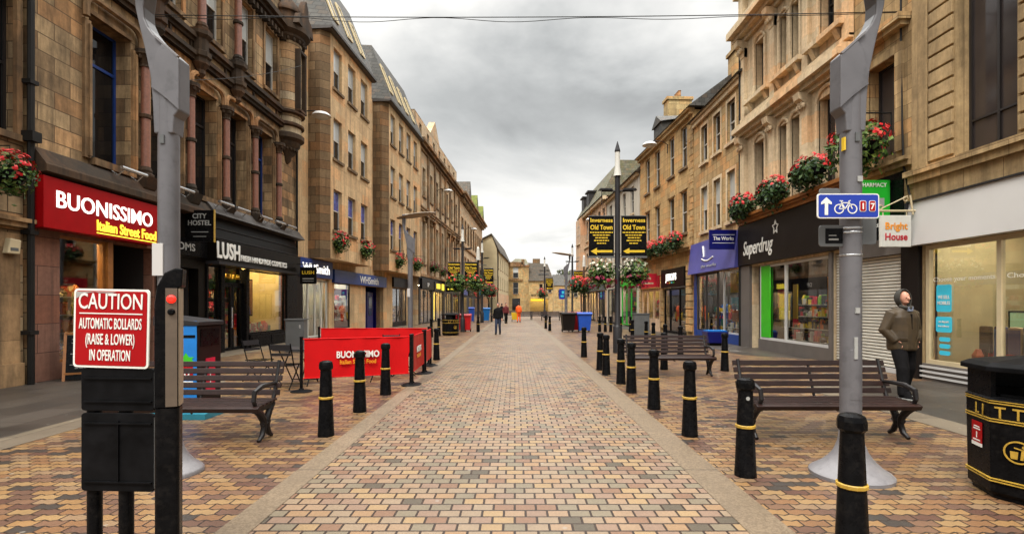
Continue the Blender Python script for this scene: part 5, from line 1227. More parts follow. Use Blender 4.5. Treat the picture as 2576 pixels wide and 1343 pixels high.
for i, (px, py) in enumerate([(820, 1095), (905, 1035), (970, 992), (1098, 905), (1104, 845), (1085, 848), (1203, 835)]):
    x, z = G(px, py)
    put_bollard(x, z, ['nearest left bollard, before the red banner beside the left bench', 'second left bollard, hiding the middle of the banner lettering', 'third left bollard, before the right part of the red banner', 'left bollard standing alone past the red banner corner',
                       'far left bollard before the yellow lit shops, right of a pair', 'far left bollard before the yellow lit shops, left of a pair', 'far left bollard beside the walking person'][i], LG)
for i, (x, z) in enumerate([(5.07, 12), (3.68, 12.25), (5.3, 15.9), (5.3, 17.5), (5.3, 19.0), (5.5, 20.8), (5.3, 22.4), (4.95, 29), (5.3, 29.1), (5.6, 29), (6.2, 29.1), (6.75, 29)]):
    put_bollard(x, z, ['bollard right of the middle bench end, before the bookshop', 'bollard just behind the middle bench', 'bollard of the inner right row standing second from the camera', 'bollard of the inner right row standing third from the camera', 'bollard of the inner right row standing fourth from the camera', 'bollard of the inner right row standing fifth from the camera', 'bollard of the inner right row standing sixth from the camera',
                       'leftmost bollard of the far cross row behind the banner pole', 'second bollard from left in the far cross row', 'third bollard from left in the far cross row', 'fourth bollard from left in the far cross row', 'rightmost bollard of the far cross row'][i], 'bollards on the right pavement')

# ------------------------------------------------------------------ benches
def bench(w_=1.98):
    t = thing('bench', 'x', 'bench', (0, 0, 0)); a = w_ / 2
    m = MB()
    for k in range(5): m.box(-a + .03, a - .03, -.25 + k * .088, -.18 + k * .088, .415 + k * .004, .445 + k * .004)
    m.obox((0, -.265, .405), (w_ - .06, .05, .06), (R(25), 0, 0))
    m.build('seat', 'timber', t, bevel=.008)
    m = MB()
    for k in range(5): m.obox((0, .215 + k * .032, .52 + k * .083), (w_ - .04, .026, .066), (R(-16), 0, 0))
    m.build('backrest', 'timber', t, bevel=.006)
    for s in (-1, 1):
        x = s * (a - .09); m = MB()
        m.tube([(x, -.25, .40), (x, -.13, .33), (x, -.05, .24), (x, -.035, .15), (x, -.08, .06), (x, -.16, .014)], [.032, .044, .042, .036, .032, .022], 8)
        m.tube([(x, .18, .40), (x, .09, .32), (x, .04, .24), (x, .03, .15), (x, .08, .06), (x, .15, .014)], [.032, .04, .042, .036, .032, .022], 8)
        m.tube([(x, -.08, .2), (x, 0, .2), (x, .08, .2)], .03, 6); m.box(x - .02, x + .02, -.26, .2, .36, .41)
        m.tube([(x, .17, .40), (x, .24, .55), (x, .35, .9)], [.026, .026, .022], 8)
        m.build('leg', 'iron', t, smooth=True)
        m = MB(); m.tube([(x, -.22, .42), (x, -.27, .5), (x, -.25, .6), (x, -.1, .64), (x, .1, .64), (x, .26, .63)], [.022, .026, .03, .03, .026, .02], 8)
        m.build('armrest', 'iron', t, smooth=True)
    m = MB(); m.tube([(0, .21, .45), (0, .36, .88)], .018, 6); m.tube([(0, -.24, .4), (0, 0, .38), (0, .2, .42)], .02, 6); m.tube([(0, -.05, .39), (.1, -.12, .33)], .012, 6)
    m.build('centre_brace', 'iron', t)
    return t
b0 = bench(); b0['label'] = 'near right dark slatted bench behind the right lamp column'; b0['group'] = 'street benches'; b0.location = (3.77, 6.05, 0)
copy_tree(b0, 'dark slatted bench behind the caution sign, scrolled iron ends', (-3.87, 5.92, 0), 0)
copy_tree(b0, 'middle right bench seen past the row of bollards', (3.5, 11.25, 0), 0)
for i, (x, z, rz) in enumerate([(.9, 52, 0), (2.6, 53, .2), (-.9, 58, 0), (3.6, 50, .1)]):
    copy_tree(b0, ['far dark bench in the middle of the street end', 'far dark bench right of the orange worker', 'farthest dark bench before the corner house', 'far dark bench beside the right wheeled bins'][i], (x, z, 0), rz)

# ------------------------------------------------------------------ lamp columns
def lamp(flip=1, bs=1.0):
    t = thing('street_lamp', 'x', 'street lamp', (0, 0, 0)); f = flip
    m = MB(); m.lathe([(.09 + (r_ - .09) * bs, z_) for r_, z_ in [(.345, 0), (.345, .03), (.33, .045), (.26, .09), (.19, .155), (.14, .23), (.108, .32), (.094, .42), (.092, .5)]], 28); m.build('base', 'greybase', t, smooth=True)
    m = MB(); m.lathe([(.09, .4), (.09, 2.4), (.088, 3.6)], 20); m.build('column', 'grey', t, smooth=True)
    P = [(-.088, 3.2), (-.105, 3.55), (-.125, 3.75), (-.177, 4.0), (-.225, 4.2), (-.262, 4.36), (-.276, 4.5), (-.28, 4.78), (-.17, 4.78), (-.168, 4.52), (-.187, 4.38), (-.18, 4.28), (-.14, 4.19), (-.07, 4.1), (0, 4.035), (.151, 3.90), (.151, 3.42), (.10, 3.36), (.088, 3.2)]
    m = MB(); pts = [(x * f, z) for x, z in P]
    m.prism(pts, 'y', -.078, .078); m.build('flared_neck', 'grey', t, bevel=.012)
    m = MB(); Q = [(-.10, 3.62), (-.06, 3.92), (0, 4.02), (.158, 3.885), (.158, 3.41), (.06, 3.5), (-.04, 3.58)]
    m.prism([(x * f, z) for x, z in Q], 'y', -.1, -.086); m.build('shield_plate', 'grey', t, bevel=.004)
    m = MB(); m.bar((-.07 * f, -.09, 4.1), (.15 * f, -.09, 3.905), .018, .03, up=(0, 1, 0)); m.build('plate_edge', 'greybase', t)
    rs = []
    for k in range(9):
        q = k / 8; x = (-.46 + 1.36 * q) * f; wd = .04 + .30 * math.sin(PI * min(1, q * .92 + .08)) ** .7; z = 4.74 + .2 * q + .02 * math.sin(PI * q)
        th = .02 + .05 * math.sin(PI * q)
        z -= .09; rs.append([(x, -wd, z), (x, -wd * .5, z - th), (x, wd * .5, z - th), (x, wd, z), (x, wd * .5, z + th * .7), (x, -wd * .5, z + th * .7)])
    m = MB(); m.rings(rs); m.build('canopy', 'beige', t, smooth=True)
    m = MB(); m.box(.0 * f - .16, .16, -.1, .1, 4.72, 4.79); m.build('lamp_glass', 'white', t)
    m = MB(); m.box(-.02, .02, -.1, -.088, 3.1, 3.18); m.build('inspection_plate', 'midgrey', t)
    m = MB(); m.lathe([(.0915, .72), (.0925, .722), (.0925, 1.18), (.0915, 1.182)], 10, a0=R(-125), arc=R(70), caps=False); m.build('access_door', 'grey', t)
    return t
l0 = lamp(1, .78); l0.location = (-3.285, 4.72, 0); l0['label'] = 'near left grey lamp column with flared neck behind the caution sign'; l0['group'] = 'grey lamp columns'
m = MB(); m.box(-.088, .01, -.1, -.085, 1.87, 2.17); m.build('cover_plate', 'fascia pale', l0)
l1 = lamp(-1); l1.location = (3.15, 4.66, 0); l1['label'] = 'near right grey lamp column carrying the blue cycle sign'; l1['group'] = 'grey lamp columns'
for z in (2.3, 2.26, 2.05): m = MB(); m.lathe([(.0925, z), (.094, z + .004), (.094, z + .014), (.0925, z + .018)], 20); m.build('clamp_band', 'silver', l1)
m = MB(); m.box(-.1, -.085, -.06, -.02, 3.03, 3.15); m.build('yellow_label', 'letteryellow', l1)
for a_, b_, c_, d_ in ((.0, .045, 2.73, 2.78), (-.02, .02, 1.52, 1.57), (-.03, .0, 1.1, 1.3)): m = MB(); m.box(a_, b_, -.1, -.088, c_, d_); m.build('sticker', 'letterdim', l1)
c = copy_tree(l0, 'far left grey lamp column behind the red banner enclosure', (-3.7, 17.6, 0), 0)
c = copy_tree(l1, 'far right grey lamp column behind the wheeled bins', (3.2, 31, 0), 0)

# cycle route sign on the right column
s = thing('cycle_sign', 'blue cycle route sign with arrow, bicycle and red route numbers', 'sign', (3.02, 4.5, 2.38), 0)
def rrect(w_, h_, r):
    p = []
    for cx_, cz_, a_ in ((w_ - r, r, -PI / 2), (w_ - r, h_ - r, 0), (r, h_ - r, PI / 2), (r, r, PI)):
        for k in range(5): p.append((cx_ + r * math.cos(a_ + k * PI / 8), cz_ + r * math.sin(a_ + k * PI / 8)))
    return p
def plate(w_, h_, r, x=0, z=0): return [(a_ - w_ / 2 + x, b_ + z) for a_, b_ in rrect(w_, h_, r)]
m = MB(); m.prism(plate(.56, .224, .025), 'y', 0, .012); m.build('border_plate', 'letterwhite', s)
m = MB(); m.prism(plate(.54, .204, .018, 0, .01), 'y', -.002, 0); m.build('sign_face', 'signblue', s)
m = MB(); y0, y1 = -.005, -.002
m.prism([(-.215, .03), (-.185, .03), (-.185, .135), (-.152, .125), (-.152, .145), (-.2, .19), (-.248, .145), (-.248, .125), (-.215, .135)], 'y', y0, y1); m.build('arrow', 'letterwhite', s)
m = MB(); wl_, wr_, wz = -.085, .035, .085
m.fring(wl_, wz, .04, .009, y0, y1); m.fring(wr_, wz, .04, .009, y0, y1)
for p, q in (((wl_, wz), (-.062, .14)), ((-.062, .14), (.005, .14)), ((.005, .14), (-.03, .088)), ((-.03, .088), (-.062, .14)), ((-.03, .088), (wl_, wz)), ((wr_, wz), (.0, .155)), ((-.062, .14), (-.066, .155)), ((-.08, .157), (-.05, .157)), ((0, .155), (.018, .16))):
    m.bar((p[0], -.0035, p[1]), (q[0], -.0035, q[1]), .008, .003, up=(0, 1, 0))
m.build('bicycle_symbol', 'letterwhite', s)
for x, d in ((.13, '1'), (.215, '7')):
    m = MB(); m.prism(plate(.06, .1, .016, x, .06), 'y', y0, y1); o = m.build('number_tile', 'letterwhite', s)
    m = MB(); m.prism(plate(.05, .09, .012, x, .065), 'y', y0 - .002, y0); m.build('red_tile', 'signred', o)
    text(d, .075, 'letterwhite', o, (x, y0 - .003, .083), ext=.001, bold=.03)
for lb, x, y, z, w_, h_ in (('upper grey sign plate seen from behind left of the column', 2.93, 4.62, 2.42, .2, .26), ('lower dark notice plate below the blue cycle sign', 2.96, 4.64, 2.14, .24, .2), ('grey sign plate edge right of the column', 3.3, 4.64, 2.16, .16, .3)):
    t = thing('sign_plate', lb, 'sign', (x, y, z)); m = MB(); m.prism(plate(w_, h_, .03), 'y', 0, .012); m.build('plate', 'midgrey', t, bevel=.004)
    if 'lower' in lb:
        m = MB(); m.box(-.06, .1, -.003, 0, .03, .17); m.build('notice', 'black', t); m = MB(); m.box(-.03, .06, -.006, -.003, .06, .075); m.box(-.03, .04, -.006, -.003, .1, .108); m.build('small_print', 'letterdim', t)

# ------------------------------------------------------------------ caution sign and signal post
s = thing('caution_sign', 'red caution sign about automatic bollards on two black posts', 'sign', (-2.33, 2.9, 0), R(-3))
m = MB(); m.prism(plate(.455, .455, .022, 0, 1.235), 'y', -.03, -.022); f = m.build('border_plate', 'letterwhite', s, rot=(0, R(1.2), 0), loc=(-.0306, 0, 0))
m = MB(); m.prism(plate(.43, .43, .016, 0, 1.248), 'y', -.032, -.03); f2 = m.build('sign_face', 'signred', s, rot=(0, R(1.2), 0), loc=(-.0306, 0, 0))
k = dict(rot=(PI / 2, R(1.2), 0), ext=.0012)
k['rot'] = (PI / 2, 0, R(0)); ys = -.034
text('CAUTION', .128, 'letterwhite', s, (0.0004, ys, 1.575), (PI / 2, R(1.2), 0), width=.385, bold=.006, ext=.0012)
text('AUTOMATIC BOLLARDS', .088, 'letterwhite', s, (-0.0020, ys, 1.46), (PI / 2, R(1.2), 0), width=.378, bold=.012, ext=.0012)
text('(RAISE & LOWER)', .088, 'letterwhite', s, (-0.0039, ys, 1.37), (PI / 2, R(1.2), 0), width=.295, bold=.012, ext=.0012)
text('IN OPERATION', .088, 'letterwhite', s, (-0.0058, ys, 1.278), (PI / 2, R(1.2), 0), width=.245, bold=.012, ext=.0012)
m = MB(); m.box(-.19, .19, ys - .001, ys + .002, 1.545, 1.551); m.build('underline', 'letterwhite', s, rot=(0, R(1.2), 0), loc=(-.0306, 0, 0))
m = MB(); m.prism([(-.212, 1.672), (-.212, 1.632), (-.2, 1.64), (-.18, 1.66), (-.1, 1.672), (-.08, 1.668), (0, 1.665), (.03, 1.673)], 'y', -.0335, -.031); m.build('worn_corner', 'letterdim', s, rot=(0, R(1.2), 0), loc=(-.0306, 0, 0))
for x in (-.155, .04):
    m = MB(); m.lathe([(.038, -.01), (.038, 1.6)], 12, (x, .03)); m.build('post', 'black', s, smooth=True)
for lb, z0, z1 in (('upper', .985, 1.24), ('lower', .52, .98)):
    m = MB(); m.prism(plate(.44, z1 - z0 - .008, .02, .03, z0), 'y', -.022, -.005)
    o = m.build('back_plate', 'blackrough', s, bevel=.003)
    m = MB()
    m.box(-.17, .24, -.034, -.022, z0 + .05, z0 + .058); m.box(-.17, .24, -.034, -.022, z1 - .07, z1 - .062)
    if z1 - z0 > .3: m.box(.035, .042, -.03, -.022, z0 + .05, z1 - .05)
    m.build('rib', 'blackrough', o)
    m = MB(); m.box(.249, .252, -.02, -.006, z0 + .02, z1 - .03); m.build('bright_edge', 'midgrey', o)
s = thing('signal_post', 'black bollard control post with red lamp and steel face plate', 'signal post', (-1.935, 2.78, 0), R(24))
m = MB(); m.prism(plate(.115, .125, .025, 0, -.0625), 'z', 0, 1.03); m.build('post', 'black', s, smooth=False)
m = MB(); m.prism([(-.058, 1.03), (.052, 1.03), (.052, 1.69), (.07, 1.7), (.075, 1.8), (.04, 1.802), (-.01, 1.775), (-.045, 1.7), (-.058, 1.6)], 'y', -.056, .062); m.build('hood', 'black', s, bevel=.008)
m = MB(); m.box(.053, .06, -.05, .05, 1.04, 1.69); m.build('face_plate', 'beige', s)
m = MB(); m.prism([(-.004, -.066), (.05, -.066), (.05, -.0565), (-.004, -.0565)], 'z', 1.04, 1.69); m.build('front_plate', 'steel', s)
for z, r_, mt, nm in ((1.63, .022, 'redlamp', 'red_lamp'), (1.56, .018, 'black', 'key_socket')):
    m = MB(); m.lathe([(r_, 0), (r_, .008), (r_ * .6, .016)], 16); m.build(nm, mt, s, rot=(PI / 2, 0, 0), loc=(.024, -.066, z), smooth=True)

# ------------------------------------------------------------------ litter bins
def litter_bin():
    t = thing('litter_bin', 'x', 'litter bin', (0, 0, 0))
    def octa(r, ch=.62): return [(r * math.cos(PI / 8 + k * PI / 4), r * math.sin(PI / 8 + k * PI / 4)) for k in range(8)]
    def oct_lathe(prof, name, mat, bevel=.0):
        m = MB(); m.rings([[(x, y, z) for x, y in octa(r)] for r, z in prof]); return m.build(name, mat, t, bevel=bevel)
    oct_lathe([(.42, 0), (.42, .03), (.45, .06), (.46, .8), (.47, .82), (.44, .84)], 'body', 'black', .006)
    oct_lathe([(.36, .8), (.36, .86)], 'inner_bin', 'blackrough')
    for k in (0, 2, 4, 6):
        m = MB()
        p, r_ = octa(.45)[k], octa(.45)[(k + 1) % 8]
        m.raw([(p[0], p[1], .82), (r_[0], r_[1], .82), (r_[0] * .9, r_[1] * .9, .82), (p[0] * .9, p[1] * .9, .82), (p[0], p[1], 1.06), (r_[0], r_[1], 1.06), (r_[0] * .9, r_[1] * .9, 1.06), (p[0] * .9, p[1] * .9, 1.06)], [(0, 1, 2, 3), (7, 6, 5, 4), (0, 4, 5, 1), (1, 5, 6, 2), (2, 6, 7, 3), (3, 7, 4, 0)]); m.build('side_panel', 'black', t)
    oct_lathe([(.5, 1.05), (.5, 1.09), (.44, 1.12), (.1, 1.17)], 'lid', 'blackrough', .006)
    m = MB()
    for z in (.635, .655, .785, .805, .145, .165): m.rings([[(x, y, zz) for x, y in octa(r_)] for r_, zz in ((.461, z), (.467, z + .001), (.467, z + .009), (.461, z + .01))])
    m.build('gold_band', 'gold', t)
    ap = .462 * math.cos(PI / 8)
    for j, word in ((-1, 'LI'), (0, 'TTE'), (1, 'R')):
        a_ = j * PI / 4 - PI / 2
    fx = lambda ang, off, z: ((ap + .002) * math.cos(ang) - off * math.sin(ang), (ap + .002) * math.sin(ang) + off * math.cos(ang), z)
    for ch, fa, off in (('L', -1, .0), ('I', -1, .085), ('T', 0, -.11), ('T', 0, .0), ('E', 0, .11), ('R', 1, -.1)):
        ang = fa * PI / 4 - PI / 2
        text(ch, .13, 'gold', t, fx(ang, off, .675), (PI / 2, 0, fa * PI / 4), ext=.002, bold=.012, name='letter', sx=.9)
    m = MB(); m.fring(0, .42, .085, .012, -ap - .004, -ap, 28)
    m.lathe
    m.prism([(-.045, .365), (-.005, .365), (.0, .425), (-.05, .425)], 'y', -ap - .003, -ap); m.prism([(.012, .365), (.03, .365), (.034, .40), (.04, .365), (.058, .365), (.05, .45), (.02, .45)], 'y', -ap - .003, -ap)
    m.prism([(.034 + .013 * math.cos(q * PI / 5), .468 + .013 * math.sin(q * PI / 5)) for q in range(10)], 'y', -ap - .003, -ap); m.bar((.03, -ap - .0015, .445), (-.025, -ap - .0015, .455), .01, .003, up=(0, 1, 0))
    m.build('tidy_emblem', 'gold', t)
    return t
lb = litter_bin(); lb.location = (4.39, 4.15, 0); lb.rotation_euler = (0, 0, R(-63)); lb['label'] = 'near right black octagonal litter bin with gold lettering and red sticker'; lb['group'] = 'black litter bins'
ap = .462 * math.cos(PI / 8); ang = -PI / 4 - PI / 2
c = copy_tree(lb, 'far left black litter bin before the yellow lit shops', (-3.35, 26, 0), R(40))
m = MB(); m.box(-.075, .075, -.003, 0, .42, .6); o = m.build('red_sticker', 'signred', lb, loc=((ap) * math.cos(ang), ap * math.sin(ang), 0), rot=(0, 0, -PI / 4))
m = MB(); m.box(-.075, .075, -.0035, 0, .39, .42); m.box(-.04, .04, -.005, -.003, .55, .56); m.box(-.05, .05, -.005, -.003, .53, .54); m.box(-.006, .006, -.005, -.003, .46, .51); m.box(-.05, .05, -.005, -.003, .435, .445); m.build('sticker_print', 'letterwhite', o)

t = thing('planter_tub', 'low black tub cut by the left frame edge', 'tub', (-6.62, 5.85, 0))
m = MB(); m.lathe([(.26, 0), (.28, .03), (.33, .48), (.33, .5), (.38, .53), (.38, .58), (.34, .58), (.32, .5)], 16); m.build('tub', 'black', t, smooth=True)
m = MB(); m.lathe([(.31, .48), (.05, .52)], 14); m.build('soil', 'iron', t)

# ------------------------------------------------------------------ blue recycling unit, cabinet, wheeled bins
t = thing('recycling_bin', 'tall bin with bright blue side panel and black front behind the left bench', 'recycling bin', (-4.78, 7.3, 0))
m = MB(); m.box(-.3, .3, -.28, .28, .08, 1.3); m.build('body', 'fascia dark', t, bevel=.015)
m = MB(); m.prism([(-.32, 1.3), (.33, 1.3), (.33, 1.36), (-.32, 1.44)], 'y', -.3, .3); m.build('lid', 'darkgrey', t, bevel=.01)
m = MB(); m.box(-.29, .29, -.288, -.28, .1, 1.37); m.build('side_panel', 'skyblue', t)
m = MB(); m.box(.3, .308, -.22, .22, 1.0, 1.25); m.build('slot', 'black', t)
m = MB(); m.box(.3, .307, -.1, .12, .3, .82); M['pinkred'] = plain('pink red poster', H(210, 20, 60, .8), .5, var=.3); m.build('poster', 'pinkred', t)
m = MB(); m.box(.307, .31, -.01, .01, .4, .66); m.box(.307, .31, -.06, .06, .7, .72); m.build('poster_print', 'letterwhite', t)
m = MB(); m.box(.06, .24, -.291, -.288, .56, .73); m.build('red_badge', 'signred', t); text('B', .15, 'letterwhite', t, (.15, -.293, .59), ext=.001, bold=.02)
m = MB(); m.prism([(.02, .78), (.26, .78), (.22, .83), (.26, .86), (.18, .86), (.14, .92), (.1, .86), (.02, .86), (.07, .83)], 'y', -.291, -.288); m.build('green_mark', 'brightgreen', t)
m = MB(); m.box(.08, .24, -.291, -.288, .5, .52); m.box(.08, .2, -.291, -.288, .45, .47); m.build('small_print', 'letterwhite', t)
m = MB(); m.box(.02, .27, -.292, -.288, 1.13, 1.17); m.box(.02, .06, -.292, -.288, 1.08, 1.22); m.build('black_mark', 'black', t)
m = MB(); m.box(-.34, .48, -.4, .34, 0.0, .08); M['teal'] = plain('teal plinth', H(40, 130, 150, .7), .5); m.build('plinth', 'teal', t)
t = thing('utility_cabinet', 'grey green utility cabinet beside the red barrier', 'cabinet', (-7.42, 16.9, 0), .12)
m = MB(); m.box(-.3, .3, -.22, .22, 0, 1.08); m.build('cabinet', 'midgrey', t, bevel=.015); m = MB(); m.box(-.33, .33, -.25, .25, 1.08, 1.12); m.build('lid', 'midgrey', t); m = MB(); m.box(-.27, .27, -.228, -.22, .06, 1.03); d = m.build('door', 'midgrey', t); m = MB(); m.box(.15, .2, -.24, -.228, .8, .92); m.build('handle', 'silver', d)
t = thing('utility_cabinet', 'grey cabinet before the far right green fronted shop', 'cabinet', (6.6, 26, 0)); m = MB(); m.box(-.4, .4, -.2, .2, 0, 1.1); m.build('cabinet', 'midgrey', t, bevel=.02); m = MB(); m.box(-.43, .43, -.23, .23, 1.1, 1.15); m.build('lid', 'midgrey', t); m = MB(); m.box(-.37, -.01, -.21, -.2, .05, 1.05); m.box(.01, .37, -.21, -.2, .05, 1.05); m.build('door', 'midgrey', t)
def wheelie(mat, lb, x, z, rz=0, w_=.8, h_=1.1):
    t = thing('wheeled_bin', lb, 'wheeled bin', (x, z, 0), rz, 'wheeled bins')
    m = MB(); a = w_ / 2
    m.rings([[(-q * a, -q * .32 - e, zz), (q * a, -q * .32 - e, zz), (q * a, q * .32, zz), (-q * a, q * .32, zz)] for q, e, zz in ((.78, 0, .1), (.98, .02, h_ - .12), (1.06, .03, h_ - .1), (1.06, .03, h_ - .05))]); m.build('body', mat, t, bevel=.02)
    m = MB(); m.prism([(-.4, h_ - .05), (.38, h_ - .05), (.36, h_ + .04), (-.1, h_ + .06), (-.38, h_)], 'x', -a * 1.08, a * 1.08); m.build('lid', mat, t, bevel=.015)
    for s_ in (-1, 1):
        m = MB(); m.lathe([(.1, -.03), (.11, 0), (.1, .03)], 12); m.build('wheel', 'black', t, rot=(0, PI / 2, 0), loc=(s_ * a * .75, .18, .1))
    m = MB(); m.tube([(-a * .8, .36, h_ - .1), (-a * .8, .44, h_ - .1), (a * .8, .44, h_ - .1), (a * .8, .36, h_ - .1)], .018, 6); m.build('handle', mat, t)
M['binred'] = plain('bin red', H(205, 22, 30, .8), .4, var=.1); M['binblue'] = plain('bin blue', H(28, 84, 190, .8), .4, var=.1)
wheelie('fascia dark', 'black wheeled bin right of the road before a red bin', 3.1, 29, .1)
wheelie('binred', 'red wheeled bin half behind the black bin on the right', 3.55, 29.6, .1)
wheelie('binblue', 'blue wheeled bin beside the lone right kerb bollard', 4.05, 29, 0)
wheelie('binred', 'red bin left of the far left banner pole', -3.35, 29.6, .1, .45, 1.0); wheelie('binred', 'red bin right of the far left banner pole', -2.78, 29.4, 0, .4, 1.0)
wheelie('skyblue', 'light blue bin far up the left pavement', -2.75, 47, 0, .8, 1.25); wheelie('binblue', 'dark blue bin far up the left pavement', -3.9, 45, 0, .5, 1.3)

# ------------------------------------------------------------------ red barriers, cafe furniture
def barrier(p, q, lb, textured=False, mat='banner', front=1):
    p, q = Vector((*p, 0)), Vector((*q, 0)); d = q - p; L_ = d.length; rz = math.atan2(d.y, d.x)
    t = thing('cafe_barrier', lb, 'barrier', tuple((p + q) / 2), rz, 'red cafe barriers')
    a = L_ / 2
    for s_ in (-1, 1):
        m = MB(); m.lathe([(.028, .02), (.028, .98), (.034, .985), (.034, 1.01), (.01, 1.02)], 10, (s_ * a, 0)); m.build('post', 'black', t, smooth=True)
        m = MB(); m.lathe([(.19, 0), (.19, .012), (.16, .022), (.05, .035), (.04, .06)], 20, (s_ * a, 0)); m.build('foot', 'blackrough', t, smooth=True)
    rs = []
    for k in range(13):
        x = -a + .05 + (L_ - .1) * k / 12; w_ = .02 * math.sin(k * 1.9) + .012 * math.sin(k * 4.1)
        rs.append([(x, w_ * .3, .96), (x, w_, .6), (x, w_ * 1.2, .24), (x, w_ * 1.2 + .008, .24), (x, w_ + .008, .6), (x, w_ * .3 + .008, .96)])
    m = MB(); m.rings(rs); m.build('banner', mat, t, smooth=True)
    m = MB(); m.tube([(-a, 0, .965), (a, 0, .965)], .012, 6); m.tube([(-a, 0, .24), (a, 0, .24)], .01, 6); m.build('rail', 'banner', t)
    if textured:
        sx_ = L_ / 2.0
        text('BUONISSIMO', .17, 'letterwhite', t, (0, -.022 * front, .6), (PI / 2, 0, 0 if front > 0 else PI), width=.78 * min(1, sx_), bold=.03, ext=.003)
        text('Italian Street Food', .11, 'orange', t, (0, -.022 * front, .48), (PI / 2, 0, 0 if front > 0 else PI), width=.66 * min(1, sx_), bold=.025, ext=.003, name='small_lettering')
    return t
barrier((-3.93, 9.15), (-2.06, 9.85), 'front red cafe barrier with white and orange lettering', True)
barrier((-2.06, 9.98), (-2.12, 11.5), 'end red cafe barrier facing the road, lettering seen edge on', True, 'signredpale')
barrier((-2.1, 11.65), (-2.2, 13.0), 'plain red cafe barrier continuing along the road edge', False, 'signredpale')
barrier((-5.2, 13.2), (-2.3, 13.25), 'rear red cafe barrier, only its top edge showing', False)
def table():
    t = thing('cafe_table', 'x', 'table', (0, 0, 0)); m = MB(); m.box(-.36, .36, -.36, .36, .7, .73); m.build('tabletop', 'darkgrey', t, bevel=.006)
    for s_ in (-1, 1):
        m = MB(); m.tube([(s_ * .3, -.32, .01), (s_ * .28, .28, .7)], .014, 6); m.tube([(s_ * .26, .32, .01), (s_ * .26, -.28, .7)], .014, 6); m.build('leg', 'black', t)
    for q in (-.3, .3): m = MB(); m.tube([(-.28, q, .06), (.28, q, .06)], .01, 6); m.build('stretcher', 'black', t)
    return t
def chair():
    t = thing('folding_chair', 'x', 'chair', (0, 0, 0)); m = MB()
    for k in range(4): m.box(-.19, .19, -.2 + k * .1, -.12 + k * .1, .44, .455)
    m.build('seat', 'black', t); m = MB()
    m.obox((0, .235, .80), (.38, .018, .1), (R(-10), 0, 0)); m.obox((0, .21, .66), (.38, .018, .05), (R(-10), 0, 0)); m.build('backrest', 'darkgrey', t)
    for s_ in (-1, 1):
        m = MB(); m.tube([(s_ * .2, -.24, .01), (s_ * .2, .1, .44), (s_ * .2, .26, .87)], .013, 6); m.tube([(s_ * .18, .26, .01), (s_ * .18, -.18, .45)], .013, 6); m.build('leg', 'black', t)
    return t
tb = table(); tb['label'] = 'dark cafe table at the left end of the front barrier'; tb['group'] = 'cafe tables'; tb.location = (-4.35, 10.0, 0)
copy_tree(tb, 'dark cafe table hidden behind the front red barrier', (-3.1, 11.3, 0), .2)
ch = chair(); ch['label'] = 'folding chair standing alone left of the cafe tables, turned sideways'; ch['group'] = 'cafe chairs'; ch.location = (-5.35, 10.4, 0); ch.rotation_euler = (0, 0, R(68))
for i, (x, z, rz) in enumerate([(-4.4, 9.55, 180), (-4.3, 10.7, 5), (-3.1, 10.5, 170), (-3.0, 12.0, 10), (-2.5, 11.2, -80)]):
    copy_tree(ch, ['folding chair on the near side of the left cafe table', 'folding chair on the far side of the left cafe table', 'folding chair behind the front barrier, near side of its table', 'folding chair behind the front barrier, far side of its table', 'folding chair by the end barrier next to the road'][i], (x, z, 0), R(rz))
t = thing('chalkboard', 'black chalk menu board in a brown frame outside the red shop', 'menu board', (-9.35, 10.75, 0), R(35))
for s_ in (-1, 1):
    m = MB(); m.obox((0, s_ * .17, .48), (.5, .02, .95), (R(s_ * 17), 0, 0)); o = m.build('board', 'black', t)
    m = MB()
    for x in (-.27, .27): m.bar((x, s_ * .32, 0), (x, s_ * .02, 1.0), .05, .04)
    m.bar((-.27, s_ * .275, .15), (.27, s_ * .275, .15), .05, .04); m.bar((-.27, s_ * .03, .98), (.27, s_ * .03, .98), .05, .04); m.build('board_frame', 'wood', t)
m = MB()
for k in range(9):
    z = .25 + k * .075; wd = rnd.uniform(.08, .19); y = -.335 + z * .3 - .008
    x = -wd
    while x < wd: q = rnd.uniform(.02, .06); m.box(x, x + q, y - .004, y, z, z + .016); x += q + .015
m.build('writing', 'letterdim', t)

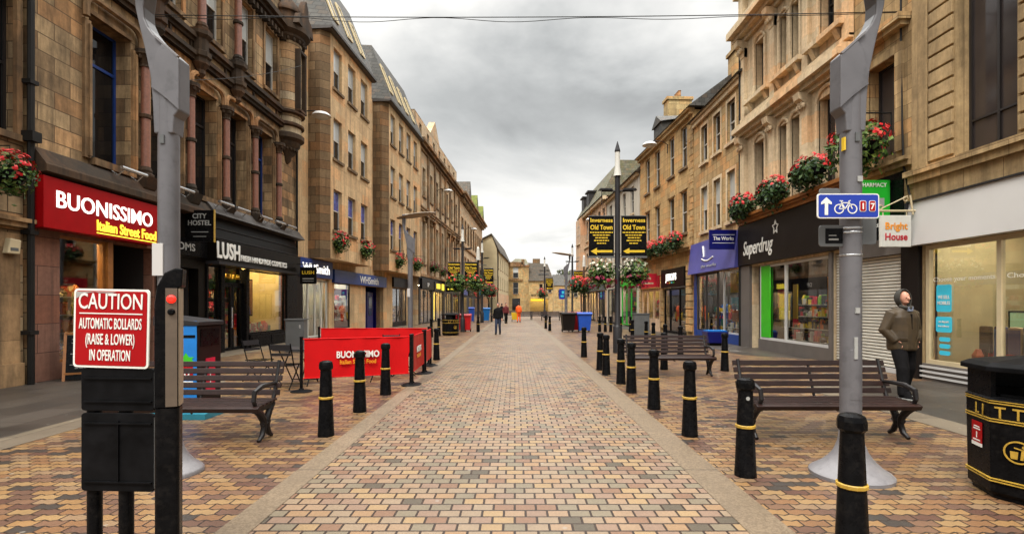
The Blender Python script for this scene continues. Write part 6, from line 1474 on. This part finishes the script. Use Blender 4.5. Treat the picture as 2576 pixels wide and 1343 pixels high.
# ------------------------------------------------------------------ banner poles
def pole(lb, x, z, boards, k_=1.0):
    t = thing('banner_pole', lb, 'banner pole', (x, z, 0), 0, 'banner poles'); t.scale = (k_,) * 3
    m = MB(); m.lathe([(.16, 0), (.16, .9), (.13, .95), (.1, 1.0), (.09, 6.2)], 14); m.build('column', 'darkgrey', t, smooth=True)
    m = MB(); m.lathe([(.14, 6.2), (.095, 6.5), (.085, 7.05)], 12); m.build('white_tip', 'white', t, smooth=True)
    m = MB(); m.lathe([(.1, 7.05), (.1, 7.1), (.01, 7.42)], 10); m.build('spike', 'darkgrey', t)
    m = MB(); m.tube([(-.55, 0, 5.68), (.55, 0, 5.68)], .03, 8); m.tube([(-.55, 0, 5.68), (-.55, 0, 5.2)], .014, 6); m.tube([(.02, -.06, 4.8), (.02, -.06, 4.9)], .01, 5); m.build('crossarm', 'darkgrey', t)
    for s_ in (-1, 1):
        m = MB(); m.prism([(-.25, 5.7), (.25, 5.7), (.2, 5.76), (-.2, 5.76)], 'y', -.1, .1); m.build('lamp_head', 'darkgrey', t, loc=(s_ * .42, 0, 0))
    for s_ in boards:
        b_ = thing('street_banner', ('left' if s_ < 0 else 'right') + ' Old Town board on the ' + lb, 'banner', (x + s_ * .57 * k_, z - .02, 3.4 * k_), 0, 'Old Town banner boards'); b_.scale = (k_,) * 3
        m = MB(); m.box(-.44, .44, -.02, .02, 0, 1.38); m.build('board', 'black', b_, bevel=.006)
        m = MB(); m.box(-.46, .46, -.03, .03, -.07, -.005); m.box(-.46, .46, -.03, .03, 1.385, 1.41); m.build('frame_rail', 'midgrey', b_)
        text('Inverness', .2, 'letteryellow', b_, (0, -.023, 1.18), width=.78, bold=.025, ext=.002); text('Old Town', .23, 'letteryellow', b_, (0, -.023, .92), width=.78, bold=.03, ext=.002)
        m = MB()
        for k, wd in enumerate((.4, .3, .22, .26, .16)):
            zz = .8 - k * .095; xx = -wd
            while xx < wd - .01: q = min(rnd.uniform(.05, .12), wd - xx); m.box(xx, xx + q, -.024, -.02, zz, zz + .04); xx += q + .02
        m.build('small_print', 'letteryellow', b_)
        m = MB(); m.prism([(-.38, .16), (-.16, .28), (-.16, .2), (.38, .2), (.38, .12), (-.16, .12), (-.16, .04)], 'y', -.024, -.02); m.build('arrow', 'letteryellow', b_)
    return t
pole('tall right hand pole before the honey terrace', 3.41, 16.5, (-1, 1), .945); pole('far left pole past the red barriers', -3.05, 29, (-1, 1), .85); pole('distant right pole behind the bins', 5.5, 47.5, (1,)); pole('distant left pole by blue bins', -2.9, 44, (1,))
pole('distant pole at the street end', 3.6, 60, (1,))
t = thing('hanging_sign', 'small blue square sign on the far right pavement', 'sign', (5.25, 55, 2.2)); t.scale = (.55, .55, .75); m = MB(); m.box(-.6, .6, -.03, .03, 0, 1.5); m.build('sign_board', 'signblue', t); m = MB(); m.box(-.3, .3, -.04, -.03, .3, .6); m.box(-.1, .4, -.04, -.03, .8, 1.2); m.build('sign_mark', 'cyan', t); m = MB(); m.tube([(0, .05, -2.2), (0, .05, 1.5)], .05, 8); m.build('post', 'darkgrey', t)
for i, (x, z, zz, w_, h_, mt, lb) in enumerate([(-3.2, 52, 2.6, 1.0, .6, 'teal', 'teal projecting shop board far up the street'), (-3.6, 62, 3.2, .9, 1.3, 'letteryellow', 'yellow projecting shop board far up the street'), (-3.3, 70, 2.7, 1.2, .7, 'signred', 'red projecting shop board before the pale gabled house'), (7.0, 52, 3.0, 1.0, .8, 'shopblue', 'blue projecting shop board on the peach terrace')]):
    t = thing('hanging_sign', lb, 'sign', (x, z, zz)); m = MB(); m.box(-w_ / 2, w_ / 2, -.05, .05, 0, h_); m.build('sign_board', mt, t); m = MB(); m.box(-w_ * .35, w_ * .35, -.06, -.05, h_ * .3, h_ * .5); m.build('sign_mark', 'darkgrey', t)
    m = MB(); m.tube([(0, 0, h_ + .08), ((-1 if x < 0 else 1) * 2.6, 0, h_ + .08)], .03, 6); m.build('bracket', 'darkgrey', t)
# wall lanterns on swan arms
def swan(lb, x, y, z, dx):
    t = thing('wall_lamp', lb, 'wall lamp', (x, y, z)); m = MB(); m.tube([(0, 0, -.5), (0, 0, 0), (dx * .25, 0, .18), (dx * .7, 0, .22), (dx * .95, 0, .15)], .025, 6); m.build('arm', 'darkgrey', t)
    m = MB(); m.lathe([(.06, .16), (.3, .1), (.4, .0), (.42, -.04), (.3, -.06)], 16, (dx * 1.0, 0)); m.build('shade', 'fascia pale', t, smooth=True)
    m = MB(); m.lathe([(.3, -.06), (.2, -.15), (.02, -.2)], 14, (dx * 1.0, 0)); m.build('bowl', 'white', t, smooth=True)
swan('dish shaped wall lamp on a swan arm between turret and buff block', -9.75, 22.1, 10.0, 1.15)
swan('dish shaped wall lamp on the far left classical block', -7.1, 45.5, 12.0, 1.0); swan('dish shaped wall lamp on the far left mossy block', -6.1, 62, 11.0, 1.0)
swan('dish shaped wall lamp on the honey stone terrace', 8.6, 28.0, 10.6, -1.0); swan('wall lamp on the far right peach terrace', 7.85, 45, 9.3, -1.0)
# cables across the street
def cable(name, lb, p, q, sag, wob, r=.012, seed=0):
    pts = []
    for k in range(61):
        f = k / 60; pts.append((p[0] + (q[0] - p[0]) * f, p[1] + (q[1] - p[1]) * f, p[2] + (q[2] - p[2]) * f - sag * 4 * f * (1 - f) + wob * math.sin(f * 31 + seed) * math.sin(f * PI) * (1.2 - f)))
    m = MB(); m.tube(pts, r, 5); o = m.build(name, 'pipe', None, smooth=True); tag(o, lb, 'cable', 'overhead cables')
cable('overhead_cable', 'straight black cable strung across the street', (-9.7, 12.6, 8.95), (8.78, 11.35, 8.28), .1, .0, .011)
cable('overhead_cable', 'looping thin black cable twisted round the straight one', (-9.7, 12.6, 8.9), (8.78, 11.35, 8.26), .13, .075, .008, 1)
cable('overhead_cable', 'thin slack cable slanting over the carved block at upper left', (-9.6, 14.2, 8.0), (-8.9, 20.8, 11.6), .15, .0, .008)

# ------------------------------------------------------------------ flowers
def foliage(n, r, seed, drop=.5, lf=.05):
    rr = random.Random(seed); m = MB()
    for i in range(n):
        u = Vector((rr.gauss(0, 1), rr.gauss(0, 1), rr.gauss(0, 1))).normalized() * (rr.random() ** .4)
        c = Vector((u.x * r[0], u.y * r[1], u.z * r[2]))
        if rr.random() < drop: c.z -= abs(rr.gauss(0, .35)) * r[2] * (1.2 - abs(u.x))
        nn = (u + Vector((rr.gauss(0, .5), rr.gauss(0, .5), rr.gauss(0, .5) + .3))).normalized()
        a_ = nn.cross(Vector((rr.gauss(0, 1), rr.gauss(0, 1), rr.gauss(0, 1)))).normalized(); b_ = nn.cross(a_)
        l, w_ = lf * rr.uniform(.7, 1.5), lf * rr.uniform(.5, .9)
        m.raw([c - a_ * l, c - b_ * w_ + nn * .01, c + a_ * l, c + b_ * w_ + nn * .01], [(0, 1, 2, 3)])
    return m
def blooms(n, r, seed, top=.2, sz=.035):
    rr = random.Random(seed); m = MB()
    for i in range(n):
        u = Vector((rr.gauss(0, 1), rr.gauss(0, 1), rr.gauss(0, 1))).normalized()
        if u.z < top - .9 * rr.random() : u.z = abs(u.z)
        c = Vector((u.x * r[0], u.y * r[1], u.z * r[2] * (1 if u.z < 0 else 1.1) + .02))
        for k in range(5):
            q = Vector((rr.gauss(0, 1), rr.gauss(0, 1), rr.gauss(0, 1))).normalized() * sz
            nn = (u + q * 12).normalized(); a_ = nn.cross(Vector((.3, .5, .8))).normalized() * sz; b_ = nn.cross(a_).normalized() * sz
            m.raw([c + q - a_, c + q - b_, c + q + a_, c + q + b_], [(0, 1, 2, 3)])
    return m
BK = {}
def basket(kind, lb, x, y, z, s=1.0, rz=0.0, group='hanging flower baskets', wall=None):
    if kind not in BK:
        t = thing('flower_basket', lb, 'flower basket', (0, 0, 0))
        m = MB(); m.lathe([(.02, -.32), (.16, -.26), (.25, -.12), (.27, 0), (.24, 0)], 14); m.build('basket', 'blackrough', t)
        foliage(600, (.44, .44, .36), len(BK) + 3, .8, .042).build('foliage', 'leaf' if kind != 'dark' else 'leafdark', t, fix=False)
        if kind == 'white':
            blooms(26, (.42, .42, .34), 5, .3, .024).build('white_flowers', 'white petals', t, fix=False)['kind'] = 'stuff'; mm = blooms(44, (.42, .42, .22), 9, -1, .03); mm.v = [(a_, b_, c_ - .3) for a_, b_, c_ in mm.v]; mm.build('magenta_flowers', 'magenta petals', t, fix=False)['kind'] = 'stuff'
        else:
            blooms(46 if kind != 'green' else 12, (.42, .42, .36), 6 + len(BK), .25, .032).build('flowers', 'red petals' if kind != 'magenta' else 'magenta petals', t, fix=False)['kind'] = 'stuff'
        m = MB(); m.tube([(0, 0, .0), (0, 0, .5)], .008, 5); m.build('chain', 'pipe', t)
        BK[kind] = t; o = t
    else: o = copy_tree(BK[kind], lb)
    o['label'] = lb; o['group'] = group; o.location = (x, y, z); o.rotation_euler = (0, 0, rz); o.scale = (s, s, s)
    if wall:
        m = MB(); m.tube([(0, 0, .5), (wall[0], wall[1], .5), (wall[0], wall[1], .1)], .014, 5); k = m.build('bracket', 'pipe', o, rot=(0, 0, -rz))
    return o
basket('red', 'red flower basket cut by the left frame edge', -9.3, 9.15, 4.05, .95, .3, wall=(-.5, 0))
p_ = [(853, 608, 24.2), (920, 628, 27.6), (1003, 655, 33.6), (1047, 665, 37.8), (1090, 672, 44), (1112, 683, 48)]
for i, (px, py, z) in enumerate(p_):
    x = (px - HX) * z / FOC
    basket('red' if i < 4 else 'magenta', ['left flower basket under the first buff bay', 'right flower basket under the first buff bay', 'left flower basket under the second buff bay', 'right flower basket under the second buff bay', 'magenta flower basket over the far DP shop', 'magenta flower basket over the far yellow lit shop'][i], x + .02, z, Hh(py, z), 1.25, i * 1.3, wall=(-.65, 0))
basket('white', 'white and magenta flower basket left of the tall right pole', 2.86, 16.45, 2.68, 1.2, .4, 'pole flower baskets', wall=(.5, 0))
basket('white', 'white and magenta flower basket right of the tall right pole', 3.95, 16.45, 2.68, 1.2, 2.4, 'pole flower baskets', wall=(-.5, 0))
for i, (x, z) in enumerate([(-3.3, 28.6), (-2.3, 29), (4.1, 33), (4.7, 34), (-2.5, 43), (3.2, 58), (-2.2, 46)]):
    basket('dark' if i not in (0, 1) else 'green', ['green basket on the far left pole', 'green basket just past the far left pole', 'dark green basket on the distant right pole, left side', 'dark green basket on the distant right pole, right side', 'small green basket on the distant left pole', 'green basket before the mansard store', 'green basket left of the walking person'][i], x, z, 2.9, 1.5, i * .8, 'pole flower baskets')
for i, (x, z) in enumerate([(-2.2, 29), (4.7, 34), (-2.2, 46)]):
    t = thing('basket_post', ['dark post under the basket past the far left pole', 'dark post under the right distant basket', 'dark post under the basket by the walking person'][i], 'post', (x + .05, z + .1, 0)); m = MB(); m.lathe([(.1, 0), (.1, .6), (.06, .7), (.05, 4.2)], 8); m.build('shaft', 'darkgrey', t); m = MB(); m.lathe([(.12, 4.2), (.08, 4.9), (.01, 5.0)], 8); m.build('white_tip', 'white', t); m = MB(); m.tube([(-.5, 0, 3.9), (.5, 0, 3.9)], .02, 5); m.build('crossarm', 'darkgrey', t)
basket('red', 'red geranium basket on the yellow stone house wall right of the column', 8.15, 11.78, 5.36, 1.55, 1.0, wall=(.5, 0))
def planter(lb, x, y, z, L_, rz, seed, n=420):
    t = thing('window_planter', lb, 'planter', (x, y, z), rz, 'red flower planters')
    m = MB(); m.box(-L_ / 2 + .06, L_ / 2 - .06, -.1, .14, -.16, .02); m.build('trough', 'blackrough', t)
    foliage(int(n * L_ * 1.5), (L_ * .58, .42, .44), seed, .55, .06).build('foliage', 'leafdark', t, fix=False)
    mm = blooms(int(56 * L_), (L_ * .55, .36, .45), seed + 1, .5, .034); mm.build('flowers', 'red petals', t, fix=False)['kind'] = 'stuff'
for i, (z, h) in enumerate([(18.3, 5.2), (16.15, 5.25), (14.1, 5.36)]):
    planter(['farthest red flower planter over the dark chemist fascia', 'middle red flower planter over the dark chemist fascia', 'nearest red flower planter over the dark chemist fascia'][i], 8.35, z, h, 1.4, PI / 2, 20 + i * 3)
for i, z in enumerate([25.6, 27.4, 29.2, 31.0]):
    planter(['nearest flower trough on the honey stone ledge', 'second flower trough on the honey stone ledge', 'third flower trough on the honey stone ledge', 'farthest flower trough on the honey stone ledge'][i], 8.25 - (z - 24.4) * .05, z, 4.85, 1.6, PI / 2, 40 + i * 3, 260)


# ------------------------------------------------------------------ trees far beyond the end of the street
def tree(lb, x, y, h, r, seed):
    rr = random.Random(seed); t = thing('tree', lb, 'tree', (x, y, 0), 0, 'trees beyond the street end')
    m = MB(); m.tube([(0, 0, -.1), (.1, 0, h * .3), (0, .1, h * .6)], [.35, .25, .12], 8)
    for k in range(6): a_ = k * 1.05; m.tube([(0, 0, h * .35 + k * .3), (math.cos(a_) * r * .5, math.sin(a_) * r * .5, h * .65)], [.12, .04], 6)
    m.build('trunk', 'iron', t)
    m = MB()
    for k in range(16):
        a_ = rr.uniform(0, 6.3); q = rr.random() ** .5 * r * .75; c = Vector((math.cos(a_) * q, math.sin(a_) * q, h * rr.uniform(.5, .9)))
        f_ = foliage(130, (r * .38, r * .38, r * .3), seed * 31 + k, .2, .28); m.raw([tuple(Vector(p) + c) for p in f_.v], f_.f)
    m.build('crown', 'crown', t, fix=False)
tree('leafy tree left behind the far houses', 13.5, 142, 12, 4.2, 1); tree('lower leafy tree behind the far houses', 19, 150, 12.5, 4.6, 2); tree('leafy tree at the far right behind the terrace', 24, 155, 11.5, 4.2, 3)

# ------------------------------------------------------------------ people
def finish(mb, name, mat, parent, voxel, smooth_it=4):
    """one continuous surface: the limbs are fused by a voxel remesh and smoothed"""
    o = mb.build('tmp', mat, None)
    r_ = o.modifiers.new('fuse', 'REMESH'); r_.mode = 'VOXEL'; r_.voxel_size = voxel
    s_ = o.modifiers.new('soft', 'SMOOTH'); s_.iterations = smooth_it; s_.factor = .5
    bpy.context.view_layer.update()
    me = bpy.data.meshes.new_from_object(o.evaluated_get(bpy.context.evaluated_depsgraph_get()))
    bpy.data.objects.remove(o)
    me.name = name; me.materials.clear(); me.materials.append(M[mat]); me.polygons.foreach_set('use_smooth', [True] * len(me.polygons))
    q = bpy.data.objects.new(name, me); COL.objects.link(q); q.parent = parent; return q
def hand(m, wrist, d, side, s=1.0, curl=.5):
    """palm, four unequal curled fingers and a thumb from the side of the palm"""
    w_ = Vector(wrist); d = Vector(d).normalized(); fwd = Vector((0, -1, 0)); fwd = (fwd - d * fwd.dot(d)).normalized(); inn = d.cross(fwd) * side
    m.tube([w_, w_ + d * .04 * s, w_ + d * .09 * s], [.026 * s, .038 * s, .036 * s], 8, sy=.6)
    for k, L_ in enumerate((.07, .08, .075, .06)):
        b_ = w_ + d * .085 * s + fwd * (.028 - k * .019) * s
        m.tube([b_, b_ + d * L_ * .5 * s, b_ + (d * .85 + inn * curl * .6) * L_ * .8 * s, b_ + (d * .9 + inn * curl) * L_ * s], [.010 * s, .009 * s, .008 * s, .006 * s], 6)
    b_ = w_ + d * .03 * s + fwd * .03 * s
    m.tube([b_, b_ + (d * .5 + fwd * .6) * .035 * s, b_ + (d * .9 + fwd * .6) * .06 * s], [.012 * s, .011 * s, .008 * s], 6)
def person(lb, loc, rz, Hs, top, legs, hair, stride=.2, hood=None, pocket=False, skin='skin', vox=.012, pack=None, collar=None):
    t = thing('person', lb, 'person', loc, rz); s = Hs / 1.8
    P = lambda x, y, z: (x * s, y * s, z * s)
    b = MB()
    # head, neck, trunk, arms and legs of one body
    b.ell(P(0, -.012, 1.69), (.076 * s, .095 * s, .115 * s), 14, 10); b.ell(P(0, -.035, 1.635), (.058 * s, .066 * s, .06 * s), 12, 8)
    b.tube([P(0, -.1, 1.715), P(0, -.125, 1.672), P(0, -.115, 1.66)], [.009 * s, .017 * s, .012 * s], 8)
    for q in (-1, 1): b.ell(P(q * .078, .005, 1.68), (.012 * s, .02 * s, .032 * s), 8, 6)
    b.tube([P(0, -.09, 1.625), P(0, -.108, 1.618), P(0, -.09, 1.61)], .012 * s, 6)
    b.tube([P(0, .0, 1.62), P(0, .015, 1.5), P(0, .02, 1.42)], [.055 * s, .06 * s, .085 * s], 10)
    b.rings([[P(rx * math.cos(a_), .015 + ry * math.sin(a_), z) for a_ in [k * PI / 8 for k in range(16)]] for rx, ry, z in ((.15, .1, .86), (.165, .115, .95), (.15, .1, 1.08), (.165, .11, 1.22), (.19, .115, 1.36), (.15, .09, 1.46), (.07, .06, 1.5))])
    knee = {}
    hip = {-1: P(-.09, .01, .92), 1: P(.09, .01, .92)}
    lx = .15 if pocket else .1
    kn = {-1: P(-lx * .9, -.06 - stride * .45, .5), 1: P(lx * .9, -.02 + stride * .25, .49)}
    an = {-1: P(-lx, -stride, .085), 1: P(lx, stride, .1)}
    for q in (-1, 1):
        b.tube([hip[q], kn[q], an[q]], [.085 * s, .055 * s, .04 * s], 10)
    sh = {q: P(q * .185, .015, 1.41) for q in (-1, 1)}
    if pocket:
        el = {q: P(q * .30, .06, 1.14) for q in (-1, 1)}; wr = {q: P(q * .19, -.05, .97) for q in (-1, 1)}
    else:
        el = {q: P(q * .25, .05 - q * stride * .25, 1.13) for q in (-1, 1)}; wr = {q: P(q * .25, -.05 - q * stride * .5, .89) for q in (-1, 1)}
    for q in (-1, 1):
        b.tube([sh[q], el[q], wr[q]], [.055 * s, .042 * s, .03 * s], 10)
        hand(b, wr[q], Vector(wr[q]) - Vector(el[q]), -q, s)
    finish(b, 'body', skin, t, vox * .7, 2)
    # eyes
    m = MB()
    for q in (-1, 1): m.ell(P(q * .032, -.098, 1.692), (.012 * s, .006 * s, .006 * s), 8, 6)
    m.build('eyes', 'black', t)
    # jacket
    j = MB(); w_ = 1.36 if pocket else 1.12
    hem = .80 if pocket else .9
    j.rings([[P(rx * w_ * math.cos(a_) * (1 + .03 * math.sin(3 * a_ + z * 9)), .015 + ry * w_ * math.sin(a_) * (1 + .03 * math.cos(4 * a_ + z * 7)), z) for a_ in [k * PI / 10 for k in range(20)]] for rx, ry, z in ((.165, .13, hem), (.178, .142, hem + .03), (.182, .145, 1.0), (.178, .142, 1.12), (.186, .14, 1.25), (.2, .135, 1.36), (.165, .11, 1.46), (.085, .085, 1.53), (.07, .075, 1.55))])
    for q in (-1, 1):
        a_, e_, v_ = Vector(sh[q]), Vector(el[q]), Vector(wr[q])
        f_ = 1.32 if pocket else 1.0
        j.tube([a_ - Vector(P(q * .04, 0, -.01)), a_, a_.lerp(e_, .5), e_, e_.lerp(v_, .5), e_.lerp(v_, 1.08 if pocket else .93)], [r_ * s * f_ for r_ in (.075, .082, .07, .066, .06, .055)], 12)
        if pocket:
            for k in range(3): j.tube([a_.lerp(e_, .35 + k * .22) + Vector(P(-.07, 0, 0)), a_.lerp(e_, .4 + k * .22) + Vector(P(0, -.07, .01)), a_.lerp(e_, .38 + k * .22) + Vector(P(.07, 0, 0))], .016 * s, 6)
    finish(j, 'jacket', top, t, vox, 3)
    if pocket:
        m = MB(); m.box(-.006 * s, .006 * s, -.175 * s, -.15 * s, .84 * s, 1.42 * s); m.build('zip', 'blackcloth', t)
        for q in (-1, 1): m = MB(); m.obox(P(q * .14, -.155, 1.0), (.12 * s, .02 * s, .05 * s), (R(10), 0, q * R(25))); m.build('pocket_flap', top, t, bevel=.004)
    # trousers
    r_ = MB(); r_.rings([[P(rx * math.cos(a_), .015 + ry * math.sin(a_), z) for a_ in [k * PI / 8 for k in range(16)]] for rx, ry, z in ((.12, .1, .84), (.172, .125, .9), (.172, .122, .98), (.155, .108, 1.08))])
    for q in (-1, 1):
        h_, k_, a_ = Vector(hip[q]), Vector(kn[q]), Vector(an[q])
        r_.tube([h_, h_.lerp(k_, .5), k_, k_.lerp(a_, .5), a_ + Vector((0, 0, -.03 * s))], [x_ * s * (1.24 if pocket else 1) for x_ in (.1, .09, .076, .07, .064)], 12)
    finish(r_, 'trousers', legs, t, vox, 2)
    for q in (-1, 1):
        m = MB(); a_ = Vector(an[q]); m.rings([[(a_.x + rx * s * math.cos(w2), a_.y - .05 * s + ry * s * math.sin(w2), z * s) for w2 in [k * PI / 7 for k in range(14)]] for rx, ry, z in ((.046, .13, 0), (.05, .138, .02), (.046, .125, .06), (.04, .08, .09), (.04, .055, .13))])
        m.build('shoe', 'blackcloth', t, smooth=True)
        m = MB(); m.rings([[(a_.x + rx * s * math.cos(w2), a_.y - .05 * s + ry * s * math.sin(w2), z * s) for w2 in [k * PI / 7 for k in range(14)]] for rx, ry, z in ((.05, .136, -.001), (.052, .142, .012), (.05, .14, .022))]); m.build('sole', 'letterdim' if pocket else 'blackcloth', t)
    if hood:
        m = MB(); rs = []
        for k in range(9):
            a_ = R(-28 + 150 * k / 8 + 0)
            rs.append([])
        n = 16
        for k in range(7):          # shells of the hood from the face opening to the back
            f_ = k / 6; y = -.05 + .175 * f_; w2 = .118 * math.sqrt(max(.02, 1 - max(0, f_ - .35) ** 2 * 2.2)); h2 = .165 * math.sqrt(max(.02, 1 - max(0, f_ - .35) ** 2 * 2.2))
            rs_ = [P(w2 * math.cos(q2), y + .02 * math.sin(q2), 1.685 + h2 * math.sin(q2) - .012 * f_) for q2 in [j2 * 2 * PI / n for j2 in range(n)]]
            rs[k] = rs_
        rs = rs[:7]
        inner = [[tuple(Vector(p) * 1.0 + (Vector(P(0, y_, 1.685)) - Vector(p)) * .12) for p in rs[0]] for y_ in (-.045, -.015)]
        m.rings([inner[1], inner[0]] + rs, caps=False); m.face(rs[-1]); m.build('hood', hood, t, smooth=True)
        m = MB(); m.tube([P(-.09, -.03, 1.55), P(-.06, -.11, 1.53), P(0, -.135, 1.52), P(.06, -.11, 1.53), P(.09, -.03, 1.55)], .03 * s, 8); m.build('collar', hood, t, smooth=True)
        m = MB(); m.prism([(-.04 * s, 1.47 * s), (.04 * s, 1.47 * s), (.05 * s, 1.54 * s), (-.05 * s, 1.54 * s)], 'y', -.15 * s, -.12 * s); M['scarf'] = plain('grey blue scarf', H(150, 160, 185, .6), .8); m.build('scarf', 'scarf', t)
    else:
        m = MB(); m.ell(P(0, .008, 1.735), (.084 * s, .096 * s, .085 * s), 12, 8); m.ell(P(0, .045, 1.69), (.08 * s, .066 * s, .085 * s), 10, 8); m.build('hair', hair, t, smooth=True)
    if pack:
        m = MB(); m.ell(P(0, .2, 1.2), (.16 * s, .1 * s, .24 * s), 12, 8); m.build('backpack', pack, t, smooth=True)
    return t
M['darkred'] = plain('dark red coat', H(110, 20, 26, .6), .8)
person('man in hooded olive waxed jacket and black trousers, hands in pockets, by the shutter', (6.72, 8.6, .004), R(6), 1.82, 'olive', 'blackcloth', 'blackcloth', .16, 'hoodgrey', True, vox=.011)
person('person in black jacket and dark jeans walking up the road to camera', (-.9, 26.7, .004), R(-8), 1.68, 'blackcloth', 'jean', 'iron', .12, vox=.02)
person('worker in bright orange suit in the middle of the far road', (.36, 45.5, .004), R(170), 1.75, 'hivis', 'hivis', 'iron', .12, vox=.03)
person('person in dark red coat far behind the walking figure', (-.75, 42, 0.004), R(20), 1.72, 'darkred', 'blackcloth', 'iron', .1, vox=.03)
person('person in pale trousers far up the road, left of the worker', (-1.3, 50, .004), R(150), 1.7, 'blackcloth', 'roompale', 'iron', .12, vox=.03)
t = thing('wheeled_cart', 'small yellow street cleaning cart beside the orange worker', 'cart', (.0, 46.3, 0)); m = MB(); m.rings([[(-q, -q * .8, z), (q, -q * .8, z), (q, q * .8, z), (-q, q * .8, z)] for q, z in ((.24, .2), (.32, .85), (.34, .87))]); m.build('tub', 'letteryellow', t, bevel=.02)
for q in (-1, 1): m = MB(); m.lathe([(.14, -.03), (.14, .03)], 12); m.build('wheel', 'black', t, rot=(0, PI / 2, 0), loc=(q * .26, .1, .14))
m = MB(); m.tube([(-.2, .28, .8), (-.2, .5, 1.0), (.2, .5, 1.0), (.2, .28, .8)], .02, 6); m.build('handle', 'darkgrey', t)
